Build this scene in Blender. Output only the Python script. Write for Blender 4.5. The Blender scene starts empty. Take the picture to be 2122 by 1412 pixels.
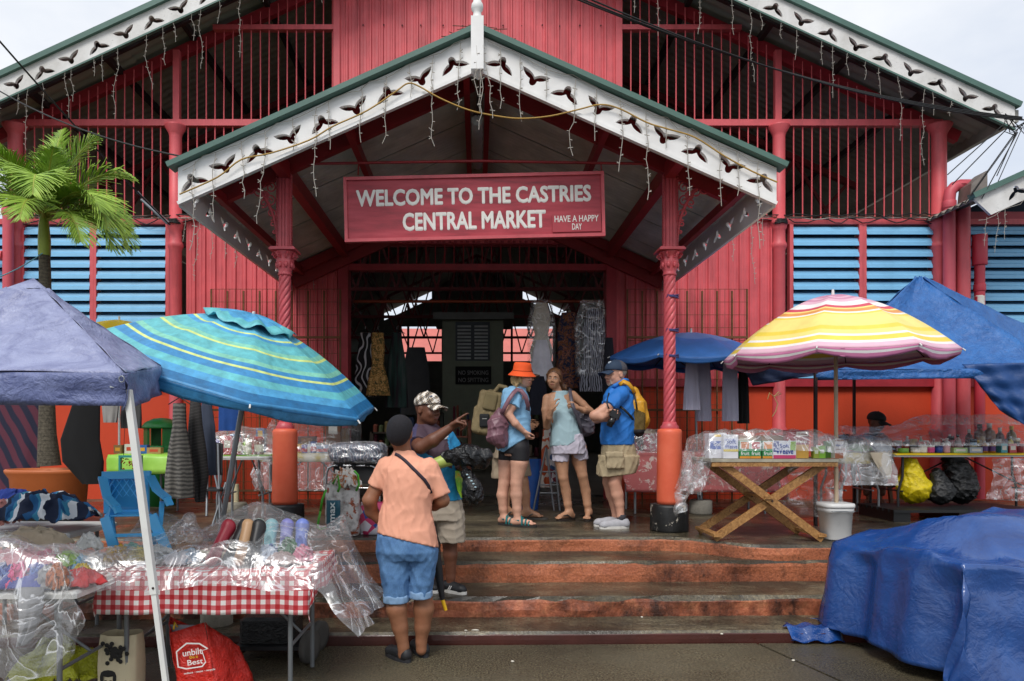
import bpy, math, random
import numpy as np
from mathutils import Vector as V, Matrix as M
sc = bpy.context.scene
C = sc.collection
R = math.radians
rnd = random.Random(11)

# ---------------------------------------------------------------- camera
F, VX, VY, HC = 1500.0, 989.0, 894.0, 1.51     # focal length in photo pixels, vanishing point, eye height
cam = bpy.data.cameras.new('camera')
cam.sensor_width = 36
cam.lens = 36 * F / 2122
cam.shift_x = (1061 - VX) / 2122
cam.shift_y = (VY - 706) / 2122
cam.clip_start = 0.05
cam.clip_end = 500
camo = bpy.data.objects.new('camera', cam)
camo.location = (0, 0, HC)
camo.rotation_euler = (R(90), 0, 0)
C.objects.link(camo)
sc.camera = camo

# ---------------------------------------------------------------- sky, sun, exposure
SUN_EL, SUN_AZ = 52, -160      # soft sun high behind the camera's shoulder, through cloud
w = bpy.data.worlds.new('World')
sc.world = w
w.use_nodes = True
nt = w.node_tree
nt.nodes.clear()
wo = nt.nodes.new('ShaderNodeOutputWorld')
bg = nt.nodes.new('ShaderNodeBackground')
sky = nt.nodes.new('ShaderNodeTexSky')
sky.sky_type = 'NISHITA'
sky.sun_disc = False
sky.sun_elevation = R(SUN_EL)
sky.sun_rotation = R(SUN_AZ)
sky.dust_density = 3
tc = nt.nodes.new('ShaderNodeTexCoord')
mp = nt.nodes.new('ShaderNodeMapping')
mp.inputs['Scale'].default_value = (1, 1, 2.2)
n1 = nt.nodes.new('ShaderNodeTexNoise')
n1.inputs['Scale'].default_value = 2.6
n1.inputs['Detail'].default_value = 7
n1.inputs['Roughness'].default_value = 0.55
cr = nt.nodes.new('ShaderNodeValToRGB')
cr.color_ramp.elements[0].position = 0.30
cr.color_ramp.elements[0].color = (4.9, 5.4, 6.3, 1)
cr.color_ramp.elements[1].position = 0.72
cr.color_ramp.elements[1].color = (7.5, 7.6, 7.75, 1)
mx = nt.nodes.new('ShaderNodeMix')
mx.data_type = 'RGBA'
mx.inputs[0].default_value = 0.90
nt.links.new(tc.outputs['Generated'], mp.inputs['Vector'])
nt.links.new(mp.outputs['Vector'], n1.inputs['Vector'])
nt.links.new(n1.outputs['Fac'], cr.inputs['Fac'])
nt.links.new(sky.outputs[0], mx.inputs[6])
nt.links.new(cr.outputs['Color'], mx.inputs[7])
nt.links.new(mx.outputs[2], bg.inputs['Color'])
nt.links.new(bg.outputs[0], wo.inputs['Surface'])
bg.inputs['Strength'].default_value = 0.091
sl = bpy.data.lights.new('sun', 'SUN')
sl.energy = 1.5
sl.angle = R(22)
sl.color = (1, 0.965, 0.92)
so = bpy.data.objects.new('sun', sl)
az, el = R(SUN_AZ), R(SUN_EL)
sd = V((math.sin(az) * math.cos(el), math.cos(az) * math.cos(el), math.sin(el)))
so.rotation_euler = sd.to_track_quat('Z', 'Y').to_euler()
so.location = sd * 40
C.objects.link(so)
sc.view_settings.view_transform = 'Standard'
sc.view_settings.look = 'None'
sc.view_settings.gamma = 1
sc.view_settings.exposure = 0.68
sc.view_settings.use_curve_mapping = False
sc.render.engine = 'CYCLES'
sc.cycles.max_bounces = 8
sc.cycles.transparent_max_bounces = 14
sc.cycles.diffuse_bounces = 4
sc.cycles.glossy_bounces = 3
sc.cycles.caustics_reflective = False
sc.cycles.caustics_refractive = False
sc.cycles.use_denoising = True
sc.cycles.sample_clamp_indirect = 6

# ---------------------------------------------------------------- helpers: points and colours
def P(px, py, Y):
    """the point of the place that lies Y metres away and shows at this photo pixel"""
    return V(((px - VX) * Y / F, Y, HC - (py - VY) * Y / F))

def lin(c):
    if isinstance(c, str):
        c = tuple(int(c[i:i + 2], 16) for i in (0, 2, 4))
    return tuple(((x / 255) / 12.92 if x <= 10 else (((x / 255) + 0.055) / 1.055) ** 2.4) for x in c)

_mats = {}
class NT:
    """tiny node builder"""
    def __init__(s, m):
        s.t = m.node_tree
        s.coord = None
    def n(s, typ, **kw):
        x = s.t.nodes.new('ShaderNode' + typ)
        for k, v in kw.items():
            if k.startswith('_'):
                setattr(x, k[1:], v)
            else:
                k = k.replace('0', ' ')
                i = x.inputs[int(k[2:])] if k.startswith('in') and k[2:].isdigit() else x.inputs[k]
                if hasattr(v, 'is_output'):
                    s.t.links.new(v, i)
                else:
                    i.default_value = v
        return x
    def co(s, scale=None, rot=None, which='Object'):
        if s.coord is None:
            s.coord = s.t.nodes.new('ShaderNodeTexCoord')
        o = s.coord.outputs[which]
        if scale is None and rot is None:
            return o
        m = s.n('Mapping', Vector=o)
        if scale is not None:
            m.inputs['Scale'].default_value = scale if hasattr(scale, '__len__') else (scale,) * 3
        if rot is not None:
            m.inputs['Rotation'].default_value = rot
        return m.outputs[0]
    def noise(s, scale, detail=4, rough=.55, co=None, dist=0):
        return s.n('TexNoise', Vector=co or s.co(), Scale=scale, Detail=detail, Roughness=rough, Distortion=dist).outputs['Fac']
    def ramp(s, fac, stops, interp='LINEAR'):
        r = s.n('ValToRGB', Fac=fac)
        r.color_ramp.interpolation = interp
        e = r.color_ramp.elements
        while len(e) < len(stops):
            e.new(1)
        for el_, (p, c) in zip(e, stops):
            el_.position = p
            if not hasattr(c, '__len__'):
                c = (c, c, c)
            el_.color = (*c[:3], 1)
        return r.outputs[0]
    def mix(s, fac, a, b, mode='MIX'):
        m = s.n('Mix', _data_type='RGBA', _blend_type=mode)
        for i, v in ((0, fac), (6, a), (7, b)):
            if hasattr(v, 'is_output'):
                s.t.links.new(v, m.inputs[i])
            elif i == 0:
                m.inputs[0].default_value = v
            else:
                m.inputs[i].default_value = (*v[:3], 1)
        return m.outputs[2]
    def math(s, op, a, b=0.0):
        m = s.n('Math', _operation=op)
        for i, v in ((0, a), (1, b)):
            if hasattr(v, 'is_output'):
                s.t.links.new(v, m.inputs[i])
            else:
                m.inputs[i].default_value = v
        return m.outputs[0]

def mat(name, col='808080', rough=.6, metal=0., var=.18, vs=5., bump=0., bs=60., spec=.5, fn=None,
        grime=None, gcol=(.03, .025, .02), gs=3., streak=False, coat=0., sub=0.):
    """procedural material: base colour with noise variation, optional grime, fine bump.
    fn(N, base) may replace the base colour; it returns a colour socket."""
    if name in _mats:
        return _mats[name]
    m = bpy.data.materials.new(name)
    m.use_nodes = True
    N = NT(m)
    b = m.node_tree.nodes['Principled BSDF']
    base = lin(col) if isinstance(col, str) else col
    c = None
    if fn:
        c = fn(N, base)
    if c is None:
        f = N.noise(vs, 5, .6)
        lo = tuple(x * (1 - var) for x in base)
        hi = tuple(min(1, x * (1 + var * .8)) for x in base)
        c = N.ramp(f, [(.28, lo), (.72, hi)])
    if grime:
        g = N.noise(gs, 7, .65, N.co((1, 1, .16)) if streak else None)
        g = N.ramp(g, [(.5 - .0 * grime, 0.), (.78, 1.)])
        c = N.mix(N.math('MULTIPLY', g, grime), c, gcol)
    m.node_tree.links.new(c, b.inputs['Base Color'])
    b.inputs['Roughness'].default_value = rough
    b.inputs['Metallic'].default_value = metal
    b.inputs['Specular IOR Level'].default_value = spec
    if coat:
        b.inputs['Coat Weight'].default_value = coat
        b.inputs['Coat Roughness'].default_value = .15
    if sub:
        b.inputs['Subsurface Weight'].default_value = sub
        b.inputs['Subsurface Radius'].default_value = (.02, .008, .004)
        b.inputs['Subsurface Scale'].default_value = .5
    if bump:
        hgt = N.noise(bs, 5, .6, None, .8 if bump < 0 else 0)
        if bump < 0:          # creased: sharp ridges
            hgt = N.math('ADD', N.math('MULTIPLY', N.math('ABSOLUTE', N.math('SUBTRACT', hgt, .5)), 2.5), N.math('MULTIPLY', N.math('ABSOLUTE', N.math('SUBTRACT', N.noise(bs * 2.7, 3, .5, None, 1.), .5)), 1.2))
        bn = N.n('Bump', Height=hgt, Strength=min(1., abs(bump)), Distance=.01 if bump > 0 else .022)
        m.node_tree.links.new(bn.outputs[0], b.inputs['Normal'])
    _mats[name] = m
    return m

def plastic_sheet(name, tint=(.86, .87, .88), clear=.82, rough=.27, bs=4.5, strength=.38):
    """thin clear polythene: mostly see-through, crinkled highlights"""
    if name in _mats:
        return _mats[name]
    m = bpy.data.materials.new(name)
    m.use_nodes = True
    N = NT(m)
    t = m.node_tree
    t.nodes.remove(t.nodes['Principled BSDF'])
    out = t.nodes['Material Output']
    n_a = N.noise(bs, 3, .5, dist=1.6)
    n_b = N.noise(bs * 3, 2, .4, dist=.6)
    rid = N.math('ABSOLUTE', N.math('SUBTRACT', n_a, .5))
    h = N.math('ADD', N.math('MULTIPLY', rid, 2.2), N.math('MULTIPLY', n_b, .12))
    bn = N.n('Bump', Height=h, Strength=strength, Distance=.035)
    gl = N.n('BsdfGlossy', Color=(1, 1, 1, 1), Roughness=rough, Normal=bn.outputs[0])
    df = N.n('BsdfDiffuse', Color=(*tint, 1), Normal=bn.outputs[0])
    tr = N.n('BsdfTransparent', Color=(.97, .97, .97, 1))
    crease = N.ramp(rid, [(.0, .5), (.025, .0)])
    cl = N.math('SUBTRACT', clear, crease)
    s1 = N.n('MixShader', Fac=.45)
    t.links.new(gl.outputs[0], s1.inputs[1])
    t.links.new(df.outputs[0], s1.inputs[2])
    s2 = N.n('MixShader', Fac=cl)
    t.links.new(s1.outputs[0], s2.inputs[1])
    t.links.new(tr.outputs[0], s2.inputs[2])
    t.links.new(s2.outputs[0], out.inputs['Surface'])
    _mats[name] = m
    return m

# ---------------------------------------------------------------- helpers: meshes
class MB:
    """collects shapes; build() links them as ONE mesh object"""
    def __init__(s, T=None):
        s.v, s.f, s.mi, s.sm, s.T = [], [], [], [], T
    def add(s, vs, fs, mi=0, smooth=False):
        o = len(s.v)
        if s.T is not None:
            vs = [s.T @ V(p) for p in vs]
        s.v.extend(tuple(p) for p in vs)
        for f in fs:
            s.f.append(tuple(i + o for i in f))
            s.mi.append(mi)
            s.sm.append(smooth)
        return s
    def bx(s, x0, x1, y0, y1, z0, z1, mi=0):
        return s.add([(x, y, z) for z in (z0, z1) for y in (y0, y1) for x in (x0, x1)],
                     [(0, 2, 3, 1), (4, 5, 7, 6), (0, 1, 5, 4), (2, 6, 7, 3), (0, 4, 6, 2), (1, 3, 7, 5)], mi)
    def rbx(s, x0, x1, y0, y1, z0, z1, b=.01, mi=0):
        """box with chamfered upright and top edges"""
        pts = []
        for z, i in ((z0, 0), (z1 - b, 0), (z1, b)):
            for (x, y, sx, sy) in ((x0, y0, 1, 1), (x1, y0, -1, 1), (x1, y1, -1, -1), (x0, y1, 1, -1)):
                a, c = (b + i, i) if sx * sy > 0 else (i, b + i)
                pts += [(x + sx * a, y + sy * c, z), (x + sx * c, y + sy * a, z)] if False else []
                if (sx, sy) == (1, 1): pts += [(x + i, y + b + i, z), (x + b + i, y + i, z)]
                if (sx, sy) == (-1, 1): pts += [(x - b - i, y + i, z), (x - i, y + b + i, z)]
                if (sx, sy) == (-1, -1): pts += [(x - i, y - b - i, z), (x - b - i, y - i, z)]
                if (sx, sy) == (1, -1): pts += [(x + b + i, y - i, z), (x + i, y - b - i, z)]
        fs = [tuple(range(7, -1, -1)), tuple(range(16, 24))]
        for k in range(2):
            for j in range(8):
                a, c = k * 8 + j, k * 8 + (j + 1) % 8
                fs.append((a, c, c + 8, a + 8))
        return s.add(pts, fs, mi)
    def bar(s, p0, p1, w_, h_, up=(0, 0, 1), mi=0):
        p0, p1 = V(p0), V(p1)
        d = (p1 - p0).normalized()
        u = V(up)
        if abs(d.dot(u)) > .98:
            u = V((0, 1, 0))
        a = d.cross(u).normalized() * (w_ / 2)
        b = a.cross(d).normalized() * (h_ / 2)
        vs = [p + sa * a + sb * b for p in (p0, p1) for sb in (-1, 1) for sa in (-1, 1)]
        return s.add(vs, [(0, 1, 3, 2), (4, 6, 7, 5), (0, 4, 5, 1), (2, 3, 7, 6), (0, 2, 6, 4), (1, 5, 7, 3)], mi)
    def tube(s, pts, r, n=8, cap=True, mi=0, smooth=True):
        pts = [V(p) for p in pts]
        k = len(pts)
        rs = r if hasattr(r, '__len__') else [r] * k
        vs, fs = [], []
        ref = None
        for i, p in enumerate(pts):
            d = (pts[min(i + 1, k - 1)] - pts[max(i - 1, 0)])
            d = d.normalized() if d.length > 1e-9 else V((0, 0, 1))
            if ref is None:
                ref = V((1, 0, 0)) if abs(d.x) < .8 else V((0, 1, 0))
            a = (ref - d * ref.dot(d)).normalized()
            b = d.cross(a)
            ref = a
            for j in range(n):
                t = 2 * math.pi * j / n
                vs.append(p + (a * math.cos(t) + b * math.sin(t)) * rs[i])
        for i in range(k - 1):
            for j in range(n):
                j2 = (j + 1) % n
                fs.append((i * n + j, i * n + j2, (i + 1) * n + j2, (i + 1) * n + j))
        s.add(vs, fs, mi, smooth)
        if cap:
            s.add(vs[:n], [tuple(range(n - 1, -1, -1))], mi)
            s.add(vs[-n:], [tuple(range(n))], mi)
        return s
    def lathe(s, prof, n=20, c=(0, 0, 0), mi=0, smooth=True, fn=None, cap=True):
        """prof: (radius, z); fn(theta, z, r) -> radius"""
        c = V(c)
        vs, fs = [], []
        for r, z in prof:
            for j in range(n):
                t = 2 * math.pi * j / n
                rr = fn(t, z, r) if fn else r
                vs.append((c.x + rr * math.cos(t), c.y + rr * math.sin(t), c.z + z))
        for i in range(len(prof) - 1):
            for j in range(n):
                j2 = (j + 1) % n
                fs.append((i * n + j, i * n + j2, (i + 1) * n + j2, (i + 1) * n + j))
        if cap:
            fs.append(tuple(range(n - 1, -1, -1)))
            k = (len(prof) - 1) * n
            fs.append(tuple(range(k, k + n)))
        return s.add(vs, fs, mi, smooth)
    def ell(s, c, r, n=12, m=8, mi=0):
        c = V(c)
        r = r if hasattr(r, '__len__') else (r, r, r)
        vs = [(c.x + r[0] * math.sin(math.pi * i / m) * math.cos(2 * math.pi * j / n),
               c.y + r[1] * math.sin(math.pi * i / m) * math.sin(2 * math.pi * j / n),
               c.z + r[2] * math.cos(math.pi * i / m)) for i in range(1, m) for j in range(n)]
        vs += [(c.x, c.y, c.z + r[2]), (c.x, c.y, c.z - r[2])]
        fs = []
        for i in range(m - 2):
            for j in range(n):
                fs.append((i * n + j, (i + 1) * n + j, (i + 1) * n + (j + 1) % n, i * n + (j + 1) % n))
        a, b = len(vs) - 2, len(vs) - 1
        for j in range(n):
            fs.append((a, j, (j + 1) % n))
            k = (m - 2) * n
            fs.append((b, k + (j + 1) % n, k + j))
        return s.add(vs, fs, mi, True)
    def prism(s, poly, a0, a1, plane='xz', mi=0, smooth=False):
        """extrude a 2D outline between a0 and a1 along the third axis"""
        def pt(p, a):
            return (p[0], a, p[1]) if plane == 'xz' else (p[0], p[1], a) if plane == 'xy' else (a, p[0], p[1])
        n = len(poly)
        vs = [pt(p, a0) for p in poly] + [pt(p, a1) for p in poly]
        fs = [tuple(range(n)), tuple(range(2 * n - 1, n - 1, -1))]
        s.add(vs, fs, mi)
        return s.add(vs, [(i, i + n, (i + 1) % n + n, (i + 1) % n) for i in range(n)], mi, smooth)
    def grid(s, fn, nu, nv, closeu=False, mi=0, smooth=True, thick=0., mif=None):
        """surface fn(u, v); thick > 0 gives it a back side (a real sheet)"""
        cu = nu if closeu else nu + 1
        vs = [V(fn(i / nu, j / nv)) for j in range(nv + 1) for i in range(cu)]
        fs = []
        for j in range(nv):
            for i in range(nu):
                i2 = (i + 1) % cu
                fs.append((j * cu + i, j * cu + i2, (j + 1) * cu + i2, (j + 1) * cu + i))
        mil = [mif((q[0] % cu + .5) / nu, (q[0] // cu + .5) / nv) if mif else mi for q in fs]
        if thick:
            nn = len(vs)
            nor = [V((0, 0, 0)) for _ in vs]
            for q in fs:
                nrm = (vs[q[2]] - vs[q[0]]).cross(vs[q[3]] - vs[q[1]])
                for k in q:
                    nor[k] += nrm
            back = [p - (n_.normalized() if n_.length > 0 else V((0, 0, 1))) * thick for p, n_ in zip(vs, nor)]
            fb = [tuple(k + nn for k in reversed(q)) for q in fs]
            rim = []
            for i in range(nu):
                rim.append((i, i + nn, (i + 1) % cu + nn, (i + 1) % cu))
                a, b = nv * cu + i, nv * cu + (i + 1) % cu
                rim.append((b, b + nn, a + nn, a))
            if not closeu:
                for j in range(nv):
                    a, b = j * cu, (j + 1) * cu
                    rim.append((b, b + nn, a + nn, a))
                    a, b = j * cu + nu, (j + 1) * cu + nu
                    rim.append((a, a + nn, b + nn, b))
            vs, fs, mil = vs + back, fs + fb + rim, mil + mil + [mil[0]] * len(rim)
        o = len(s.v)
        s.add(vs, fs, 0, smooth)
        s.mi[-len(fs):] = mil
        return s
    def mesh(s, name, mats):
        me = bpy.data.meshes.new(name)
        me.from_pydata(s.v, [], s.f)
        for m in (mats if isinstance(mats, (list, tuple)) else [mats]):
            me.materials.append(m)
        me.polygons.foreach_set('material_index', s.mi)
        me.polygons.foreach_set('use_smooth', s.sm)
        me.update()
        return me
    def build(s, name, mats, parent=None):
        return link(name, s.mesh(name, mats), parent)

def link(name, me, parent=None):
    o = bpy.data.objects.new(name, me)
    C.objects.link(o)
    if parent is not None:
        o.parent = parent
        # part meshes are written in place, so undo the thing's own offset
        T = M.Translation(-parent.location) if parent.get('_e') else M.Identity(4)
        o.matrix_parent_inverse = T
    return o

def thing(name, loc, label, cat, group=None):
    """an Empty at the thing's base that parents its parts"""
    e = bpy.data.objects.new(name, None)
    e.empty_display_size = .1
    e.location = loc
    C.objects.link(e)
    e['_e'] = 1
    return tag(e, label, cat, group)

def tag(o, label, cat, group=None, kind=None):
    o['label'] = label
    o['category'] = cat
    if group:
        o['group'] = group
    if kind:
        o['kind'] = kind
    return o

def struct(o):
    o['kind'] = 'structure'
    return o

def share(src, name, parent, off):
    """another piece with the same mesh, moved by off"""
    o = bpy.data.objects.new(name, src.data)
    C.objects.link(o)
    o.parent = parent
    o.matrix_parent_inverse = src.matrix_parent_inverse
    o.location = off
    return o

def loops_mesh(name, loops, depth, T, mats, mi=None):
    """flat board with holes: 2D loops (outer first, holes after) extruded by depth; T places it"""
    cu = bpy.data.curves.new(name, 'CURVE')
    cu.dimensions = '2D'
    cu.fill_mode = 'BOTH'
    cu.extrude = depth / 2
    for lp in loops:
        sp = cu.splines.new('POLY')
        sp.points.add(len(lp) - 1)
        for p, q in zip(sp.points, lp):
            p.co = (q[0], q[1], 0, 1)
        sp.use_cyclic_u = True
    o = bpy.data.objects.new(name, cu)
    C.objects.link(o)
    me = bpy.data.meshes.new_from_object(o)
    bpy.data.objects.remove(o)
    bpy.data.curves.remove(cu)
    me.transform(T)
    me.materials.clear()
    for m in (mats if isinstance(mats, (list, tuple)) else [mats]):
        me.materials.append(m)
    me.name = name
    return me

def text_mesh(body, size, T, m, depth=.002, bold=0., xs=1., align='LEFT', shear=0., spacing=1.):
    cu = bpy.data.curves.new('lettering', 'FONT')
    cu.body = body
    cu.size = size
    cu.extrude = depth / 2
    cu.shear = shear
    cu.align_x = align
    cu.space_character = spacing
    cu.resolution_u = 3
    o = bpy.data.objects.new('lettering', cu)
    C.objects.link(o)
    me = bpy.data.meshes.new_from_object(o)
    bpy.data.objects.remove(o)
    bpy.data.curves.remove(cu)
    me.transform(T @ M.Diagonal((xs, 1, 1, 1)))
    me.materials.clear()
    me.materials.append(m)
    return me

def facing(c, roll=0., yaw=0., pitch=0.):
    """frame whose local x is to the right, local y is up, local z towards the camera"""
    return M.Translation(V(c)) @ M.Rotation(yaw, 4, 'Z') @ M.Rotation(pitch, 4, 'X') @ M.Rotation(-roll, 4, 'Y') @ M.Rotation(R(90), 4, 'X')

def frame(o, x, y):
    """matrix with given origin, x axis and approximate y axis"""
    x = V(x).normalized()
    z = x.cross(V(y)).normalized()
    y = z.cross(x)
    T = M((x, y, z)).transposed().to_4x4()
    T.translation = V(o)
    return T

def catenary(p0, p1, sag, n=12):
    p0, p1 = V(p0), V(p1)
    return [p0.lerp(p1, i / n) - V((0, 0, sag * 4 * (i / n) * (1 - i / n))) for i in range(n + 1)]

# ---------------------------------------------------------------- helpers: smooth bodies (distance fields)
class Blob:
    """smooth union of rounded limbs and ellipsoids, turned into one continuous mesh"""
    def __init__(s, k=.02):
        s.pr, s.cut, s.k = [], [], k
    def limb(s, a, b, ra, rb, k=None, flat=False):
        s.pr.append(('f' if flat else 'l', V(a), V(b), ra, rb, s.k if k is None else k, 1))
        return s
    def chain(s, pts, rs, k=None):
        for i in range(len(pts) - 1):
            s.limb(pts[i], pts[i + 1], rs[i], rs[i + 1], k)
        return s
    def ell(s, c, r, rot=None, k=None, sub=False):
        s.pr.append(('e', V(c), rot, r if hasattr(r, '__len__') else (r, r, r), 0, s.k if k is None else k, -1 if sub else 1))
        return s
    def box(s, c, h, rot=None, rd=.02, k=None, sub=False):
        s.pr.append(('b', V(c), rot, h, rd, s.k if k is None else k, -1 if sub else 1))
        return s
    def tower(s, rows, k=None):
        """upright body of elliptical slices: rows (z, cx, cy, half width, half depth)"""
        a = np.array(sorted(rows), dtype=float)
        s.pr.append(('r', a, None, None, 0, s.k if k is None else k, 1))
        return s
    def half(s, p, n, k=.004, only=None):
        """keep what lies on the side opposite to n"""
        s.cut.append((V(p), V(n).normalized(), k))
        return s
    def mesh(s, name, mats, h=.01, wob=None, mif=None, grow=0., shell=0.):
        lo = np.full(3, 1e9); hi = np.full(3, -1e9)
        bbs = []
        for p in s.pr:
            if p[0] in 'lf':
                r = max(p[3], p[4])
                a = np.minimum(p[1], p[2]) - r
                b = np.maximum(p[1], p[2]) + r
            elif p[0] == 'r':
                q = p[1]
                a = np.array([(q[:, 1] - q[:, 3]).min(), (q[:, 2] - q[:, 4]).min(), q[0, 0]])
                b = np.array([(q[:, 1] + q[:, 3]).max(), (q[:, 2] + q[:, 4]).max(), q[-1, 0]])
            else:
                q = max(p[3]) if p[2] is not None or p[0] == 'b' else None
                q = np.array([math.sqrt(sum(x * x for x in p[3]))] * 3) if (p[0] == 'b' and p[2] is not None) else (np.array(p[3]) if q is None or (p[0] == 'b') else np.array([q] * 3))
                a, b = np.array(p[1]) - q - (p[4] if p[0] == 'b' else 0), np.array(p[1]) + q + (p[4] if p[0] == 'b' else 0)
            bbs.append((a - grow, b + grow))
            if p[6] > 0:
                lo = np.minimum(lo, a - grow); hi = np.maximum(hi, b + grow)
        for (cp, cn, ck) in s.cut:         # axis-aligned cuts shrink the grid
            for ax in range(3):
                if cn[ax] > .99: hi[ax] = min(hi[ax], cp[ax] + .02)
                if cn[ax] < -.99: lo[ax] = max(lo[ax], cp[ax] - .02)
        lo -= 3 * h; hi += 3 * h
        n = np.maximum(4, np.ceil((hi - lo) / h).astype(int) + 1)
        ax = [lo[i] + h * np.arange(n[i]) for i in range(3)]
        D = np.full(tuple(n), .12, dtype=np.float32)
        for p, (a, b) in zip(s.pr, bbs):
            k = max(p[5], 1e-4)
            mg = max(.05, k + 2 * h)
            i0 = np.clip(np.floor((a - mg - lo) / h).astype(int), 0, n)
            i1 = np.clip(np.ceil((b + mg - lo) / h).astype(int) + 1, 0, n)
            if np.any(i1 <= i0):
                continue
            sl_ = tuple(slice(i0[i], i1[i]) for i in range(3))
            X = ax[0][sl_[0]][:, None, None]; Y = ax[1][sl_[1]][None, :, None]; Z = ax[2][sl_[2]][None, None, :]
            if p[0] in 'lf':
                A, B = p[1], p[2]
                d = B - A
                dd = max(d.dot(d), 1e-9)
                px_, py_, pz_ = X - A.x, Y - A.y, Z - A.z
                t = np.clip((px_ * d.x + py_ * d.y + pz_ * d.z) / dd, 0, 1)
                q = np.sqrt((px_ - t * d.x) ** 2 + (py_ - t * d.y) ** 2 + (pz_ - t * d.z) ** 2) - (p[3] + (p[4] - p[3]) * t)
                if p[0] == 'f':      # flat cut at the far end, as a hem
                    q = np.maximum(q, (px_ * d.x + py_ * d.y + pz_ * d.z) / math.sqrt(dd) - math.sqrt(dd))
            elif p[0] == 'r':
                zz = Z.ravel()
                cx_, cy_, w_, d_ = [np.interp(zz, p[1][:, 0], p[1][:, i])[None, None, :] for i in (1, 2, 3, 4)]
                e = (np.abs((X - cx_) / w_) ** 2.3 + np.abs((Y - cy_) / d_) ** 2.3) ** (1 / 2.3)
                q = (e - 1) * np.minimum(w_, d_) * .92
                zo = np.maximum(p[1][0, 0] - zz, zz - p[1][-1, 0])[None, None, :]
                q = np.where(zo > 0, np.sqrt(np.maximum(q, 0) ** 2 + zo ** 2), np.maximum(q, np.minimum(zo, 0)))
            else:
                px_, py_, pz_ = X - p[1].x, Y - p[1].y, Z - p[1].z
                if p[2] is not None:
                    m = p[2].transposed()
                    px_, py_, pz_ = [m[i][0] * px_ + m[i][1] * py_ + m[i][2] * pz_ for i in range(3)]
                r = p[3]
                if p[0] == 'e':
                    k0 = np.sqrt((px_ / r[0]) ** 2 + (py_ / r[1]) ** 2 + (pz_ / r[2]) ** 2)
                    k1 = np.sqrt((px_ / r[0] ** 2) ** 2 + (py_ / r[1] ** 2) ** 2 + (pz_ / r[2] ** 2) ** 2) + 1e-9
                    q = k0 * (k0 - 1) / k1
                else:
                    ex, ey, ez = np.abs(px_) - r[0], np.abs(py_) - r[1], np.abs(pz_) - r[2]
                    q = np.sqrt(np.maximum(ex, 0) ** 2 + np.maximum(ey, 0) ** 2 + np.maximum(ez, 0) ** 2) + np.minimum(np.maximum(ex, np.maximum(ey, ez)), 0) - p[4]
            cur = D[sl_]
            if p[6] > 0:
                q = q - grow
                hh = np.clip(.5 + .5 * (cur - q) / k, 0, 1)
                D[sl_] = cur * (1 - hh) + q * hh - k * hh * (1 - hh)
            else:
                q = -q
                hh = np.clip(.5 - .5 * (cur - q) / k, 0, 1)
                D[sl_] = cur * (1 - hh) + q * hh + k * hh * (1 - hh)
        X, Y, Z = ax[0][:, None, None], ax[1][None, :, None], ax[2][None, None, :]
        if wob:
            amp, fr, seed = wob[:3]
            wt = wob[3] if len(wob) > 3 else (1, 1, .4)
            rg = random.Random(seed)
            W = 0
            for _ in range(4):
                a, b, c, ph = rg.uniform(-1, 1) * wt[0], rg.uniform(-1, 1) * wt[1], rg.uniform(-1, 1) * wt[2], rg.uniform(0, 6)
                ll = math.sqrt(a * a + b * b + c * c)
                a, b, c = [x / ll * fr * rg.uniform(.6, 1.6) for x in (a, b, c)]
                W = W + np.square(1 - np.abs(np.sin(.75 * (a * X + b * Y + c * Z) + ph + .9 * np.sin(fr * .5 * (b * X / fr - a * Z / fr + c * Y / fr) + ph))))
            D = D - amp * .75 * W
        if shell:
            D = np.maximum(D, -(D + shell))
        for (cp, cn, ck) in s.cut:
            D = np.maximum(D, (X - cp.x) * cn.x + (Y - cp.y) * cn.y + (Z - cp.z) * cn.z)
        vs, fs = nets(D, lo, h)
        me = bpy.data.meshes.new(name)
        me.vertices.add(len(vs))
        me.vertices.foreach_set('co', vs.astype(np.float32).ravel())
        me.loops.add(len(fs) * 4)
        me.loops.foreach_set('vertex_index', fs.astype(np.int32).ravel())
        me.polygons.add(len(fs))
        me.polygons.foreach_set('loop_start', np.arange(0, len(fs) * 4, 4, dtype=np.int32))
        me.polygons.foreach_set('loop_total', np.full(len(fs), 4, dtype=np.int32))
        for m in (mats if isinstance(mats, (list, tuple)) else [mats]):
            me.materials.append(m)
        if mif is not None and len(fs):
            cen = vs[fs].mean(axis=1)
            me.polygons.foreach_set('material_index', mif(cen).astype(np.int32))
        me.polygons.foreach_set('use_smooth', np.ones(len(fs), dtype=bool))
        me.update(calc_edges=True)
        me.validate()
        return me
    def build(s, name, mats, parent=None, **kw):
        return link(name, s.mesh(name, mats, **kw), parent)

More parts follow.
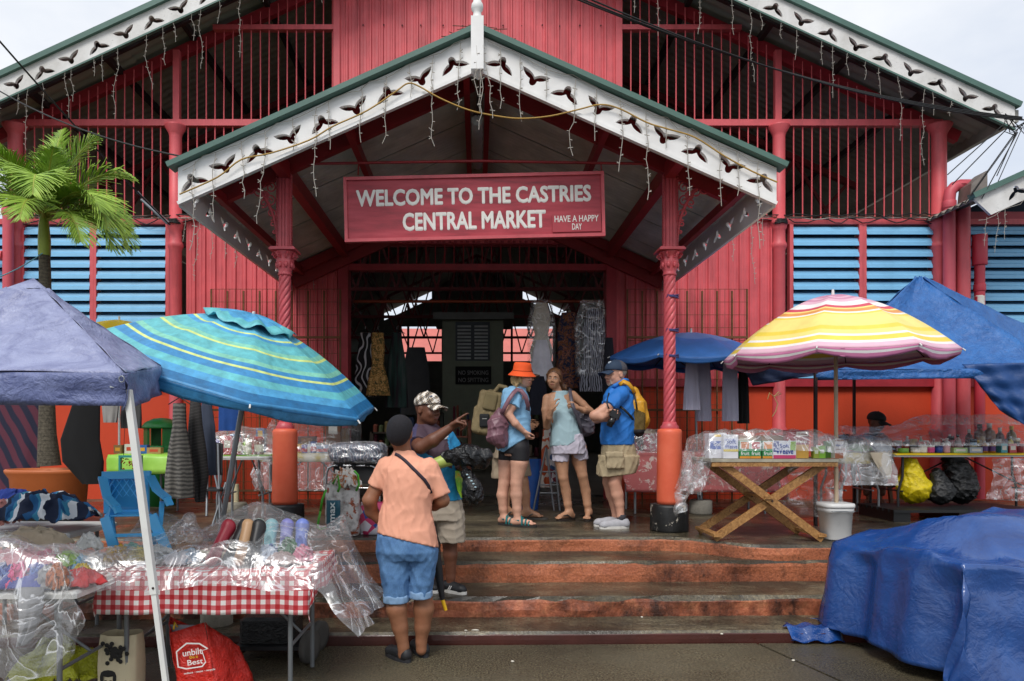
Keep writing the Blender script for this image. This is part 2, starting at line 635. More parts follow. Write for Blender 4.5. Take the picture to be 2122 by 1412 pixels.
def nets(D, lo, h):
    """naive surface nets"""
    D = D.astype(np.float64)
    S = D < 0
    nx, ny, nz = D.shape
    cnt = np.zeros((nx - 1, ny - 1, nz - 1), dtype=np.int8)
    for dx in (0, 1):
        for dy in (0, 1):
            for dz in (0, 1):
                cnt += S[dx:nx - 1 + dx, dy:ny - 1 + dy, dz:nz - 1 + dz]
    I = np.argwhere((cnt > 0) & (cnt < 8))
    if len(I) == 0:
        return np.zeros((0, 3)), np.zeros((0, 4), dtype=int)
    idx = np.full(cnt.shape, -1, dtype=np.int64)
    idx[I[:, 0], I[:, 1], I[:, 2]] = np.arange(len(I))
    acc = np.zeros((len(I), 3)); num = np.zeros(len(I))
    corners = [(a, b, c) for a in (0, 1) for b in (0, 1) for c in (0, 1)]
    for a in corners:
        for axis in range(3):
            if a[axis]:
                continue
            b = list(a); b[axis] = 1
            da = D[I[:, 0] + a[0], I[:, 1] + a[1], I[:, 2] + a[2]]
            db = D[I[:, 0] + b[0], I[:, 1] + b[1], I[:, 2] + b[2]]
            m = (da < 0) != (db < 0)
            t = da / np.where(m, da - db, 1)
            pt = np.tile(np.array(a, float), (len(I), 1))
            pt[:, axis] += t
            acc[m] += pt[m]; num[m] += 1
    vs = lo + h * (I + acc / num[:, None])
    quads = []
    for axis in range(3):
        sl0 = [slice(None)] * 3; sl1 = [slice(None)] * 3
        sl0[axis] = slice(0, -1); sl1[axis] = slice(1, None)
        a, b = S[tuple(sl0)], S[tuple(sl1)]
        for flip, mk in ((False, a & ~b), (True, ~a & b)):
            E = np.argwhere(mk)
            o1, o2 = [(1, 2), (2, 0), (0, 1)][axis]
            ok = (E[:, o1] > 0) & (E[:, o2] > 0) & (E[:, o1] < D.shape[o1] - 1) & (E[:, o2] < D.shape[o2] - 1)
            E = E[ok]
            if not len(E):
                continue
            q = []
            for d1, d2 in ((-1, -1), (0, -1), (0, 0), (-1, 0)):
                e = E.copy(); e[:, o1] += d1; e[:, o2] += d2
                q.append(idx[e[:, 0], e[:, 1], e[:, 2]])
            if flip:
                q = q[::-1]
            quads.append(np.stack(q, 1))
    return vs, np.concatenate(quads)

def cloth_tube(prof, fold_n=9, n=48, seed=0, c=(0, 0, 0), rot=0., mats=None, name='cloth', parent=None, thick=.004, sq=2.0, phase=None, tilt=(0, 0)):
    """hanging garment or bag: prof = list of (z, half width, half depth, ripple, x shift)"""
    rg = random.Random(seed)
    ph = [rg.uniform(0, 6.28) for _ in range(3)]
    c = V(c)
    cs, sn = math.cos(rot), math.sin(rot)
    k = len(prof) - 1
    def fn(u, v):
        i = min(int(v * k), k - 1)
        t = v * k - i
        a, b = prof[i], prof[i + 1]
        z, wx, wy, rp, sx = [a[q] + (b[q] - a[q]) * t for q in range(5)]
        th = 2 * math.pi * u
        ct, st = math.cos(th), math.sin(th)
        x = math.copysign(abs(ct) ** (2 / sq), ct) * wx
        y = math.copysign(abs(st) ** (2 / sq), st) * wy
        rr = 1 + rp * (math.sin(fold_n * th + ph[0]) + .5 * math.sin((fold_n * .5 + 1.5) * 2 * th + ph[1] + 2 * v) + .4 * math.sin(3 * th + ph[2] + 5 * v))
        y2 = y * rr
        x2 = x * (1 + rp * .12 * math.sin(fold_n * th * .7 + ph[1]))
        x2 += sx + tilt[0] * z
        return (c.x + x2 * cs - y2 * sn, c.y + x2 * sn + y2 * cs + tilt[1] * z, c.z + z)
    mb = MB()
    mb.grid(fn, n, k * 4, closeu=True)
    return mb.build(name, mats, parent)

# ================================================================ materials of the place
RED = mat('red_paint', 'D2585E', .5, var=.16, vs=3, grime=.6, gcol=lin('6A2428'), gs=4.5, streak=True, bump=.2, bs=60)
RED_D = mat('dark_red_paint', 'A82C38', .5, var=.2, vs=5, grime=.4, gcol=lin('3A0C10'), gs=4, bump=.12)
RED_B = mat('red_bar_paint', 'CC5258', .5, var=.15, vs=9)
PINKRED = mat('faded_red_pipe', 'C9525E', .5, var=.1, vs=3, grime=.2, gcol=lin('7A3038'))
ORANGE = mat('orange_wall_paint', 'CC421C', .7, var=.12, vs=2, grime=.3, gcol=lin('8A2A14'), gs=2, bump=.25, bs=40)
BLUE_L = mat('louvre_blue_paint', '78B4DA', .4, var=.08, vs=2.5, grime=.25, gcol=lin('274F70'), gs=3)
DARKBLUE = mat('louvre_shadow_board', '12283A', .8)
GREEN_CAP = mat('green_flashing', '4A6A60', .45, var=.15, vs=3)
SHEET_U = mat('grey_roof_sheet', 'CCC9C0', .6, metal=0., var=.22, vs=4, grime=.4, gcol=(.06, .05, .045), gs=1.4)
DARKSHEET = mat('old_roof_sheet', '8E8A82', .7, metal=0., var=.25, vs=3, grime=.5, gcol=(.02, .018, .016), gs=1.5)
BLACK = mat('black_gap', '0A0A0A', .9)
DARKSTEEL = mat('dark_steel', '2A1A1A', .7, var=.3)
RUST = mat('rusty_iron', '6B4426', .8, var=.35, vs=14, bump=.3, bs=120)
def _whitepaint(N, base):
    w_ = N.ramp(N.noise(3.2, 6, .6), [(.3, lin('C3C1BC')), (.7, lin('E6E5E3'))])
    p = N.ramp(N.noise(17, 8, .72, N.co((1, 1, 3))), [(.60, 0.), (.70, 1.)])
    q = N.ramp(N.noise(1.7, 5, .6), [(.34, 0.), (.6, .9)])
    return N.mix(N.math('MULTIPLY', p, q), w_, lin('4A4640'))
WHITE_OLD = mat('weathered_white_paint', fn=_whitepaint, rough=.6, bump=.2, bs=80)
def _whitepaint2(N, base):
    w_ = N.ramp(N.noise(2.2, 6, .6), [(.3, lin('D6D5D2')), (.7, lin('EEEDEB'))])
    p = N.ramp(N.noise(26, 8, .7), [(.69, 0.), (.73, 1.)])
    return N.mix(N.math('MULTIPLY', p, .8), w_, lin('6A655C'))
WHITE = mat('chipped_white_paint', fn=_whitepaint2, rough=.5, bump=.1, bs=80)
def _concrete(N, base):
    a = N.ramp(N.noise(1.1, 8, .62), [(.3, lin('5C584C')), (.52, lin('7C7768')), (.75, lin('98927F'))])
    b = N.noise(75, 3, .6)
    c = N.mix(.8, a, N.ramp(b, [(.36, lin('1E1A14')), (.64, lin('BEB6A2'))]), 'OVERLAY')
    g = N.ramp(N.noise(.55, 4, .6), [(.45, 0.), (.6, .65)])
    return N.mix(g, c, lin('2B2720'))
def wet(m, lo=.12, hi=.6, sc_=1.3):
    N = NT(m)
    b = m.node_tree.nodes['Principled BSDF']
    f = N.noise(sc_, 5, .6)
    r = N.ramp(f, [(.40, lo), (.58, hi)])
    m.node_tree.links.new(r, b.inputs['Roughness'])
    return m
CONC = wet(mat('wet_concrete', fn=_concrete, bump=.5, bs=160, spec=.5), .08, .42, .9)
def _tread(N, base):
    a = N.ramp(N.noise(1.6, 8, .65, N.co((1, 2.5, 1))), [(.3, lin('4A443A')), (.5, lin('6C6658')), (.75, lin('A09884'))])
    a = N.mix(.75, a, N.ramp(N.noise(42, 5, .7), [(.34, lin('241E18')), (.66, lin('B8B09C'))]), 'OVERLAY')
    a = N.mix(N.ramp(N.noise(7, 8, .75, N.co((.5, 3, 1))), [(.62, 0.), (.66, .55)]), a, lin('A39B88'))
    return N.mix(N.ramp(N.noise(1.1, 6, .65), [(.48, 0.), (.58, .72)]), a, lin('26201A'))
TREAD = wet(mat('wet_step_top', fn=_tread, bump=.5, bs=60), .08, .5, .8)
def _riser(N, base):
    a = N.ramp(N.noise(1.9, 7, .6), [(.3, lin('AE6244')), (.7, lin('CC8058'))])
    d = N.ramp(N.noise(2.6, 9, .72, N.co((1.2, 1, .7))), [(.47, 0.), (.68, .9)])
    c = N.mix(d, a, lin('3A2018'))
    e = N.ramp(N.noise(11, 6, .7), [(.66, 0.), (.70, .8)])
    c = N.mix(e, c, lin('DC8A6A'))
    c = N.mix(N.ramp(N.noise(24, 7, .75, N.co((1, 1, .45))), [(.6, 0.), (.67, .75)]), c, lin('2E1A14'))
    return N.mix(.5, c, N.ramp(N.noise(60, 4, .65), [(.35, lin('4A4440')), (.65, lin('B8B2AE'))]), 'OVERLAY')
RISER = mat('peeling_orange_riser', fn=_riser, rough=.55, bump=1., bs=30)
DIRTRISER = mat('stained_riser', fn=lambda N, b: N.mix(N.ramp(N.noise(3.2, 9, .72, N.co((1, 1, .5))), [(.40, 0.), (.60, .95)]), N.ramp(N.noise(7, 6, .7), [(.3, lin('7C442E')), (.5, lin('AC6244')), (.7, lin('D08860'))]), lin('2A1812')), rough=.5, bump=1., bs=26)
GUTTER = wet(mat('wet_dark_red_paint', '4A2722', var=.35, vs=2.5, bump=.2, bs=50), .06, .4, 1.1)
HALLFLOOR = mat('hall_floor', '8A857A', .5, var=.3, vs=1.5)

# ================================================================ ground, steps, platform
H1, H2, H3, H4 = .088, .241, .417, .544
Y1, Y2, Y3, Y4, YW = 5.12, 5.53, 6.06, 6.57, 10.3
def ysk(x):                    # the steps run very slightly askew
    return .022 * x
g = MB()
g.add([(-90, -40, -.03), (90, -40, -.03), (90, 120, -.03), (-90, 120, -.03)], [(0, 1, 2, 3)])
ground = struct(g.build('ground', mat('ground_base', '4A443A', .8, vs=.4)))
# paving slabs with recessed joints
pav = struct(thing('pavement', (0, 4, 0), 'wet grey concrete slabs below the market steps', 'pavement'))
del pav['category']
cuts = [-9, -5.2, -1.6, 2.02, 5.6, 9]
for i in range(5):
    x0, x1 = cuts[i] + .012, cuts[i + 1] - .012
    for (ya, yb) in ((.4, 5.0),):
        k = .55 if i in (2, 3) else 0
        def sx(x, y, e):       # the joint at +2 m runs askew to the steps
            return x + (.62 * (5.05 - y) / 1.0 * .42 if e == 2.02 else 0)
        vs = []
        for z in (-.06, 0):
            vs += [(sx(x0, ya, cuts[i]), ya, z), (sx(x1, ya, cuts[i + 1]), ya, z), (sx(x1, 5.12 + ysk(x1) - .01, cuts[i + 1]), 5.12 + ysk(x1) - .01, z), (sx(x0, 5.12 + ysk(x0) - .01, cuts[i]), 5.12 + ysk(x0) - .01, z)]
        MB().add(vs, [(3, 2, 1, 0), (4, 5, 6, 7), (0, 1, 5, 4), (1, 2, 6, 5), (2, 3, 7, 6), (3, 0, 4, 7)]).build('slab', CONC, pav)
def step(name, y0, y1, z0, z1, mtop, mside, xa=-9., xb=9., jag=.012, seed=1, corner=None):
    """one step: worn, uneven front edge; top and riser are different paints"""
    rg = random.Random(seed)
    n = 150
    mb = MB()
    xs = [xa + (xb - xa) * i / n for i in range(n + 1)]
    def off(i):
        return rg.gauss(0, jag * .35)
    o1 = [off(i) for i in range(n + 1)]
    o2 = [off(i) - (rg.random() < .1) * jag * rg.random() for i in range(n + 1)]
    o3 = [rg.random() * jag * .9 for i in range(n + 1)]
    yf = [y0 + ysk(x) + (corner(x) if corner else 0) for x in xs]
    rows = [[(x, yf[i] + .004 + o1[i] * .4, z0 - .02) for i, x in enumerate(xs)],
            [(x, yf[i] + o1[i], z0 + (z1 - z0) * .35) for i, x in enumerate(xs)],
            [(x, yf[i] + o2[i] * .8, z0 + (z1 - z0) * .72) for i, x in enumerate(xs)],
            [(x, yf[i] + o2[i] + .004, z1 - .016 - o3[i]) for i, x in enumerate(xs)],
            [(x, yf[i] + .016 + o3[i], z1) for i, x in enumerate(xs)],
            [(x, max(y1 + ysk(x), yf[i] + .05), z1) for i, x in enumerate(xs)]]
    vs = [p for r_ in rows for p in r_]
    m_ = n + 1
    for k in range(5):
        mb.add(vs, [(k * m_ + i, k * m_ + i + 1, (k + 1) * m_ + i + 1, (k + 1) * m_ + i) for i in range(n)], 1 if k < 3 else 0, k in (0, 1, 2))
    return struct(mb.build(name, [mtop, mside]))
step('kerb_step', Y1, Y2 + .1, 0, H1, TREAD, GUTTER, seed=2, jag=.006)
step('lower_step', Y2, Y3 + .1, H1, H2, TREAD, DIRTRISER, seed=3, jag=.03)
def corn(x):        # to the right of the column the top tread narrows and the platform comes forward
    t = min(1, max(0, (x - 1.72) / .75))
    return -(Y4 - Y3 - .02) * (t * t * (3 - 2 * t))
step('upper_step', Y3, Y4 + .1, H2, H3, TREAD, RISER, seed=4, jag=.02)
step('platform', Y4, 11., H3, H4, TREAD, RISER, seed=5, jag=.014, corner=corn)

# ================================================================ market building
mk = thing('market_building', (0, YW, H4), 'red market hall with blue louvre windows, barred gable and white bird-cut bargeboards', 'building')
def fx(px): return (px - VX) * YW / F
def fz(py): return HC - (py - VY) * YW / F
EX, EZ, SL, YB = 7.13, 9.10, .46, 9.62               # eave half width, apex height, roof slope
def zroof(x): return EZ - SL * abs(x)
# floor of the hall
MB().bx(-9, 9, 10.9, 40, H4 - .2, H4 - .004).build('hall_floor', HALLFLOOR, mk)
# low orange walls either side of the entrance
for s_ in (-1, 1):
    a, b = sorted((s_ * 1.95, s_ * 11))
    MB().bx(a, b, YW, YW + .2, H4 - .3, fz(802)).build('low_wall', ORANGE, mk)
    MB().bx(a, b, YW - .07, YW + .21, fz(802), fz(786)).build('sill', RED_D, mk)
    a, b = sorted((s_ * 4.2, s_ * 11))
    MB().bx(a, b, YW - .03, YW + .06, fz(466), fz(455)).build('lintel', RED, mk)
    a, b = sorted((s_ * 2.0, s_ * 6.6))
    MB().bx(a, b, YW - .045, YW + .05, fz(263), fz(250)).build('cross_beam', RED, mk)
    a, b = sorted((s_ * 2.0, s_ * 3.75))
    MB().bx(a, b, YW - .04, YW + .05, fz(64), fz(54)).build('cross_beam', RED, mk)
    # sloping rafter just behind the bars
    MB().bar((s_ * 1.9, YW + .1, zroof(1.9) - .2), (s_ * 6.9, YW + .1, zroof(6.9) - .2), .09, .16).build('rafter', RED_D, mk)
    # post above the round column
    MB().bx(s_ * 4.28 - .045, s_ * 4.28 + .045, YW - .02, YW + .06, fz(250), zroof(4.28) - .2).build('post', RED, mk)
# round columns with collars
def fcol(x, r, ztop, flare=True):
    pr = [(r * 1.5, H4), (r * 1.5, H4 + .25), (r * 1.25, H4 + .3), (r * 1.08, 1.45), (r * 1.35, 1.5), (r * 1.35, 1.53), (r * 1.02, 1.58),
          (r, 4.08), (r * 1.2, 4.11), (r * 1.28, 4.14), (r * 1.2, 4.17), (r * 1.02, 4.2), (r * 1.02, 4.36), (r * 1.25, 4.39), (r * 1.25, 4.42), (r * 1.45, 4.45), (r * 1.5, 4.5), (r, 4.51)]
    pr += [(r, ztop - .16), (r * 1.1, ztop - .12), (r * 1.75, ztop - .02), (r * 1.75, ztop)] if flare else [(r, ztop)]
    c = MB().lathe(pr, 20, (x, YW - .03, 0)).build('column', RED, mk)
    return c
for s_ in (-1, 1):
    fcol(s_ * 4.28, .085, fz(263))
    fcol(s_ * 6.55, .098, fz(262))
# window bars: each one its own rod
bars = 0
for s_ in (-1, 1):
    x = 2.06
    while x < 6.45:
        if abs(x - 4.28) > .1:
            top = zroof(x) - .2
            MB().tube([(s_ * x, YW + rnd.uniform(-.004, .004), fz(458)), (s_ * x + rnd.uniform(-.006, .006), YW, (fz(458) + top) / 2), (s_ * x, YW, top)], .0105, 6).build('bar', RED_B, mk)
        x += .1285
# louvre windows
def louvre(x0, x1, z0, z1, seed):
    f = MB()
    f.bx(x0 - .05, x0, YW - .05, YW + .05, z0, z1)
    wn = f.build('louvre_window', RED, mk)
    MB().bx(x1, x1 + .05, YW - .052, YW + .05, z0, z1).build('window_frame', RED, wn)
    MB().bx(x0, x1, YW + .09, YW + .12, z0, z1).build('dark_interior_sheet', DARKBLUE, wn)  # dark sheet stands in for the unlit interior behind the slats
    n = round((z1 - z0) / .1595)
    dz = (z1 - z0) / n
    prf = [(.075, .012), (.03, -dz * .12), (-.02, -dz * .22), (-.032, -dz * .5), (-.05, -dz * .6), (-.058, -dz * .88), (-.064, -dz * .93), (-.05, -dz * .95), (-.044, -dz * .86), (-.036, -dz * .62), (-.02, -dz * .52), (-.008, -dz * .26), (.08, .002)]
    mb = MB()
    mb.prism([(YW + a, z1 + b) for a, b in prf], x0 + .004, x1 - .004, 'yz')
    first = mb.build('slat', BLUE_L, wn)
    for i in range(1, n):
        share(first, 'slat', wn, (rnd.uniform(-.003, .003), rnd.uniform(-.006, .004), -i * dz))
zl0, zl1 = fz(786), fz(467)
for (a, b) in ((1641, 1777), (1792, 1929), (1992, 2190)):
    louvre(fx(a), fx(b), zl0, zl1, a)
for (a, b) in ((203, 346), (54, 190), (-120, 12)):
    louvre(fx(a), fx(b), zl0, zl1, a)
# ribbed red wall sheets
def sheets(x0, x1, z0, z1, y, topf=None, name='wall_sheet'):
    n = max(1, round((x1 - x0) / .62))
    w_ = (x1 - x0) / n
    for i in range(n):
        a = x0 + i * w_
        prof = []
        q = w_ / 4
        for k in range(4):
            xa = a + k * q
            prof += [(xa, 0), (xa + q * .20, 0), (xa + q * .26, -.006), (xa + q * .50, -.006), (xa + q * .56, 0), (xa + q * .72, 0), (xa + q * .79, -.030), (xa + q * .92, -.030), (xa + q * .985, 0)]
        prof.append((a + w_ + .004, 0))
        dy = -.003 * (i % 2)
        mb = MB()
        vs = [(px_, y + py_ + dy, z0) for px_, py_ in prof] + [(px_, y + py_ + dy, (topf(px_) if topf else z1)) for px_, py_ in prof]
        m_ = len(prof)
        vs += [(px_, y + .03, z0) for px_, _ in (prof[0], prof[-1])] + [(px_, y + .03, topf(px_) if topf else z1) for px_, _ in (prof[0], prof[-1])]
        mb.add(vs, [(k, k + 1, k + 1 + m_, k + m_) for k in range(m_ - 1)] + [(2 * m_ + 1, 2 * m_, 2 * m_ + 2, 2 * m_ + 3)])
        mb.build(name, RED, mk)
sheets(fx(386), fx(722), fz(786), fz(452), YW + .0)
sheets(fx(1258), fx(1600), fz(786), fz(452), YW + .0)
sheets(fx(699), fx(1281), fz(505), 8.2, YW - .015, topf=lambda x: min(8.2, zroof(x) - .3))
for s_ in (-1, 1):      # edging of the middle sheet wall
    x = fx(699) if s_ < 0 else fx(1281)
    MB().bx(x - .045, x + .045, YW - .06, YW + .04, fz(456), zroof(x) - .3).build('edge_post', RED, mk)
    a, b = sorted((s_ * 2.0, s_ * 4.2))
    MB().bx(a, b, YW - .05, YW + .05, fz(459), fz(449)).build('lintel', RED, mk)
# rivets on the upper wall
for k in range(14):
    x = fx(712) + k * .28 + rnd.uniform(-.03, .03)
    if abs(x) < 1.9:
        MB().ell((x, YW - .035, fz(56) + rnd.uniform(-.01, .01)), .011, 6, 4).build('rivet', DARKSTEEL, mk)
# entrance frame
for s_ in (-1, 1):
    MB().bx(s_ * 1.90 - .07, s_ * 1.90 + .07, YW - .06, YW + .2, H4, fz(505)).build('door_jamb', RED_D, mk)
MB().bx(-1.83, 1.83, YW - .03, YW + .12, fz(561), fz(548)).build('header_beam', RED_D, mk)
MB().bx(-1.83, 1.83, YW - .02, YW + .1, fz(507), fz(500)).build('header_beam', RED_D, mk)
for k in range(28):
    x = -1.8 + k * .1335
    MB().tube([(x, YW + .04, fz(550)), (x, YW + .04, fz(504))], .009, 5).build('transom_bar', RED_D, mk)
for k in range(32):
    x = -1.8 + k * .116
    MB().tube([(x, YW + .05, fz(596)), (x, YW + .05, fz(560))], .006, 5).build('transom_bar', DARKSTEEL, mk)
# main roof: corrugated slopes, both faces, with translucent panels
SKYL = mat('translucent_roof_sheet', 'E8E4D2', .5, var=.1)
def slope(s_, y0, y1, x0, x1, zf, per, amp, th, mats, name, parent, holes=()):
    n = int((y1 - y0) / per * 4)
    mb = MB()
    up, dn = [], []
    for i in range(n + 1):
        y = y0 + (y1 - y0) * i / n
        dz = amp * math.sin(2 * math.pi * (y - y0) / per)
        for x in (x0, x1):
            up.append((s_ * x, y, zf(x) + dz)); dn.append((s_ * x, y, zf(x) + dz - th))
    o = len(up)
    for i in range(n):
        y = y0 + (y1 - y0) * (i + .5) / n
        mi = 1 if any(a < y < b for a, b in holes) else 0
        q = (2 * i, 2 * i + 1, 2 * i + 3, 2 * i + 2)
        q2 = tuple(k + o for k in q)
        if s_ < 0:
            q = q[::-1]
        else:
            q2 = q2[::-1]
        mb.add([], [])
        b0 = len(mb.v)
        mb.f += [q, q2]; mb.mi += [mi, mi]; mb.sm += [True, True]
    mb.v = up + dn
    e = 2 * n
    mb.f += [(0, o, o + 1, 1), (e + 1, e + 1 + o, e + o, e)]; mb.mi += [0, 0]; mb.sm += [False, False]
    return mb.build(name, mats, parent)
for s_ in (-1, 1):
    hl = [(21.5, 23.2)] if s_ < 0 else [(14.4, 16.0)]
    ro = slope(s_, YB, 34, 0, 4.9 if True else EX, lambda x: zroof(x) - .02, .15, .018, .02, [DARKSHEET, SKYL], 'roof_slope', mk)
    # lower tier of the slope, with the translucent strip as sheets of its own
    slope(s_, YB, 34, 4.86, EX, lambda x: zroof(x) - .045, .15, .018, .02, [DARKSHEET, SKYL], 'roof_slope', mk)
    for k in range(6):
        x = .9 + k * 1.05
        MB().bar((s_ * x, YB + .05, zroof(x) - .10), (s_ * x, 33.8, zroof(x) - .10), .07, .09).build('purlin', DARKSTEEL, mk)
    # side wall of the hall, closed below, open gap under the eave
    MB().bx(*sorted((s_ * 6.62, s_ * 6.74)), YW + .2, 34, H4, 5.3).build('side_wall', mat('hall_wall_paint', 'A08E80', .8), mk)
# red trusses inside the hall
for ty in (12.6, 16.5, 20.5, 25, 30):
    mb = MB()
    zc = 4.75
    mb.bar((-6.6, ty, zc), (6.6, ty, zc), .07, .08)
    for s_ in (-1, 1):
        mb.bar((0, ty, zroof(0) - .3), (s_ * 6.6, ty, zroof(6.6) - .3), .08, .1)
        for k in range(7):
            xa, xb = k * .92, (k + 1) * .92
            mb.bar((s_ * xa, ty, zc), (s_ * xb, ty, max(zc, zroof(xb) - .32)), .04, .05)
            mb.bar((s_ * xb, ty + .01, zc), (s_ * xa, ty + .01, max(zc, zroof(xa) - .32)), .04, .05)
    mb.build('truss', mat('truss_paint', '6A2224', .7), mk)
# back gable: posts and rails only, daylight beyond
for k in range(9):
    x = -6.4 + k * 1.6
    MB().bx(x - .05, x + .05, 33.5, 33.6, H4, zroof(x) - .3).build('back_post', DARKSTEEL, mk)
BACKW = mat('back_wall_paint', '6E746E', .8)
MB().bx(-6.6, 6.6, 33.45, 33.65, H4, 4.75).build('back_wall', BACKW, mk)
MB().prism([(-2.1, 6.35), (2.1, 6.35), (2.1, zroof(2.1)), (0, 9.08), (-2.1, zroof(2.1))], 33.4, 33.5).build('back_gable', BACKW, mk)
for s_ in (-1, 1):
    MB().prism([(s_ * 2.1, 6.35), (s_ * 4.3, 6.35), (s_ * 4.3, zroof(4.3) - .5), (s_ * 2.1, zroof(2.1) - .5)], 33.4, 33.5).build('back_gable', BACKW, mk)
    MB().prism([(s_ * 4.3, 6.0), (s_ * 6.9, 5.7), (s_ * 6.9, zroof(6.9)), (s_ * 4.3, zroof(4.3))], 33.38, 33.48).build('back_gable', BACKW, mk)
for s_ in (-1, 1):
    MB().bx(*sorted((s_ * 3.5, s_ * 6.6)), 33.42, 33.6, 4.75, 6.35).build('back_panel', BACKW, mk)

# bargeboards with bird-shaped cut-outs
def bird(u, v, w_, up):
    q = [(0, .10), (.10, .20), (.25, .31), (.45, .39), (.72, .45), (1.0, .46), (.86, .24), (.66, .06), (.45, -.05), (.26, -.10), (.25, -.24), (.20, -.38), (.11, -.47)]
    q = q + [(0, -.5)] + [(-a, b) for a, b in reversed(q[1:])]
    s_ = 1 if up else -1
    return [(u + a * w_, v + s_ * b * w_) for a, b in q]
def bargeboard(name, p0, p1, hgt, birds, w_, m, parent, flip=0, th=.04):
    """board from p0 (apex end) to p1 with its top edge on the line p0-p1; ends cut upright"""
    p0, p1 = V(p0), V(p1)
    d = p1 - p0
    L = d.length
    ex = d.normalized()
    sgn = 1 if ex.x > 0 else -1
    nrm = V((0, -1, 0))
    ey = V((-ex.z, 0, ex.x)) * sgn
    T = frame(p0, ex, ey)
    k = ex.z / abs(ex.x)               # slope, negative
    cosv = abs(ex.x)
    hv = hgt * cosv
    sk = -hgt * ex.z                   # upright end cut in board coordinates
    outer = [(0, 0), (L, 0), (L + sk * 1 * (1), -hv), (sk, -hv)]
    lp = [outer]
    for i, u in enumerate(birds):
        lp.append(bird(u + sk * .5, -hv * .56, w_, (i + flip) % 2 == 0))
    return link(name, loops_mesh(name, lp, th, T, m), parent)
nb = 30
for s_ in (-1, 1):
    p0, p1 = (0, YB, EZ), (s_ * EX, YB, zroof(EX))
    bargeboard('bargeboard', p0, p1, .295, [.35 + i * .40 for i in range(19)], .15, WHITE_OLD, mk, flip=s_ > 0)
    MB().bar((0, YB - .01, EZ + .035), (s_ * (EX + .06), YB - .01, zroof(EX + .06) + .035), .12, .07).build('green_cap', GREEN_CAP, mk)
    MB().bar((0, YB - .015, EZ - .31), (s_ * EX, YB - .015, zroof(EX) - .31), .05, .022).build('moulding', GREEN_CAP, mk)
    # soffit rafter behind the bargeboard
    MB().bar((0, YB + .2, EZ - .16), (s_ * EX, YB + .2, zroof(EX) - .16), .05, .14).build('rafter', DARKSTEEL, mk)
    # eave gutter along the side
    MB().bar((s_ * (EX + .03), YB, zroof(EX) - .12), (s_ * (EX + .03), 34, zroof(EX) - .12), .07, .16).build('gutter', mat('grey_gutter', '8A8880', .5, var=.2), mk)

# neighbouring hall on the right: lower gable tucked under the main eave
def zside(x): return 4.50 + .45 * (x - 6.36)
sh = thing('side_hall', (8.4, YW, H4), 'lower side hall roof with charred white bargeboard beside the drainpipes', 'building')
slope(1, 9.3, 34, 6.36, 11, lambda x: zside(x), .15, .018, .02, [DARKSHEET], 'roof_slope', sh)
T0 = frame((6.36, 9.3, zside(6.36)), (1, 0, .45), (0, 0, 1))
link('bargeboard', loops_mesh('bargeboard', [[(0, 0), (4.6, 0), (4.6, -.29), (.12, -.29)], bird(.55, -.15, .15, False), bird(1.0, -.15, .15, True)], .04, T0, WHITE_OLD), sh)
MB().bar((6.34, 9.29, zside(6.34) + .03), (11, 9.29, zside(11) + .03), .12, .07).build('green_cap', GREEN_CAP, sh)
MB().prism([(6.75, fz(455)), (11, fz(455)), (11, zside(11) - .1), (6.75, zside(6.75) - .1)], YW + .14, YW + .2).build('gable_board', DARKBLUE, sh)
MB().bx(6.66, 11, YW - .02, YW + .1, fz(456), fz(440)).build('tie_beam', RED_D, sh)

# pipes
def pipe(name, label, pts, r, m, collars=(), parts=()):
    t = thing(name, V(pts[-1]), label, 'drainpipe')
    MB().tube(pts, r, 14).build('shaft', m, t)
    for (c, rr, h_) in collars:
        MB().lathe([(rr * .96, -h_ / 2), (rr, -h_ / 2 + .008), (rr, h_ / 2 - .008), (rr * .96, h_ / 2)], 16, c).build('collar', m, t)
    return t
yp = YW - .22
q = lambda px, py, y=yp: P(px, py, y)
t = pipe('drainpipe', 'faded red drainpipe with a bent pink elbow at the eave', [q(2016, 384), q(1990, 384), q(1978, 388), q(1969, 398), q(1967, 412), q(1967, 1034)], .078, PINKRED, [(q(1967, 425), .09, .1), (q(1990, 384), .088, .02)])
t = pipe('drainpipe', 'thick plain red standpipe beside the bent elbow pipe', [q(1996, 425), q(1996, 1034)], .088, RED)
t = pipe('drainpipe', 'short red pipe with wide socket and peeling white lower end', [q(2030, 488), q(2030, 1034)], .066, mat('peeling_red_pipe', fn=lambda N, b: N.mix(N.ramp(N.n('SeparateXYZ', Vector=N.co()).outputs[2], [(.0, 0.), (1., 0.)]), lin('C23A49'), lin('C23A49')), rough=.5), [(q(2030, 519), .095, .42), (q(2030, 597), .076, .1)])
MB().lathe([(.0668, 0), (.0672, .02), (.0672, .24), (.0668, .26)], 14, V(q(2030, 652)) , fn=lambda th, z, r: r + (.0006 if math.sin(3 * th + z * 30) > -.3 else -.002)).build('bare_patch', mat('bare_white_pipe', 'DAD6CC', .6, grime=.3), t)
t = pipe('drainpipe', 'faded red drainpipe standing beside the palm crown', [q(17, 425), q(17, 1034)], .07, PINKRED, [(q(17, 440), .085, .08)])
MB().tube([q(-30, 530), q(0, 530), q(8, 530)], .07, 12).build('branch', RED, t)
# sheet-metal hopper head
hp = thing('gutter_box', q(2000, 425), 'bare grey sheet metal gutter end at the eave corner', 'gutter')
MB().prism([(V(q(1985, 395)).x, V(q(1985, 395)).z), (V(q(2017, 368)).x, V(q(2017, 368)).z), (V(q(2017, 425)).x, V(q(2017, 425)).z), (V(q(1980, 440)).x, V(q(1980, 440)).z)], 9.8, 10.06).build('box', mat('bare_sheet_metal', '8C837C', .45, metal=.5, var=.3, grime=.4), hp)

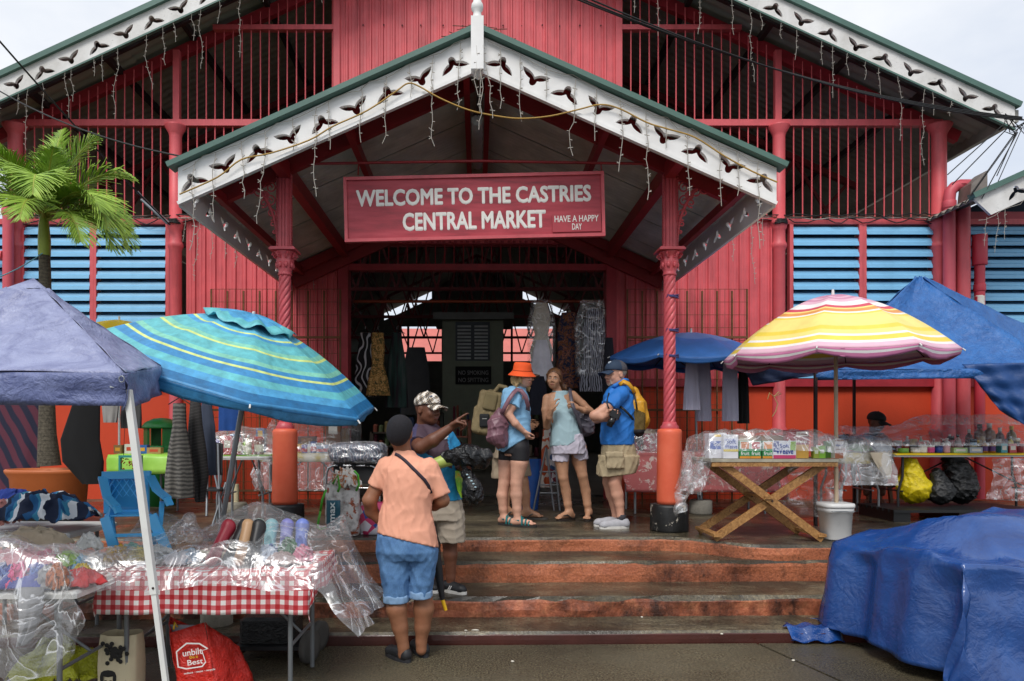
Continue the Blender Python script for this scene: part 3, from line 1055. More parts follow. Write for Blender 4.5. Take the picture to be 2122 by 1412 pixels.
# far pink-roofed building seen through the hall
fb = thing('far_building', (0, 46, 0), 'pink-roofed building behind, glimpsed through the hall', 'building')
PINKROOF = mat('pink_far_roof', 'C06A60', .6, var=.1, vs=2)
MB().bx(-9, 9, 46, 52, 0, 4.3).build('wall', mat('grey_block_wall', 'A39C92', .8, var=.25, vs=2), fb)
MB().add([(-9.5, 45.5, 4.3), (9.5, 45.5, 4.3), (6, 50, 8.6), (-6, 50, 8.6)], [(0, 1, 2, 3)]).add([(-9.5, 45.4, 4.15), (9.5, 45.4, 4.15), (9.5, 45.5, 4.3), (-9.5, 45.5, 4.3)], [(0, 1, 2, 3)]).build('roof', PINKROOF, fb)

# ================================================================ entrance porch
YP, YC = 6.4, 7.04
PW, PZ, PS = 2.637, 5.03, .447
def zp(x): return PZ - PS * abs(x)
po = thing('entrance_porch', (0, YC, H4), 'gabled red entrance porch with twisted columns and white bird-cut fascia', 'porch')
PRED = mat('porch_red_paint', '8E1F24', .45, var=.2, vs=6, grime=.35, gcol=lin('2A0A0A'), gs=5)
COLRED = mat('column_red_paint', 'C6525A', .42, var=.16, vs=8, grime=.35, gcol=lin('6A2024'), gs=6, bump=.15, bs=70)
# fascia boards
for s_ in (-1, 1):
    bs_ = [.24 + i * .315 for i in range(9)]
    bargeboard('fascia_board', (0, YP, PZ - .02), (s_ * PW, YP, zp(PW) - .02), .30, bs_, .132, WHITE, po, flip=1, th=.045)
    MB().bar((s_ * .0, YP - .02, PZ + .015), (s_ * (PW + .07), YP - .02, zp(PW + .07) + .015), .16, .045).build('green_cap', GREEN_CAP, po)
    MB().bar((0, YP - .012, PZ - .335), (s_ * PW, YP - .012, zp(PW) - .335), .05, .03).build('moulding', WHITE, po)
    # side eave board, birds cut through
    T = M(((0, 0, 1, s_ * PW), (1, 0, 0, YP + .03), (0, 1, 0, zp(PW) - .06), (0, 0, 0, 1)))
    lp = [[(0, 0), (3.85, 0), (3.85, -.29), (0, -.29)]] + [bird(.28 + i * .40, -.145, .12, i % 2 == 0) for i in range(9)]
    link('eave_board', loops_mesh('eave_board', lp, .03, T, WHITE), po)
    # roof sheets
    YE = [6.43, 7.2, 8.0, 8.8, 9.6, 10.29]
    for i in range(5):
        slope(s_, YE[i] + .006, YE[i + 1] - .006, .0, PW + .02, lambda x: zp(x) - .035, .077, .009, .008, [SHEET_U], 'roof_sheet', po)
    MB().add([(0, 6.44, PZ - .005), (s_ * (PW + .03), 6.44, zp(PW + .03) - .005), (s_ * (PW + .03), 10.28, zp(PW + .03) - .005), (0, 10.28, PZ - .005)], [(0, 1, 2, 3) if s_ > 0 else (3, 2, 1, 0)]).build('gap_light_cover', GREEN_CAP, po)  # added cover keeps sky light out of the sheet gaps, so they read dark
    # rafters, purlins, plates
    for y in (6.62, YC, 10.1):
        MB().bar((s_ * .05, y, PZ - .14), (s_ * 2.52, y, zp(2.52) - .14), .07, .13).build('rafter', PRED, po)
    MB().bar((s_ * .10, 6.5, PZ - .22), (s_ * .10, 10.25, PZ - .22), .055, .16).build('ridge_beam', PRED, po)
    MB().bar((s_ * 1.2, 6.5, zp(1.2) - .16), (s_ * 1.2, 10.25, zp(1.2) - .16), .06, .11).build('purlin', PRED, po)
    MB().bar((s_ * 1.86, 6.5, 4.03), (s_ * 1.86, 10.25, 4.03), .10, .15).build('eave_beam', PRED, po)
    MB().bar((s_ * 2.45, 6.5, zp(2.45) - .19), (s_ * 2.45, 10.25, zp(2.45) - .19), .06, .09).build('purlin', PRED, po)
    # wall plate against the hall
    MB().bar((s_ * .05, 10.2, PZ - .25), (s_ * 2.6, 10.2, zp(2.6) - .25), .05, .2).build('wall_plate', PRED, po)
MB().tube([(-1.84, YC - .02, 4.1), (0, YC - .02, 4.13), (1.84, YC - .02, 4.1)], .014, 8).build('tie_rod', PRED, po)
for x in (-1.15, 1.2):
    MB().tube([(x, YC - .02, 4.1), (x, YC - .06, 3.98)], .006, 6).build('hanger', PRED, po)
# finial post at the apex
fin = MB()
fin.bx(-.055, .055, YP - .115, YP + .02, 4.66, 5.12)
fin.add([(-.055, YP - .115, 4.66), (.055, YP - .115, 4.66), (.055, YP + .02, 4.66), (-.055, YP + .02, 4.66), (0, YP - .04, 4.60)], [(0, 4, 1), (1, 4, 2), (2, 4, 3), (3, 4, 0)])
fin.lathe([(.05, 5.1), (.04, 5.15), (.034, 5.19), (.05, 5.21), (.053, 5.235), (.05, 5.26), (.036, 5.28), (.036, 5.33), (.034, 5.9)], 14, (0, YP - .04, 0))
fin.build('finial', WHITE, po)
# columns
def porch_column(s_, base_m, shaft_m, lab):
    x = s_ * 1.87
    c = V((x, YC, 0))
    NS = 190
    prof = [(.058, 1.56 + (3.02 - 1.56) * i / NS) for i in range(NS + 1)]
    def tw(th, z, r):
        q_ = abs(math.sin(3 * th - z * 40)) ** .7
        return r - (.016 * (1 - q_ / .7) ** .8 if q_ < .7 else 0)
    col = MB().lathe(prof, 48, c, fn=tw).build('column', COLRED, po)
    MB().lathe([(.09, 1.52), (.085, 1.535), (.092, 1.55), (.07, 1.575), (.064, 1.6)], 24, c).build('collar', COLRED, col)
    MB().lathe([(.118, .80), (.124, .84), (.119, 1.2), (.117, 1.47), (.119, 1.50), (.112, 1.525), (.09, 1.535)], 28, c).build('plinth', shaft_m, col)
    def worn(th, z, r):
        return r + .004 * math.sin(5 * th + 9 * z) + .003 * math.sin(11 * th - 20 * z)
    MB().lathe([(.178, H4 - .01), (.182, H4 + .02), (.18, .66), (.182, .78), (.176, .802), (.115, .806)], 32, c, fn=worn).build('base', base_m, col)
    # capital
    cap = MB()
    def leaf(th, z, r):
        return r + .010 * max(0, math.cos(8 * th)) * (3.06 < z < 3.2)
    cap.lathe([(.062, 3.02), (.07, 3.03), (.062, 3.045), (.062, 3.06), (.07, 3.10), (.078, 3.14), (.08, 3.16), (.074, 3.18), (.082, 3.21), (.1, 3.235), (.105, 3.25)], 40, c, fn=leaf)
    cap.bx(x - .125, x + .125, YC - .125, YC + .125, 3.252, 3.268)
    cap.bx(x - .115, x + .115, YC - .115, YC + .115, 3.269, 3.282)
    for a in range(4):            # volutes at the corners
        th = R(45 + 90 * a)
        for dlt in (-.42, .42):
            t2 = th + dlt
            o = c + V((math.cos(t2) * .082, math.sin(t2) * .082, 3.2))
            e1 = V((math.cos(th), math.sin(th), 0)).lerp(V((math.cos(t2), math.sin(t2), 0)), .3).normalized()
            pts = []
            for k in range(15):
                an = k / 14 * 3.6 * math.pi
                rr = .034 * (1 - k / 17)
                pts.append(o + e1 * (rr * math.cos(an) + .01) + V((0, 0, rr * math.sin(an) + .008)))
            cap.tube(pts, .008, 5)
    for a in range(8):            # acanthus tips
        th = R(22.5 + 45 * a)
        o = c + V((math.cos(th) * .076, math.sin(th) * .076, 3.12))
        cap.ell(o, (.018, .018, .032), 7, 5)
    cap.build('capital', COLRED, col)
    # fluted square post above
    up = MB()
    up.bx(x - .048, x + .048, YC - .048, YC + .048, 3.282, 4.05)
    for k in (-1, 0, 1):
        up.bx(x + k * .03 - .009, x + k * .03 + .009, YC - .058, YC - .048, 3.29, 4.0)
    up.bx(x - .066, x - .049, YC - .03, YC + .03, 3.29, 4.0)
    up.bx(x + .049, x + .066, YC - .03, YC + .03, 3.29, 4.0)
    up.build('upper_post', COLRED, col)
    for sd_ in (-1, 1):           # beaded edges
        bd = MB()
        for k in range(26):
            bd.ell((x + sd_ * .07, YC - .04, 3.31 + k * .027), (.007, .007, .009), 5, 4)
        bd.build('beading', COLRED, col)
    # scrolled bracket on the outer side
    br = MB()
    W_, Hh = .42, .66
    zt = 3.97
    arc = [(s_ * (.07 + W_ * (1 - math.cos(R(90) * k / 14)) ** 1.0), zt - Hh + Hh * math.sin(R(90) * k / 14) ** 1.0) for k in range(15)]
    br.tube([(x + a, YC, z) for a, z in arc], .016, 6)
    br.tube([(x + s_ * .075, YC, zt - Hh), (x + s_ * .075, YC, zt)], .012, 6)
    br.tube([(x + s_ * .07, YC, zt - .0), (x + s_ * (W_ + .1), YC, zt - .165)], .018, 6)
    def spiral(cx, cz, r0, turns, a0, dirn, rt=.0085):
        pts = []
        for k in range(int(14 * turns) + 1):
            an = a0 + dirn * k / 14 * 2 * math.pi
            rr = r0 * (1 - .8 * k / (14 * turns))
            pts.append((x + s_ * (cx + rr * math.cos(an)), YC, cz + rr * math.sin(an)))
        br.tube(pts, rt, 5)
    for (cx, cz, r0, tn, a0, dr) in ((.14, zt - .09, .062, 1.5, 0, 1), (.25, zt - .13, .06, 1.4, 2, -1), (.145, zt - .22, .058, 1.4, 1, 1), (.13, zt - .34, .046, 1.4, 4, -1), (.34, zt - .115, .042, 1.3, 3, 1), (.12, zt - .44, .034, 1.3, 1, 1), (.21, zt - .24, .045, 1.3, 5, -1), (.105, zt - .52, .022, 1.2, 2, 1)):
        spiral(cx, cz, r0, tn, a0, dr)
    for k in range(9):
        th = k / 9 * 2 * math.pi
        br.ell((x + s_ * (.195 + .032 * math.cos(th)), YC, zt - .165 + .032 * math.sin(th)), (.016, .008, .016), 6, 4)
    br.ell((x + s_ * .195, YC, zt - .165), (.02, .012, .02), 8, 5)
    br.build('bracket', COLRED, col)
    return col
PL = mat('orange_plinth_paint', fn=lambda N, b: N.mix(N.ramp(N.noise(5.5, 6, .6), [(.66, 0.), (.68, 1.)]), N.ramp(N.noise(4, 5, .6), [(.3, lin('D85A3C')), (.7, lin('E46E4E'))]), lin('9A8A52')), rough=.5, bump=.15, bs=60)
BASE_L = mat('black_base_paint', '1B1D20', .45, var=.3, vs=7)
BASE_R = mat('peeling_black_base', fn=lambda N, b: N.mix(N.ramp(N.noise(6.5, 8, .7), [(.57, 0.), (.6, 1.)]), lin('141414'), N.ramp(N.noise(13, 5, .6), [(.38, lin('C8502C')), (.52, lin('B08A68')), (.6, lin('D6CDBD'))])), rough=.5, bump=.5, bs=20)
porch_column(-1, BASE_L, PL, '')
porch_column(1, BASE_R, PL, '')

# ---- ceiling lamp under the ridge
lm = thing('ceiling_lamp', (0, 7.6, 4.5), 'unlit grey strip lamp hung under the porch ridge', 'lamp')
cov = MB(M.Translation((0, 7.0, 4.52)) @ M.Rotation(R(-90), 4, 'X'))
cov.lathe([(.05, 0), (.056, .015), (.056, 1.17), (.05, 1.185)], 14, (0, 0, 0))
cov.build('diffuser', mat('dusty_diffuser', '8F8F8C', .4, var=.2, vs=8), lm)
tr = MB().bx(-.04, .04, 7.02, 8.17, 4.565, 4.61)
tr.build('tray', DARKSTEEL, lm)
for k in range(7):
    MB().bx(-.062, .062, 7.06 + k * .175, 7.085 + k * .175, 4.5, 4.58).build('clip', mat('lamp_clip', '77726C', .5), lm)
MB().tube([(0, 7.0, 4.56), (0, 7.0, 4.8)], .006, 6).build('rod', DARKSTEEL, lm)

# ---- welcome sign
def text_fit(body, c, w_, h_, T, m, name, parent, bold=.0, depth=.004):
    """lettering scaled to an exact width and cap height, centred on c in the frame T"""
    me = text_mesh(body, 1., M.Identity(4), m, depth=.01)
    if bold:             # brush-thick strokes: shifted layers, each a hair apart in depth
        v0 = [v.co.copy() for v in me.vertices]; f0 = [tuple(p.vertices) for p in me.polygons]
        vs, fs = [], []
        for k in range(9):
            d = V((0, 0, 0)) if k == 8 else V((math.cos(k * R(45)) * bold, math.sin(k * R(45)) * bold, -.0012 * (k + 1)))
            fs += [tuple(i + len(vs) for i in f_) for f_ in f0]
            vs += [v + d for v in v0]
        me = bpy.data.meshes.new('lettering'); me.from_pydata(vs, [], fs); me.materials.append(m)
    co = np.empty(len(me.vertices) * 3); me.vertices.foreach_get('co', co); co = co.reshape(-1, 3)
    a, b = co.min(0), co.max(0)
    S = M.Diagonal((w_ / (b[0] - a[0]), h_ / (b[1] - a[1]), depth / .01, 1))
    me.transform(T @ M.Translation((c[0], c[1], c[2] if len(c) > 2 else 0)) @ S @ M.Translation((-(a[0] + b[0]) / 2, -(a[1] + b[1]) / 2, 0)))
    return link(name, me, parent)
YS = 6.93
sgc = P(983, 429.5, YS)
sg = thing('welcome_sign', sgc, 'red painted wooden sign hung across the porch with white lettering', 'sign')
ST = facing(sgc, roll=R(1.35))
def signred(N, b):
    a = N.ramp(N.noise(2.0, 6, .6, N.co((1, 1, 7))), [(.28, lin('6E1A24')), (.5, lin('A52C3A')), (.72, lin('B8404C'))])
    return a
SIGNRED = mat('brushed_sign_red', fn=signred, rough=.45)
mb = MB(ST); mb.bx(-1.22, 1.22, -.28, .28, -.02, 0); mb.build('board', SIGNRED, sg)
for (a, b, c_, d) in ((-1.245, 1.245, .28, .31), (-1.245, 1.245, -.31, -.28), (-1.245, -1.215, -.28, .28), (1.215, 1.245, -.28, .28)):
    mb = MB(ST); mb.bx(a, b, c_, d, -.028, .022); mb.build('frame_strip', COLRED, sg)
SIGNW = mat('sign_white_paint', 'E4E1DA', .5, var=.06, vs=20)
k = YS / F
text_fit('WELCOME TO THE CASTRIES', (-.005, .108, .003), 487 * k, 35 * k, ST, SIGNW, 'lettering', sg, bold=.035)
text_fit('CENTRAL MARKET', (-.004, -.128, .003), 297 * k, 38 * k, ST, SIGNW, 'lettering', sg, bold=.035)
mb = MB(ST); mb.bx(.742, 1.205, -.262, -.09, .001, .016); pn = mb.build('small_panel', mat('small_sign_red', 'A83440', .45, var=.1, vs=9), sg)
text_fit('HAVE A HAPPY', (.973, -.138, .018), 91 * k, 13.5 * k, ST, SIGNW, 'lettering', pn, bold=.012)
text_fit('DAY', (.975, -.214, .018), 20 * k, 13 * k, ST, SIGNW, 'lettering', pn, bold=.012)

# ---- icicle light strings
WIRE = mat('white_light_wire', 'A8A298', .5, var=.1)
def icicles(name, label, p0, p1, n, lens, y, seed, skip=.12, run=True, rad=.0028, slack=.03, grp=None):
    rg = random.Random(seed)
    p0, p1 = V(p0), V(p1)
    t = thing(name, p0.lerp(p1, .5), label, 'string lights', grp)
    if run:
        pts = [p0.lerp(p1, i / (n * 2)) + V((rg.uniform(-.02, .02), 0, rg.uniform(-slack, slack))) for i in range(n * 2 + 1)]
        MB().tube(pts, rad, 4).build('wire_run', WIRE, t)
    for i in range(n):
        if rg.random() < skip:
            continue
        a = p0.lerp(p1, (i + rg.uniform(.2, .8)) / n)
        L = lens[i % len(lens)] * rg.uniform(.7, 1.2)
        m_ = max(4, int(L / .07))
        pts, x = [], 0
        for j in range(m_ + 1):
            pts.append(a + V((x, rg.uniform(-.004, .004), -L * j / m_)))
            x += rg.gauss(0, .012)
        d = MB()
        d.tube(pts, rad, 4)
        for j in range(1, m_):
            for _ in range(2 if rg.random() < .4 else 1):
                s2 = rg.choice((-1, 1))
                d.tube([pts[j], pts[j] + V((s2 * .022, -.004, rg.uniform(-.012, .02)))], [rad, rad * 1.3], 4)
        d.build('drop', WIRE, t)
    return t
for s_ in (-1, 1):
    icicles('icicle_lights', ('icicle light wires along the main gable bargeboard towards the ' + ('palm' if s_ < 0 else 'drainpipes')), (s_ * 1.6, YB - .04, zroof(1.6) - .33), (s_ * 6.75, YB - .04, zroof(6.75) - .33), 27, [.25, .55, .75, .4, .9, .3], YB - .04, 5 + s_, run=False)
    icicles('icicle_lights', ('icicle light wires over the porch fascia on the ' + ('parasol-striped' if s_ > 0 else 'palm') + ' side'), (s_ * .1, YP - .05, zp(.1) - .05), (s_ * 2.6, YP - .05, zp(2.6) - .05), 12, [.55, .8, .35, .7, .5], 6.3, 15 + s_, skip=.05, rad=.0034)
    a = V((s_ * 2.05, YW - .09, fz(452))); b = V((s_ * 4.15, YW - .09, fz(456)))
    icicles('icicle_lights', ('limp light wires hanging on the ribbed wall beside the ' + ('blue-striped umbrella' if s_ < 0 else 'yellow-striped umbrella')), a, b, 13, [.6, .9, .35, 1.0, .7], 10, 25 + s_, rad=.0034)
icicles('icicle_lights', 'tangled light wires hanging from the charred side hall bargeboard', (6.4, 9.24, 4.2), (7.6, 9.24, 4.7), 8, [.4, .7, .5], 9.2, 44)
icicles('icicle_lights', 'short bunch of light wires wrapped round the porch finial', (-.05, YP - .11, 4.86), (.06, YP - .11, 4.86), 4, [.6, .85, .5], 6.3, 41, skip=0, rad=.0034)
# ---- yellow cable draped on the fascia
yc = YP - .06
pts = [P(*a, yc) for a in ((372, 403), (450, 368), (500, 331), (560, 318), (640, 291), (690, 262), (760, 230), (820, 190), (846, 173), (870, 180), (910, 203), (970, 228), (1030, 241), (1080, 246), (1140, 241), (1200, 227), (1245, 217), (1285, 226), (1340, 254), (1385, 268), (1440, 285), (1500, 323), (1560, 356), (1611, 378))]
from mathutils.geometry import interpolate_bezier
sm_ = []
for i in range(len(pts) - 1):
    a, b = pts[i], pts[i + 1]
    t0 = (pts[min(i + 1, len(pts) - 1)] - pts[max(i - 1, 0)]) / 6
    t1 = (pts[min(i + 2, len(pts) - 1)] - pts[i]) / 6
    sm_ += [V(p) for p in interpolate_bezier(a, a + t0, b - t1, b, 5)[:-1]]
tag(MB().tube(sm_ + [pts[-1]], .0068, 6).build('cable', mat('yellow_brown_cable', 'A9843A', .5, var=.2)), 'yellow-brown cable looped along the white porch fascia', 'cable')
# ---- overhead wires
BLK = mat('black_cable', '151515', .6)
def wire(label, a, b, sag, r=.008, m=BLK, name='overhead_cable'):
    return tag(MB().tube(catenary(a, b, sag, 16), r, 5).build(name, m), label, 'cable')
wire('black stay wire slanting past the palm crown to the round column', P(-40, 40, 7.5), P(352, 466, 10.1), .05, .011)
wire('thin black cable crossing behind the palm to the porch roof corner', P(-40, 165, 8.5), P(380, 325, 6.6), .12, .008)
for i, (dy, lb) in enumerate(((0, 'topmost black service cable running to the eave corner'), (9, 'second black service cable below the topmost one'), (22, 'lowest black service cable of the three running to the eave'))):
    wire(lb, P(1150 + dy * 3, -20 + dy * .7, 7.6), P(2118, 243 + i * 3, 9.15), .22, .009)
# stay wire turnbuckle
tb = MB()
a, b = P(285, 398, 10.0), P(352, 466, 10.1)
tb.tube([a, a.lerp(b, .15), a.lerp(b, .3), b], [.02, .012, .012, .012], 6)
tb.tube([a.lerp(b, .35) + V((-.1, -.02, .05)), a.lerp(b, .95)], [.02, .03], 6)
tag(tb.build('wire_clamp', mat('galvanised_metal', '8D9296', .4, metal=.7)), 'grey metal tensioner on the stay wire by the round column', 'clamp')
# cable bundle clipped along the lintels
for s_, lb in ((-1, 'loose cable bundle along the lintel behind the palm'), (1, 'loose cable bundle along the lintel towards the drainpipes')):
    t = thing('cable_bundle', (s_ * 5.2, YW - .08, fz(458)), lb, 'cable')
    for k in range(4):
        rg = random.Random(70 + k + s_)
        x0, x1 = s_ * 4.0, s_ * 6.5
        pts = [(x0 + (x1 - x0) * i / 26, YW - .07 - k * .01, fz(457) + .015 * k + rg.gauss(0, .012) - .06 * (k == 0) * math.sin(i * .7) ** 2) for i in range(27)]
        MB().tube(pts, .008, 5).build('strand', [BLK, WIRE, mat('brown_cable', '6A4A3C', .6), BLK][k], t)
    for k in range(3):
        th = MB()
        th.tube([(s_ * 4.28 + .1 * math.cos(a_ * .5), YW - .03 - .1 * abs(math.sin(a_ * .5)) - .03, fz(461) - k * .02 + .01 * math.sin(a_)) for a_ in range(0, 13)], .009, 5)
        th.build('wrap', BLK, t)
# knot of wires at the eave corner
t = thing('wire_knot', P(2105, 262, 9.2), 'tangled knot of black wires at the eave corner bracket', 'cable')
rg = random.Random(9)
for k in range(7):
    c0 = P(2100, 258, 9.2)
    pts = [c0 + V((rg.uniform(-.15, .15), rg.uniform(-.06, .02), rg.uniform(-.15, .15))) for _ in range(4)] + [P(rg.uniform(1960, 2110), rg.uniform(320, 420), 9.25)]
    MB().tube(pts, .007, 4).build('strand', BLK, t)
# dry vine on the porch ridge
vn = MB()
rg = random.Random(5)
for k in range(46):
    s_ = rg.choice((-1, 1))
    x0 = s_ * rg.uniform(.05, .33)
    b0 = V((x0, YP + .05 + rg.uniform(0, .1), zp(x0) + .05))
    hgt = .13 * (1 - abs(x0) / .42)
    vn.tube([b0, b0 + V((rg.uniform(-.06, .06), rg.uniform(-.03, .03), hgt * rg.uniform(.4, 1))), b0 + V((rg.uniform(-.16, .16), rg.uniform(-.03, .03), hgt * rg.uniform(.2, .9)))], .004, 4)
tag(vn.build('dry_vine', mat('dry_twigs', '5A4030', .9, var=.3), None), 'tangle of dry brown twigs on the porch ridge behind the finial', 'plant', kind='stuff')

# ================================================================ people
from mathutils.bvhtree import BVHTree
def surf(obs):
    """finds the front surface point under a photo pixel on given meshes"""
    trees = []
    for o in (obs if isinstance(obs, (list, tuple)) else [obs]):
        me = o.data
        trees.append(BVHTree.FromPolygons([v.co for v in me.vertices], [tuple(p.vertices) for p in me.polygons]))
    o0 = V((0, 0, HC))
    def f(px, py, lift=.004):
        d = (P(px, py, 1) - o0).normalized()
        best = None
        for t in trees:
            h_ = t.ray_cast(o0, d)
            if h_[0] is not None and (best is None or h_[3] < best[3]):
                best = h_
        if best is None:
            return None
        return best[0] - d * lift
    return f
def ribbon(pts, w_, th=.004, face=(0, -1, 0)):
    """flat strap through points, facing roughly towards face"""
    pts = [V(p) for p in pts if p is not None]
    mb = MB()
    k = len(pts)
    f = V(face)
    vs = []
    for i, p in enumerate(pts):
        d = (pts[min(i + 1, k - 1)] - pts[max(i - 1, 0)]).normalized()
        a = d.cross(f).normalized() * (w_ / 2)
        n_ = a.cross(d).normalized() * th
        vs += [p - a, p + a, p + a + n_, p - a + n_]
    fs = []
    for i in range(k - 1):
        for j in range(4):
            fs.append((4 * i + j, 4 * i + (j + 1) % 4, 4 * i + 4 + (j + 1) % 4, 4 * i + 4 + j))
    fs += [(3, 2, 1, 0), tuple(4 * (k - 1) + j for j in range(4))]
    return mb.add(vs, fs, 0, True)

class Fig:
    def __init__(s, Y):
        s.Y = Y
    def J(s, px, py, dy=0.):
        return P(px, py, s.Y + dy)
    def r(s, px):
        return px * s.Y / F
    def rows(s, rows):
        """(py, left px, right px, half depth m, dy)"""
        out = []
        for q in rows:
            py, a, b, d = q[:4]
            dy = q[4] if len(q) > 4 else 0
            c = s.J((a + b) / 2, py)
            out.append((c.z, c.x, s.Y + dy, s.r((b - a) / 2), d))
        return out

def headframe(c, yaw, pitch=0., roll=0.):
    f = V((math.sin(yaw) * math.cos(pitch), -math.cos(yaw) * math.cos(pitch), math.sin(pitch)))
    rt = V((-math.cos(yaw), -math.sin(yaw), 0))           # person's own left-right axis
    up = rt.cross(f).normalized()
    if up.z < 0:
        up = -up
    m = M((rt, f, up)).transposed()
    m = m @ M.Rotation(roll, 3, 'Y')
    return V(c), m
def head(bl, c, m, s=1., jaw=1., female=False):
    w_ = lambda *p: c + m @ (V(p) * s)
    q = lambda *r: tuple(x * s for x in r)
    bl.ell(w_(0, -.012, .032), q(.076, .098, .088), m, .01)
    bl.ell(w_(0, .028, -.02), q(.064, .068, .082), m, .02)
    bl.ell(w_(0, .05, -.078), q(.036 * jaw, .036, .032), m, .03)
    bl.ell(w_(0, .0, -.055), q(.058 * jaw, .06, .045), m, .03)
    bl.ell(w_(0, .078, .026), q(.05, .02, .018), m, .018)
    bl.limb(w_(0, .092, .012), w_(0, .112, -.024), .007 * s, .012 * s, .010)
    bl.ell(w_(-.014, .099, -.030), .0095 * s, None, .006)
    bl.ell(w_(.014, .099, -.030), .0095 * s, None, .006)
    bl.ell(w_(.036, .066, -.028), q(.024, .02, .024), m, .02)
    bl.ell(w_(-.036, .066, -.028), q(.024, .02, .024), m, .02)
    bl.ell(w_(0, .088, -.057), q(.024, .011, .007), m, .008)
    bl.ell(w_(0, .084, -.068), q(.021, .011, .007), m, .008)
    for sd_ in (-1, 1):
        bl.ell(w_(sd_ * .030, .098, .006), q(.017, .012, .010), m, .008, sub=True)
        bl.ell(w_(sd_ * .030, .081, .006), q(.014, .012, .012), m, .004)
        bl.ell(w_(sd_ * .079, -.008, -.004), q(.010, .020, .032), m @ M.Rotation(R(-12), 3, 'X'), .008)
        bl.ell(w_(sd_ * .088, -.004, .0), q(.006, .010, .018), m, .006, sub=True)
    return w_
def face_bits(parent, c, m, s, brow, lip, eye='1C120C', white=True):
    w_ = lambda *p: c + m @ (V(p) * s)
    for sd_ in (-1, 1):
        e = MB()
        T = M.Translation(w_(sd_ * .030, .0905, .006)) @ m.to_4x4()
        e.T = T
        e.ell((0, 0, 0), (.0125 * s, .0045 * s, .0058 * s), 10, 6, 0)
        e.ell((0, .003 * s, 0), (.0055 * s, .003 * s, .0055 * s), 8, 5, 1)
        e.build('eye', [mat('eye_white', 'D8D0C8', .3), mat('iris_' + eye, eye, .2)], parent)
        b = MB()
        b.tube([w_(sd_ * .014, .098, .026), w_(sd_ * .03, .0985, .031), w_(sd_ * .046, .089, .026)], [.0035 * s, .0042 * s, .002 * s], 6)
        b.build('eyebrow', brow, parent)
    b = MB()
    b.tube([w_(-.024, .090, -.063), w_(-.01, .0985, -.0615), w_(0, .0985, -.0625), w_(.01, .0985, -.0615), w_(.024, .090, -.063)], [.0015 * s, .0045 * s, .0046 * s, .0045 * s, .0015 * s], 6)
    b.build('lips', lip, parent)
def hand(bl, wrist, d, side, nrm, curls, s=1., thumb=(.5, .6)):
    """palm and five fingers; d: wrist to knuckles, side: towards the thumb, nrm: palm side (fingers curl that way)"""
    d, side, nrm = V(d).normalized(), V(side).normalized(), V(nrm).normalized()
    wr = V(wrist)
    L = [.078, .086, .080, .066]
    for i in range(4):
        off = side * (.030 - .019 * i) * s
        kn = wr + d * (.085 - .004 * abs(i - 1)) * s + off
        bl.limb(wr + off * .55 + d * .012 * s, kn, .0145 * s, .0115 * s, .012)
        cu = curls[i] if hasattr(curls, '__len__') else curls
        p, a = kn, 0.
        for k, (fl, rr) in enumerate(((.50, .0095), (.29, .0085), (.21, .0075))):
            a += cu * (.75 if k == 0 else 1.)
            q = p + (d * math.cos(a) + nrm * math.sin(a)) * L[i] * fl * s
            bl.limb(p, q, rr * s, rr * .88 * s, .0035)
            p = q
    t0 = wr + side * .024 * s + d * .018 * s
    t1 = t0 + (side * thumb[0] + d * .75 + nrm * .35).normalized() * .045 * s
    t2 = t1 + (side * thumb[0] * .3 + d + nrm * thumb[1]).normalized() * .034 * s
    t3 = t2 + (d + nrm * (thumb[1] + .2) - side * .2).normalized() * .026 * s
    bl.limb(t0, t1, .014 * s, .0115 * s, .01)
    bl.limb(t1, t2, .0105 * s, .0095 * s, .003)
    bl.limb(t2, t3, .0095 * s, .008 * s, .003)
def foot(bl, ankle, toe, s=1., z0=None):
    """bare foot from the ankle joint to the toe tips; the sole lies at z0"""
    a, t = V(ankle), V(toe)
    z0 = z0 if z0 is not None else t.z - .02
    d = V((t.x - a.x, t.y - a.y, 0)); L = d.length; d.normalize()
    sd_ = V((-d.y, d.x, 0))
    heel = V((a.x, a.y, z0)) - d * .04 * s + V((0, 0, .03 * s))
    bl.limb(a, heel, .034 * s, .032 * s, .02)
    ball = V((t.x, t.y, z0)) - d * .05 * s
    bl.limb(a + V((0, 0, -.01)), ball + V((0, 0, .026 * s)), .036 * s, .024 * s, .03)
    bl.limb(heel, ball + V((0, 0, .02 * s)), .028 * s, .02 * s, .02)
    for i in range(5):
        o = sd_ * (.034 - .017 * i) * s
        bl.limb(ball + o + V((0, 0, .018 * s)), V((t.x, t.y, z0)) + o - d * .008 * abs(i - 1) + V((0, 0, .012 * s)), .0125 * s, .0105 * s, .006)
def skin(name, col, var=.1):
    return mat(name, col, .5, var=.2, vs=11, bump=.12, bs=120, spec=.4, grime=.35, gcol=tuple(x * k for x, k in zip(lin(col), (.8, .55, .5))), gs=5)

def denim(N, b):
    f = N.noise(9, 6, .6)
    g_ = N.noise(260, 2, .5, N.co((1, 1, .25)))
    c = N.ramp(f, [(.25, lin('3E6590')), (.75, lin('6C95BE'))])
    return N.mix(.25, c, N.ramp(g_, [(.3, lin('27486C')), (.7, lin('A4C0DA'))]), 'OVERLAY')
DENIM = mat('blue_denim', fn=denim, rough=.8, bump=.3, bs=220)
PEACH = mat('peach_jersey', 'E4A286', .8, var=.07, vs=5, bump=.15, bs=260)
SK_A = skin('brown_skin', '8E6046')
SK_B = skin('deep_brown_skin', '6A4230')
SK_C = skin('fair_skin', 'D2A088')
SK_D = skin('tanned_skin', 'B88A6C')
SK_E = skin('ruddy_skin', 'CB9880')
HAIRK = mat('black_hair', '14110F', .7, var=.3, vs=40, bump=.5, bs=140)
SHOEK = mat('black_shoe', '1A1B1E', .55, var=.2, vs=12)
SOLEK = mat('dark_sole', '26262A', .7)

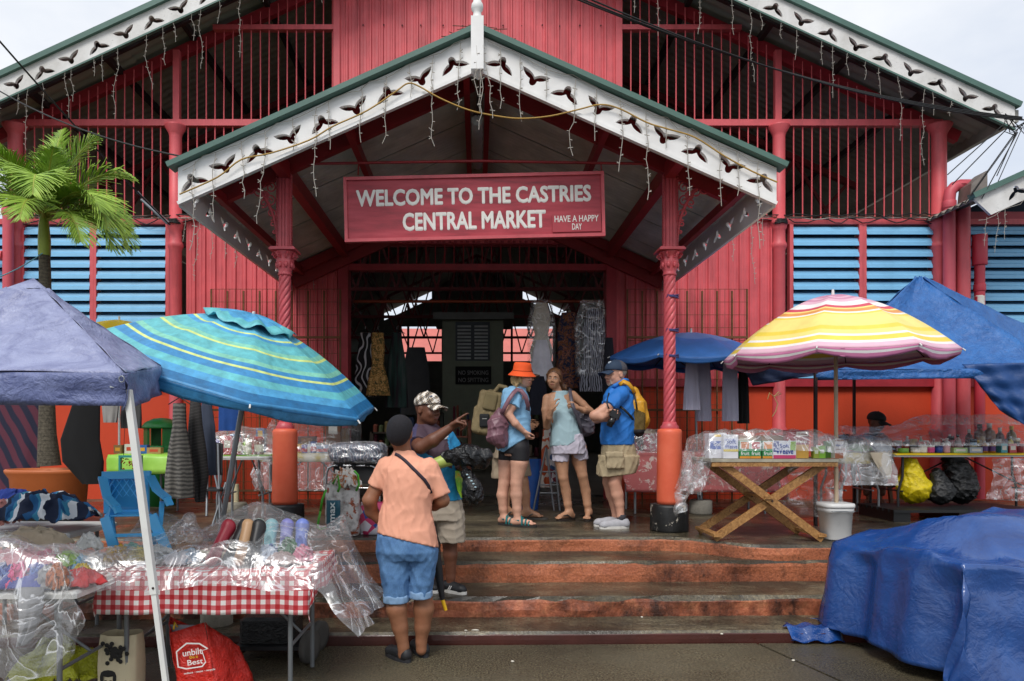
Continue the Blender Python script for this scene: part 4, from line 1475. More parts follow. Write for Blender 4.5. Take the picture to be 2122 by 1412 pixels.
# ---------------------------------------------------------------- woman in peach shirt, seen from behind
f = Fig(4.81); J = f.J
w1 = thing('person', (J(850, 1365).x, 4.8, 0), 'woman in peach T-shirt and rolled denim shorts, seen from behind, hand on hip', 'person')
b = Blob(.015)
hc, hm = headframe(J(829, 897), R(172), R(4), R(6))
head(b, hc, hm, 1.0)
b.limb(J(829, 905, .01), J(838, 950, .03), .052, .06, .02)
b.tower(f.rows([(948, 815, 858, .06, .02), (962, 800, 884, .075, .01), (985, 800, 893, .1), (1040, 804, 887, .11), (1085, 795, 893, .125), (1125, 789, 899, .14), (1150, 792, 897, .13)]))
# arms
sl, el_, wl = J(797, 975, .02), J(766, 1037, .0), J(790, 1082, -.13 + .2)
b.chain([sl, J(784, 1003, .02), el_], [.05, .05, .047]); b.chain([el_, J(770, 1060, .05), wl], [.048, .044, .031])
hand(b, wl, (.55, .5, -.35), (-.1, -.2, -1), (.5, .5, 0), .5, .95)
sr, er, wr = J(893, 978, .02), J(917, 1037, .03), J(880, 1050, .22)
b.chain([sr, J(904, 1005, .02), er], [.05, .048, .046]); b.chain([er, J(900, 1046, .12), wr], [.047, .042, .03])
hand(b, wr, (-.6, .8, 0), (0, 0, 1), (-.8, -.5, 0), .5, .95)
# legs
for (hx, kx, cx_, ax, ay, ady, tx, ty) in ((816, 822, 822, 836, 1352, -.06, 806, 1352), (876, 876, 878, 873, 1342, .01, 856, 1338)):
    b.chain([J(hx, 1140), J(kx, 1225, ady * .5), J(cx_, 1262, ady), J((cx_ + ax) / 2, 1300, ady), J(ax, ay - 12, ady)], [.095, .06, .067, .052, .036])
    b.limb(J(ax, ay - 12, ady), J(ax, ay + 5, ady), .036, .036)
b.build('body', SK_A, w1, h=.0085)
# shirt
b = Blob(.02)
b.tower(f.rows([(935, 817, 856, .062, .02), (944, 812, 862, .07, .02), (956, 800, 880, .085, .01), (970, 792, 896, .105), (990, 795, 899, .122), (1015, 797, 896, .13), (1040, 796, 894, .132), (1062, 789, 893, .138), (1085, 786, 898, .148), (1105, 783, 902, .16), (1135, 781, 906, .168)]))
b.limb(J(802, 968, .01), J(781, 1009, .01), .066, .064, None, True); b.limb(J(888, 970, .01), J(913, 1027, .02), .066, .062, None, True)
b.half(J(830, 1116), (-.24, -.12, -.97))
b.half(J(783, 1008), (-.35, 0, -.94)) if False else None
sh1 = b.mesh('shirt', PEACH, h=.0085, wob=(.005, 60, 3))
sh1o = link('shirt', sh1, w1)
# denim shorts with rolled cuffs
b = Blob(.02)
b.tower(f.rows([(1080, 797, 889, .12), (1095, 791, 892, .135), (1108, 784, 896, .15), (1122, 782, 902, .160), (1140, 781, 905, .165), (1156, 784, 904, .14)]))
b.tower(f.rows([(1138, 783, 850, .12), (1165, 786, 849, .115, -.01), (1195, 791, 849, .105, -.02), (1222, 797, 848, .1, -.03), (1241, 799, 847, .098, -.03)]), .012)
b.tower(f.rows([(1138, 846, 905, .12), (1165, 848, 904, .115), (1195, 850, 899, .105), (1222, 851, 894, .1), (1234, 851, 893, .098)]), .012)
b.build('denim_shorts', DENIM, w1, h=.0085, wob=(.0045, 60, 8))
CUFF = mat('denim_inside', '7C9CBE', .85, var=.12, vs=30)
b = Blob(.005); b.tower([(J(0, 1243).z, J(823, 0).x, 4.78, f.r(26.5), .104), (J(0, 1229).z, J(822.5, 0).x, 4.78, f.r(26.5), .104)])
b.build('cuff', CUFF, w1, h=.008, wob=(.004, 50, 2))
b = Blob(.005); b.tower([(J(0, 1236).z, J(872, 0).x, 4.81, f.r(23), .104), (J(0, 1222).z, J(872, 0).x, 4.81, f.r(23.5), .104)])
b.build('cuff', CUFF, w1, h=.008, wob=(.004, 50, 4))
# dark close cap of hair
b = Blob(.01)
w_ = lambda *p: hc + hm @ V(p)
b.ell(w_(0, -.018, .036), (.084, .104, .086), hm); b.ell(w_(0, -.05, -.01), (.074, .068, .075), hm, .03)
b.half(w_(0, .05, .02), hm @ V((0, 1, -.5)))
b.build('hair', mat('dark_knit_hair', '17151B', .85, var=.3, vs=60, bump=.6, bs=180), w1, h=.008)
# strap
s1 = surf(sh1o)
ribbon([s1(*q_) for q_ in ((819, 941), (826, 944), (840, 955), (855, 970), (868, 983), (880, 995), (888, 1007), (893, 1022))], .021, .006).build('bag_strap', mat('dark_purple_strap', '2E2432', .7), w1)
# shoes
def shoe(fig, parent, heel, toe, z0, m, sole, h=.075, wd=.042, name='shoe', lace=None, stripes=None):
    hl, te = V((heel[0], heel[1], z0)), V((toe[0], toe[1], z0))
    d = (te - hl).normalized()
    L = (te - hl).length
    sd_ = V((-d.y, d.x, 0))
    rot = M((d, sd_, V((0, 0, 1)))).transposed()
    b = Blob(.02)
    b.limb(hl + d * .035 + V((0, 0, .04)), te - d * .05 + V((0, 0, .034)), wd * .86, wd * .9)
    b.ell(hl + d * .045 + V((0, 0, .05)), (.045, wd * .85, h * .72), rot)
    b.ell(hl + d * L * .45 + V((0, 0, .045)), (L * .3, wd * .85, h * .55), rot)
    b.ell(te - d * .05 + V((0, 0, .033)), (.055, wd * .95, .035), rot)
    b.half(V((0, 0, z0 + .018)), (0, 0, -1))
    b.ell(hl + d * .055 + V((0, 0, h + .035)), (.05, wd * .72, .035), rot, .006, sub=True)
    o = b.build(name, m, parent, h=.007)
    n = 22
    out = []
    for i in range(n):
        t = 2 * math.pi * i / n
        x = (L / 2 + .004) * math.copysign(abs(math.cos(t)) ** .75, math.cos(t)) + L / 2
        y = (wd * (.92 if x < L * .35 else 1.06)) * math.copysign(abs(math.sin(t)) ** .8, math.sin(t))
        out.append((x, y))
    sb = MB(M.Translation(hl) @ rot.to_4x4())
    sb.prism(out, 0.0, .024, 'xy', smooth=False)
    sb.build('sole', sole, o)
    if lace:
        for k in range(4):
            x = L * (.42 + .08 * k)
            q = MB(M.Translation(hl) @ rot.to_4x4())
            zt = h * .98 - k * .011
            q.tube([(x, -.024, zt - .016), (x + .008, 0, zt + .001), (x, .024, zt - .016)], .0038, 5)
            q.build('lace', lace, o)
    if stripes:
        for k in range(2):
            for sd2 in (-1, 1):
                q = MB(M.Translation(hl) @ rot.to_4x4())
                x = L * (.42 + .07 * k)
                q.tube([(x - .012, sd2 * wd * .98, .028), (x + .006, sd2 * wd * .9, .058)], .0045, 5)
                q.build('stripe', stripes, o)
    return o
a1, a2 = P(848, 1374, 4.715), P(800, 1352, 4.9)
shoe(f, w1, (a1.x, a1.y), (a1.x - .165, a1.y + .19), 0, SHOEK, SOLEK, lace=SHOEK)
a1 = P(886, 1362, 4.82)
shoe(f, w1, (a1.x - .01, a1.y), (a1.x - .115, a1.y + .23), 0, SHOEK, SOLEK, lace=SHOEK)
# folded umbrella hanging at her side
um = thing('folded_umbrella', P(924, 1264, 4.95), 'folded black umbrella with yellow tip hanging beside denim shorts', 'umbrella')
mb = MB(); A_, B_ = P(893, 1085, 4.98), P(917, 1243, 4.97)
d = (B_ - A_)
mb.tube([A_, A_ + d * .2, A_ + d * .55, A_ + d * .85, B_], [.03, .036, .034, .024, .016], 10)
mb.build('folded_canopy', mat('black_umbrella_cloth', '15161A', .6, bump=.4, bs=30), um)
mb = MB(); mb.tube([B_, P(924, 1265, 4.97)], [.014, .012], 8); mb.build('tip', mat('yellow_plastic', 'E8B51C', .4), um)

# ---------------------------------------------------------------- pointing man in plaid cap
f = Fig(5.72); J = f.J
w2 = thing('person', (J(935, 1228).x, 5.7, H2), 'pointing man in plaid cap, purple and blue T-shirt and beige shorts', 'person')
b = Blob(.015)
hc, hm = headframe(J(886, 850), R(52), R(-2), R(0))
head(b, hc, hm, 1.03, 1.1)
b.limb(J(880, 858, .02), J(880, 890, .04), .056, .068, .02)
b.tower(f.rows([(885, 862, 906, .07, .04), (905, 858, 928, .1, .02), (950, 865, 936, .12), (1000, 870, 944, .13), (1045, 872, 948, .13)]))
# pointing arm: elbow comes towards the camera, forearm to the right and up
s_a, e_a, w_a = J(866, 906, -.06), J(872, 927, -.26), J(930, 889, -.30)
b.chain([s_a, J(866, 918, -.16), e_a], [.062, .056, .05]); b.chain([e_a, J(897, 913, -.29), w_a], [.052, .05, .034])
dd = V((.72, -.1, .5))
hand(b, w_a, dd, (.1, -.55, .7), (.55, -.25, -.8), [.06, 1.0, 1.15, 1.2], 1.08, (.35, 1.2))
# other arm bent, hand under the long fruit
s_b, e_b, w_b = J(926, 908, .12), J(950, 960, .1), J(952, 968, -.1)
b.chain([s_b, e_b], [.06, .046]); b.chain([e_b, w_b], [.046, .033])
hand(b, w_b, (.3, -.9, .1), (.8, .3, .3), (0, -.2, 1), .55, 1.05)
# legs
gz = H2
for (hx, kx, ax, dy) in ((925, 932, 934, -.0), (898, 898, 900, .12)):
    b.chain([J(hx, 1050, dy), J(kx, 1125, dy), J(kx + 1, 1150, dy), J(ax, 1196, dy), J(ax, 1212, dy)], [.1, .058, .056, .036, .036])
b.build('body', SK_B, w2, h=.008)
face_bits(w2, hc, hm, 1.03, HAIRK, mat('dark_lips', '7A3E38', .4), '120A06')
b = Blob(.02)
b.tower(f.rows([(880, 862, 902, .072, .04), (890, 856, 916, .09, .03), (905, 856, 931, .118, .01), (935, 862, 940, .135), (970, 866, 946, .145), (1010, 868, 951, .15), (1037, 868, 955, .155)]))
b.limb(J(870, 900, -.03), J(867, 921, -.19), .068, .07, None, True); b.limb(J(925, 905, .1), J(941, 935, .12), .066, .064, None, True)
b.half(J(900, 1036), (0, 0, -1))
b.half(J(882, 881), (.15, -.1, .9)) if False else None
PURP = mat('purple_jersey', '43303C', .75, var=.12, vs=8, bump=.1, bs=200)
BLUEJ = mat('bright_blue_jersey', '1F87B8', .7, var=.08, vs=6, bump=.1, bs=200)
NAVYJ = mat('navy_purple_jersey', '3A3656', .75, var=.12, vs=8, bump=.1, bs=200)
def mif(cn):
    px_ = cn[:, 0] * F / cn[:, 1] + VX
    py_ = VY - (cn[:, 2] - HC) * F / cn[:, 1]
    x = cn[:, 0]; z = cn[:, 2]
    zb = J(0, 938).z - (x - J(885, 0).x) * .62           # seam running down to the right
    side = x > J(927, 0).x + (J(0, 905).z - z) * .18
    m_ = np.where((z < zb) | side, 1, 0)
    m_ = np.where((x < J(866, 0).x) & (z > J(0, 945).z), 2, m_)
    return m_
sh2 = b.build('shirt', [PURP, BLUEJ, NAVYJ], w2, h=.0085, wob=(.006, 50, 13), mif=mif)
s2 = surf(sh2)
c_ = s2(921, 908, .006)
q = MB(M.Translation(c_)); q.ell((0, 0, 0), (.022, .005, .013), 10, 6); q.ell((.018, 0, .012), (.014, .005, .012), 8, 5); q.build('emblem', mat('white_print', 'DCDCE0', .6), w2)
b = Blob(.02)
b.tower(f.rows([(1025, 872, 950, .14), (1045, 872, 957, .15), (1075, 873, 961, .15)]))
b.tower(f.rows([(1060, 902, 960, .11, -.02), (1090, 908, 962, .105, -.02), (1121, 911, 963, .1, -.02)]), .012)
b.tower(f.rows([(1060, 870, 918, .11, .12), (1121, 872, 922, .1, .12)]), .012)
b.build('shorts', mat('beige_cotton', 'A89C8C', .85, var=.1, vs=6, bump=.2, bs=150), w2, h=.0085, wob=(.006, 50, 5))
# plaid cap
def plaid(N, b_):
    xyz = N.n('SeparateXYZ', Vector=N.co(None, (0, .6, .5)))
    def lines(o, sc_, w_):
        fr = N.math('FRACT', N.math('MULTIPLY', o, sc_))
        return N.math('LESS_THAN', fr, w_)
    k1 = N.math('ADD', lines(xyz.outputs[0], 20, .12), N.math('ADD', lines(xyz.outputs[2], 20, .12), N.math('ADD', lines(N.math('ADD', xyz.outputs[0], .009), 20, .1), lines(N.math('ADD', xyz.outputs[2], .009), 20, .1))))
    wl_ = N.math('ADD', lines(N.math('ADD', xyz.outputs[0], .028), 20, .2), lines(N.math('ADD', xyz.outputs[2], .028), 20, .2))
    c = N.mix(N.math('MINIMUM', wl_, 1.), lin('B0A08C'), lin('DDD6CC'))
    return N.mix(N.math('MINIMUM', k1, 1.), c, lin('2A2628'))
def cap(parent, c, m, s, mats, tilt=0., mif=None, brim_m=None, name='cap', btn=True):
    cw = lambda *p: c + m @ (V(p) * s)
    b = Blob(.01)
    b.ell(cw(0, -.006, .052), (.088 * s, .108 * s, .086 * s), m)
    b.half(cw(0, 0, .036), m @ V((0, .12, -1)))
    o = b.build(name, mats, parent, h=.007, mif=mif)
    mb = MB(M.Translation(c) @ m.to_4x4() @ M.Diagonal((s, s, s, 1)))
    def fn(u, v):
        a = (u - .5) * 2
        x = .074 * math.sin(a * 1.35)
        y = .07 + .03 * math.cos(a * 1.2) * (1 - v) - .02 * (1 - v) + v * (.092 * math.cos(a * 1.25) ** .7 + .012)
        z = .046 - .02 * v - .032 * a * a * (.6 + .4 * v)
        return (x * (1 + .02 * v), y, z)
    mb.grid(fn, 14, 6, thick=.004)
    mb.build('brim', brim_m or (mats[0] if isinstance(mats, list) else mats), o)
    if btn:
        MB().ell(cw(0, -.006, .139), .007 * s, 8, 5).build('button', brim_m or (mats[0] if isinstance(mats, list) else mats), o)
    return o
PLAID = mat('plaid_cotton', fn=plaid, rough=.85)
cp = cap(w2, hc, hm, 1.06, PLAID)
cwp = surf(cp)
q = cwp(893, 822, .003)
if q is not None:
    mb = MB(); mb.bx(q.x - .012, q.x - .002, q.y - .003, q.y, q.z - .008, q.z + .008); mb.bx(q.x + .001, q.x + .011, q.y - .003, q.y, q.z - .004, q.z + .009)
    mb.build('badge', mat('navy_thread', '1E3C66', .7), cp)
a1 = J(921, 1226, .02)
shoe(f, w2, (a1.x - .01, 5.76), (a1.x + .17, 5.62), H2, SHOEK, mat('white_sole', 'D8D6D0', .6), lace=SHOEK, stripes=mat('white_stripe', 'E6E4E0', .5))
a1 = J(896, 1222, .1)
shoe(f, w2, (a1.x - .0, 5.88), (a1.x + .03, 5.66), H2, SHOEK, mat('white_sole', 'D8D6D0', .6), lace=SHOEK, stripes=mat('white_stripe', 'E6E4E0', .5))
# things he carries
lf = thing('long_fruit', P(900, 975, 5.5), 'long pale green fruit half wrapped in black plastic, held by pointing man', 'fruit')
mb = MB(); A_, B_ = P(893, 966, 5.42), P(985, 945, 5.5)
mb.tube([A_.lerp(B_, t) + V((0, 0, .02 * math.sin(t * 3))) for t in (0, .1, .3, .6, .85, 1)], [.02, .045, .05, .05, .042, .02], 14)
mb.build('fruit', mat('pale_green_skin', 'A9B85C', .45, var=.15, vs=9), lf)
BLKBAG = mat('black_bin_bag', '17181A', .25, var=.3, vs=8, bump=-.6, bs=10)
b = Blob(.03); A2, B2 = P(930, 948, 5.44), P(1004, 945, 5.52)
b.chain([A2, A2.lerp(B2, .5) + V((0, 0, .012)), B2], [.05, .07, .052]); b.limb(P(985, 955, 5.5), P(1000, 962, 5.52), .05, .03)
b.half(P(905, 955, 5.44), (-.72, 0, -.7)); b.build('wrapping', BLKBAG, lf, h=.008, wob=(.012, 50, 3, (1, 1, 1)))
cb = thing('carrier_bag', P(982, 1043, 5.5), 'black plastic carrier bag with pale lettering hanging from his hand', 'bag')
b = Blob(.02); b.chain([P(962, 968, 5.5), P(968, 985, 5.5), P(978, 1010, 5.5), P(984, 1030, 5.5)], [.012, .03, .062, .05]); b.ell(P(981, 1022, 5.5), (.066, .06, .075))
cbm = b.build('bag', BLKBAG, cb, h=.007, wob=(.010, 70, 6))
mb = MB(); mb.tube([P(955, 962, 5.48), P(960, 972, 5.5), P(965, 980, 5.5)], .006, 5); mb.build('handle', BLKBAG, cb)
sb_ = surf(cbm)
mb = MB()
for k, (px_, py_) in enumerate(((968, 984), (972, 990), (977, 997), (981, 1003), (985, 1010))):
    q = sb_(px_, py_, .003)
    if q is not None:
        mb.ell(q, (.010, .003, .006), 8, 4)
mb.build('lettering', mat('pale_blue_print', 'AFC9D2', .5), cb)
gb = thing('carrier_bag', P(950, 1030, 5.55), 'lime green and yellow plastic bag hanging behind black bag', 'bag')
cloth_tube([(.0, .004, .02, .2, .012), (.06, .022, .03, .2, .0), (.15, .03, .03, .15, -.01), (.21, .016, .012, .1, -.02)], 5, 28, 4, P(953, 1032, 5.6), mats=mat('lime_bag', fn=lambda N, b_: N.ramp(N.noise(22, 4), [(.4, lin('7FC23C')), (.55, lin('A8D84A')), (.62, lin('D8B83A'))]), rough=.35), name='bag', parent=gb)

# ---------------------------------------------------------------- woman in orange bucket hat
f = Fig(7.39); J = f.J
w3 = thing('person', (J(1070, 1090).x, 7.4, H4), 'woman in orange bucket hat, light blue T-shirt, black shorts and teal sandals', 'person')
b = Blob(.015)
hc, hm = headframe(J(1083, 781), R(48), R(-4), R(3))
head(b, hc, hm, .96, .92)
b.limb(J(1080, 790, .02), J(1073, 812, .03), .045, .055, .02)
b.tower(f.rows([(808, 1055, 1087, .06, .02), (822, 1046, 1090, .09, .02), (860, 1044, 1090, .105), (895, 1043, 1089, .1), (925, 1043, 1089, .1), (945, 1045, 1089, .1)]))
b.chain([J(1076, 822, -.11), J(1062, 842, -.16), J(1053, 858, -.17)], [.05, .043, .038]); b.chain([J(1053, 858, -.17), J(1068, 878, -.18), J(1086, 895, -.14)], [.04, .037, .026])
hand(b, J(1086, 894, -.14), (.45, .25, -.75), (.5, -.6, .2), (.5, .3, .2), .85, .92)
b.chain([J(1052, 820, .12), J(1050, 860, .18), J(1075, 885, .2)], [.05, .04, .028])
hand(b, J(1075, 885, .2), (.7, 0, -.7), (0, -1, 0), (.3, .6, 0), .6, .92)
for (hx, kx, kp, cx_, ax, ay, dy, tx, r0) in ((1050, 1045, 1001, 1041, 1045, 1075, .06, 1062, .086), (1077, 1070, 1001, 1070, 1073, 1082, -.05, 1110, .095)):
    b.chain([J(hx, 935, dy), J(hx - 1, 958, dy), J(kx, kp, dy), J(cx_, 1026, dy), J((cx_ + ax) / 2, 1055, dy), J(ax, ay - 3, dy)], [r0 * .8, r0 * .93, .06, .058, .045, .034])
    a_ = J(ax, ay - 3, dy)
    foot(b, a_, V((a_.x + (.17 if dy < 0 else .13), a_.y - (.06 if dy < 0 else .1), H4 + .02)), 1., H4 + .02)
b.build('body', SK_C, w3, h=.008)
face_bits(w3, hc, hm, .96, mat('fair_brow', '8A6A48', .7), mat('pale_lips', 'B4685E', .4), '3A4A58')
LBLUE = mat('light_blue_cotton', '7FAFD2', .8, var=.08, vs=7, bump=.15, bs=220)
b = Blob(.02)
b.tower(f.rows([(801, 1058, 1086, .055, .03), (810, 1049, 1090, .075, .02), (822, 1042, 1094, .1, .02), (845, 1040, 1097, .118), (880, 1037, 1098, .125), (905, 1034, 1098, .13), (925, 1031, 1098, .135), (950, 1030, 1098, .135)]))
b.limb(J(1074, 817, -.1), J(1063, 843, -.165), .058, .06, None, True); b.limb(J(1052, 815, .1), J(1050, 846, .17), .055, .058, None, True)
b.half(J(1058, 931), (.52, -.15, -.84)); b.half(J(1040, 936), (-.3, 0, -1))
b.build('shirt', LBLUE, w3, h=.008, wob=(.006, 55, 21))
b = Blob(.015)
b.tower(f.rows([(895, 1040, 1092, .11), (915, 1036, 1096, .125), (940, 1036, 1097, .12)]))
b.limb(J(1051, 930, .06), J(1050, 954, .06), .09, .087, None, True); b.limb(J(1077, 930, -.05), J(1077, 955, -.05), .098, .096, None, True)
b.build('shorts', mat('black_stretch', '16151A', .7), w3, h=.008)
# hair: loose fair waves
HAIRF = mat('fair_hair', fn=lambda N, b_: N.ramp(N.noise(34, 5, .6, N.co((1, 1, .22)), 1.2), [(.3, lin('7A5A34')), (.7, lin('D0B07A'))]), rough=.55)
w_ = lambda *p: hc + hm @ (V(p) * .96)
b = Blob(.012)
b.ell(w_(0, -.022, .03), (.083, .1, .085), hm); b.ell(w_(0, -.055, -.03), (.085, .055, .085), hm, .03)
b.half(w_(0, .045, 0), hm @ V((0, 1, .1)))
rg = random.Random(4)
for k in range(26):
    sd_ = rg.choice((-1, 1)); y0 = rg.uniform(-.09, .035)
    p0 = w_(sd_ * rg.uniform(.06, .08), y0, .01)
    pts = [p0]
    L = rg.uniform(.08, .17)
    for j in range(1, 5):
        pts.append(p0 + V((rg.gauss(0, .012), rg.gauss(0, .012), -L * j / 4)))
    b.chain(pts, [.014, .015, .013, .01, .006], .006)
for k in range(4):      # long strand over the front shoulder
    x0 = rg.uniform(-2, 2)
    pts = [J(1088 + x0, 800, -.1), J(1093 + x0, 815, -.13), J(1095 + x0, 830, -.135), J(1098 + x0, 845, -.13), J(1099 + x0 * 1.5, 858, -.12)]
    b.chain(pts, [.014, .012, .011, .010, .006], .008)
b.build('hair', HAIRF, w3, h=.0075)
# bucket hat
HATO = mat('orange_canvas', 'E8561E', .8, var=.1, vs=9, bump=.25, bs=180)
T = M.Translation(w_(0, -.008, .06)) @ hm.to_4x4() @ M.Rotation(R(-4), 4, 'X')
mb = MB(T)
def wv(th, z, r): return r * (1 + (.035 * math.sin(2 * th + 1) + .02 * math.sin(3 * th)) * (z < .01) + .02 * math.sin(4 * th) * (z > .06))
mb.lathe([(.148, -.048), (.146, -.045), (.122, -.022), (.102, .0), (.099, .004), (.093, .045), (.086, .075), (.074, .086), (.03, .09), (.002, .09)], 40, (0, 0, 0), fn=wv)
ht = mb.build('bucket_hat', HATO, w3)
mb = MB(T); mb.lathe([(.1035, .0), (.1045, .004), (.103, .009)], 40, (0, 0, 0), fn=wv, cap=False); mb.build('hat_band', mat('orange_stitch', 'B8400F', .8), ht)
# sandals
TEAL = mat('teal_webbing', '136B6E', .7)
def sandal(fig, parent, ankle, d, s=1., m=TEAL):
    d = V((d[0], d[1], 0)).normalized(); sd_ = V((-d.y, d.x, 0))
    rot = M((d, sd_, V((0, 0, 1)))).transposed().to_4x4()
    hl = V((ankle.x, ankle.y, H4)) - d * .075
    out = []
    L = .275 * s
    for i in range(20):
        t = 2 * math.pi * i / 20
        x = L / 2 * (1 + math.copysign(abs(math.cos(t)) ** .7, math.cos(t)))
        out.append((x, (.038 if x < L * .4 else .048) * math.copysign(abs(math.sin(t)) ** .8, math.sin(t))))
    so_ = MB(M.Translation(hl) @ rot); so_.prism(out, .001, .022, 'xy')
    o = so_.build('sandal', mat('sandal_sole', '2A2826', .8), parent)
    def strap(x, h_, w2=.046, dx=0):
        q = MB(M.Translation(hl) @ rot)
        pts = [(x + dx * (a / 8), w2 * math.cos(math.pi * a / 8), .02 + h_ * math.sin(math.pi * a / 8)) for a in range(9)]
        q.tube(pts, .0085, 5)
        q.build('strap', m, o)
    for x, h_ in ((.20, .042), (.165, .055), (.13, .07)):
        strap(x, h_)
    strap(.1, .085, .042, .03)
    q = MB(M.Translation(hl) @ rot)
    q.tube([(.1 - .075 * math.sin(math.pi * a / 8), .04 * math.cos(math.pi * a / 8), .065 + .01 * math.sin(math.pi * a / 8)) for a in range(9)], .008, 5)
    q.build('strap', m, o)
sandal(f, w3, J(1073, 1079, -.05), (.17, -.06)); sandal(f, w3, J(1045, 1072, .06), (.13, -.1))
# mauve shoulder bag
sb = thing('shoulder_bag', P(1030, 925, 7.25), 'mauve slouchy backpack hanging from one shoulder of bucket-hat woman', 'bag')
MAUVE = mat('mauve_nylon', '7A5560', .45, var=.12, vs=8, bump=.3, bs=40)
b = Blob(.03)
b.chain([P(1036, 858, 7.25), P(1029, 880, 7.22), P(1028, 905, 7.22), P(1036, 918, 7.23)], [.05, .072, .078, .05]); b.limb(P(1043, 860, 7.25), P(1043, 915, 7.25), .04, .045)
sbm = b.build('bag', MAUVE, sb, h=.008, wob=(.011, 42, 9))
ribbon([P(1040, 858, 7.18), P(1046, 845, 7.16), P(1055, 828, 7.15), P(1064, 815, 7.17), P(1071, 808, 7.21), P(1080, 810, 7.2), P(1089, 822, 7.18), P(1094, 840, 7.2), P(1094, 850, 7.27)], .042, .008, (-.2, -1, .3)).build('strap', MAUVE, sb)

# ---------------------------------------------------------------- companion with tan rucksack, mostly hidden behind her
f = Fig(8.05); J = f.J
w4 = thing('person', (J(1075, 1072).x, 8.05, H4), 'person behind the bucket-hat woman, brown cap, tan shorts and flip-flops', 'person')
b = Blob(.015)
hc, hm = headframe(J(1084, 783), R(80), 0, 0)
head(b, hc, hm, 1.02)
b.limb(J(1080, 795), J(1068, 815, .02), .055, .065)
b.tower(f.rows([(812, 1045, 1082, .08), (850, 1040, 1086, .12), (910, 1035, 1088, .13), (935, 1036, 1088, .13)]))
b.chain([J(1062, 825, .16), J(1060, 870, .2), J(1090, 880, .22)], [.055, .045, .03])
b.chain([J(1056, 825, -.14), J(1058, 870, -.12), J(1085, 885, -.06)], [.05, .042, .03])
hand(b, J(1085, 885, -.06), (1, 0, 0), (0, 0, 1), (0, 1, 0), .5)
hand(b, J(1090, 880, .22), (1, 0, 0), (0, 0, 1), (0, -1, 0), .5)
for (hx, kx, ax, dy, tx) in ((1050, 1052, 1048, .1, 1066), (1068, 1085, 1092, -.1, 1128)):
    b.chain([J(hx, 930, dy), J(kx, 1000, dy), J((kx + ax) / 2, 1025, dy), J(ax, 1066, dy)], [.09, .056, .054, .035])
    a_ = J(ax, 1066, dy); a_.z = H4 + .1
    foot(b, a_, V((a_.x + .17, a_.y - .03, H4 + .025)), 1.05, H4 + .022)
b.build('body', SK_D, w4, h=.009)
b = Blob(.02); b.tower(f.rows([(805, 1050, 1080, .07), (820, 1038, 1088, .12), (870, 1034, 1091, .14), (930, 1030, 1092, .145)]))
b.limb(J(1060, 820, .15), J(1060, 850, .19), .07, .07, None, True); b.limb(J(1056, 820, -.12), J(1057, 848, -.13), .062, .062, None, True)
b.build('shirt', mat('olive_shirt', '6F6A50', .8), w4, h=.01, wob=(.006, 50, 2))
b = Blob(.02); b.tower(f.rows([(915, 1030, 1092, .145), (950, 1024, 1090, .14)])); b.tower(f.rows([(940, 1022, 1062, .1, .08), (992, 1020, 1064, .1, .08)])); b.tower(f.rows([(940, 1050, 1092, .1, -.08), (985, 1064, 1100, .095, -.08)]))
b.build('shorts', mat('tan_cotton', 'A0907A', .85, bump=.2, bs=150), w4, h=.01, wob=(.005, 50, 4))
cap(w4, hc, hm, 1.08, mat('brown_grey_cap', '6A5648', .85, var=.3, vs=14))
def flipflop(parent, ankle, d, s=1., m=None):
    d = V((d[0], d[1], 0)).normalized(); sd_ = V((-d.y, d.x, 0))
    rot = M((d, sd_, V((0, 0, 1)))).transposed().to_4x4()
    hl = V((ankle.x, ankle.y, H4)) - d * .08
    L = .285 * s
    out = []
    for i in range(20):
        t = 2 * math.pi * i / 20
        x = L / 2 * (1 + math.copysign(abs(math.cos(t)) ** .7, math.cos(t)))
        out.append((x, (.037 if x < L * .4 else .046) * math.copysign(abs(math.sin(t)) ** .8, math.sin(t))))
    q = MB(M.Translation(hl) @ rot); q.prism(out, .001, .02, 'xy'); o = q.build('flip_flop', m, parent)
    for sd2 in (-1, 1):
        q = MB(M.Translation(hl) @ rot)
        q.tube([(.085, sd2 * .042, .022), (.14, sd2 * .032, .062), (.2, .006, .052), (.212, .006, .02)], .0075, 5)
        q.build('strap', m, o)
FLIP = mat('dark_brown_rubber', '2B211C', .7)
flipflop(w4, J(1092, 1066, -.1), (.17, -.03), 1.1, mat('grey_rubber', '4A4844', .7)); flipflop(w4, J(1048, 1066, .1), (.17, -.03), 1.1, mat('grey_rubber', '4A4844', .7))
rk = thing('rucksack', P(1010, 895, 8.05), 'tan rucksack with front pockets and black pouch worn behind bucket-hat woman', 'bag')
TAN = mat('tan_canvas', '8A7A58', .8, var=.15, vs=10, bump=.3, bs=90)
b = Blob(.02); b.box(P(1012, 857, 8.05), (.09, .11, .2), M.Rotation(R(10), 3, 'Y'), .04); b.box(P(996, 870, 8.05), (.05, .1, .11), M.Rotation(R(8), 3, 'Y'), .035); b.ell(P(1018, 818, 8.05), (.09, .11, .05))
b.build('bag', TAN, rk, h=.01, wob=(.006, 50, 3))
b = Blob(.02); b.box(P(1016, 833, 7.93), (.045, .03, .07), M.Rotation(R(12), 3, 'Y'), .03); b.build('front_pocket', mat('tan_pocket', '7C6E4C', .8, bump=.3, bs=90), rk, h=.009)
b = Blob(.01); b.box(P(1004, 872, 7.91), (.04, .025, .06), None, .015); pch = b.build('black_pouch', mat('black_pouch_cloth', '14171A', .7), rk, h=.009)
mb = MB(facing(P(1004, 868, 7.868))); mb.bx(-.025, .025, -.004, .004, 0, .002); mb.build('patch', mat('pouch_print', 'A8A8A4', .6), pch)
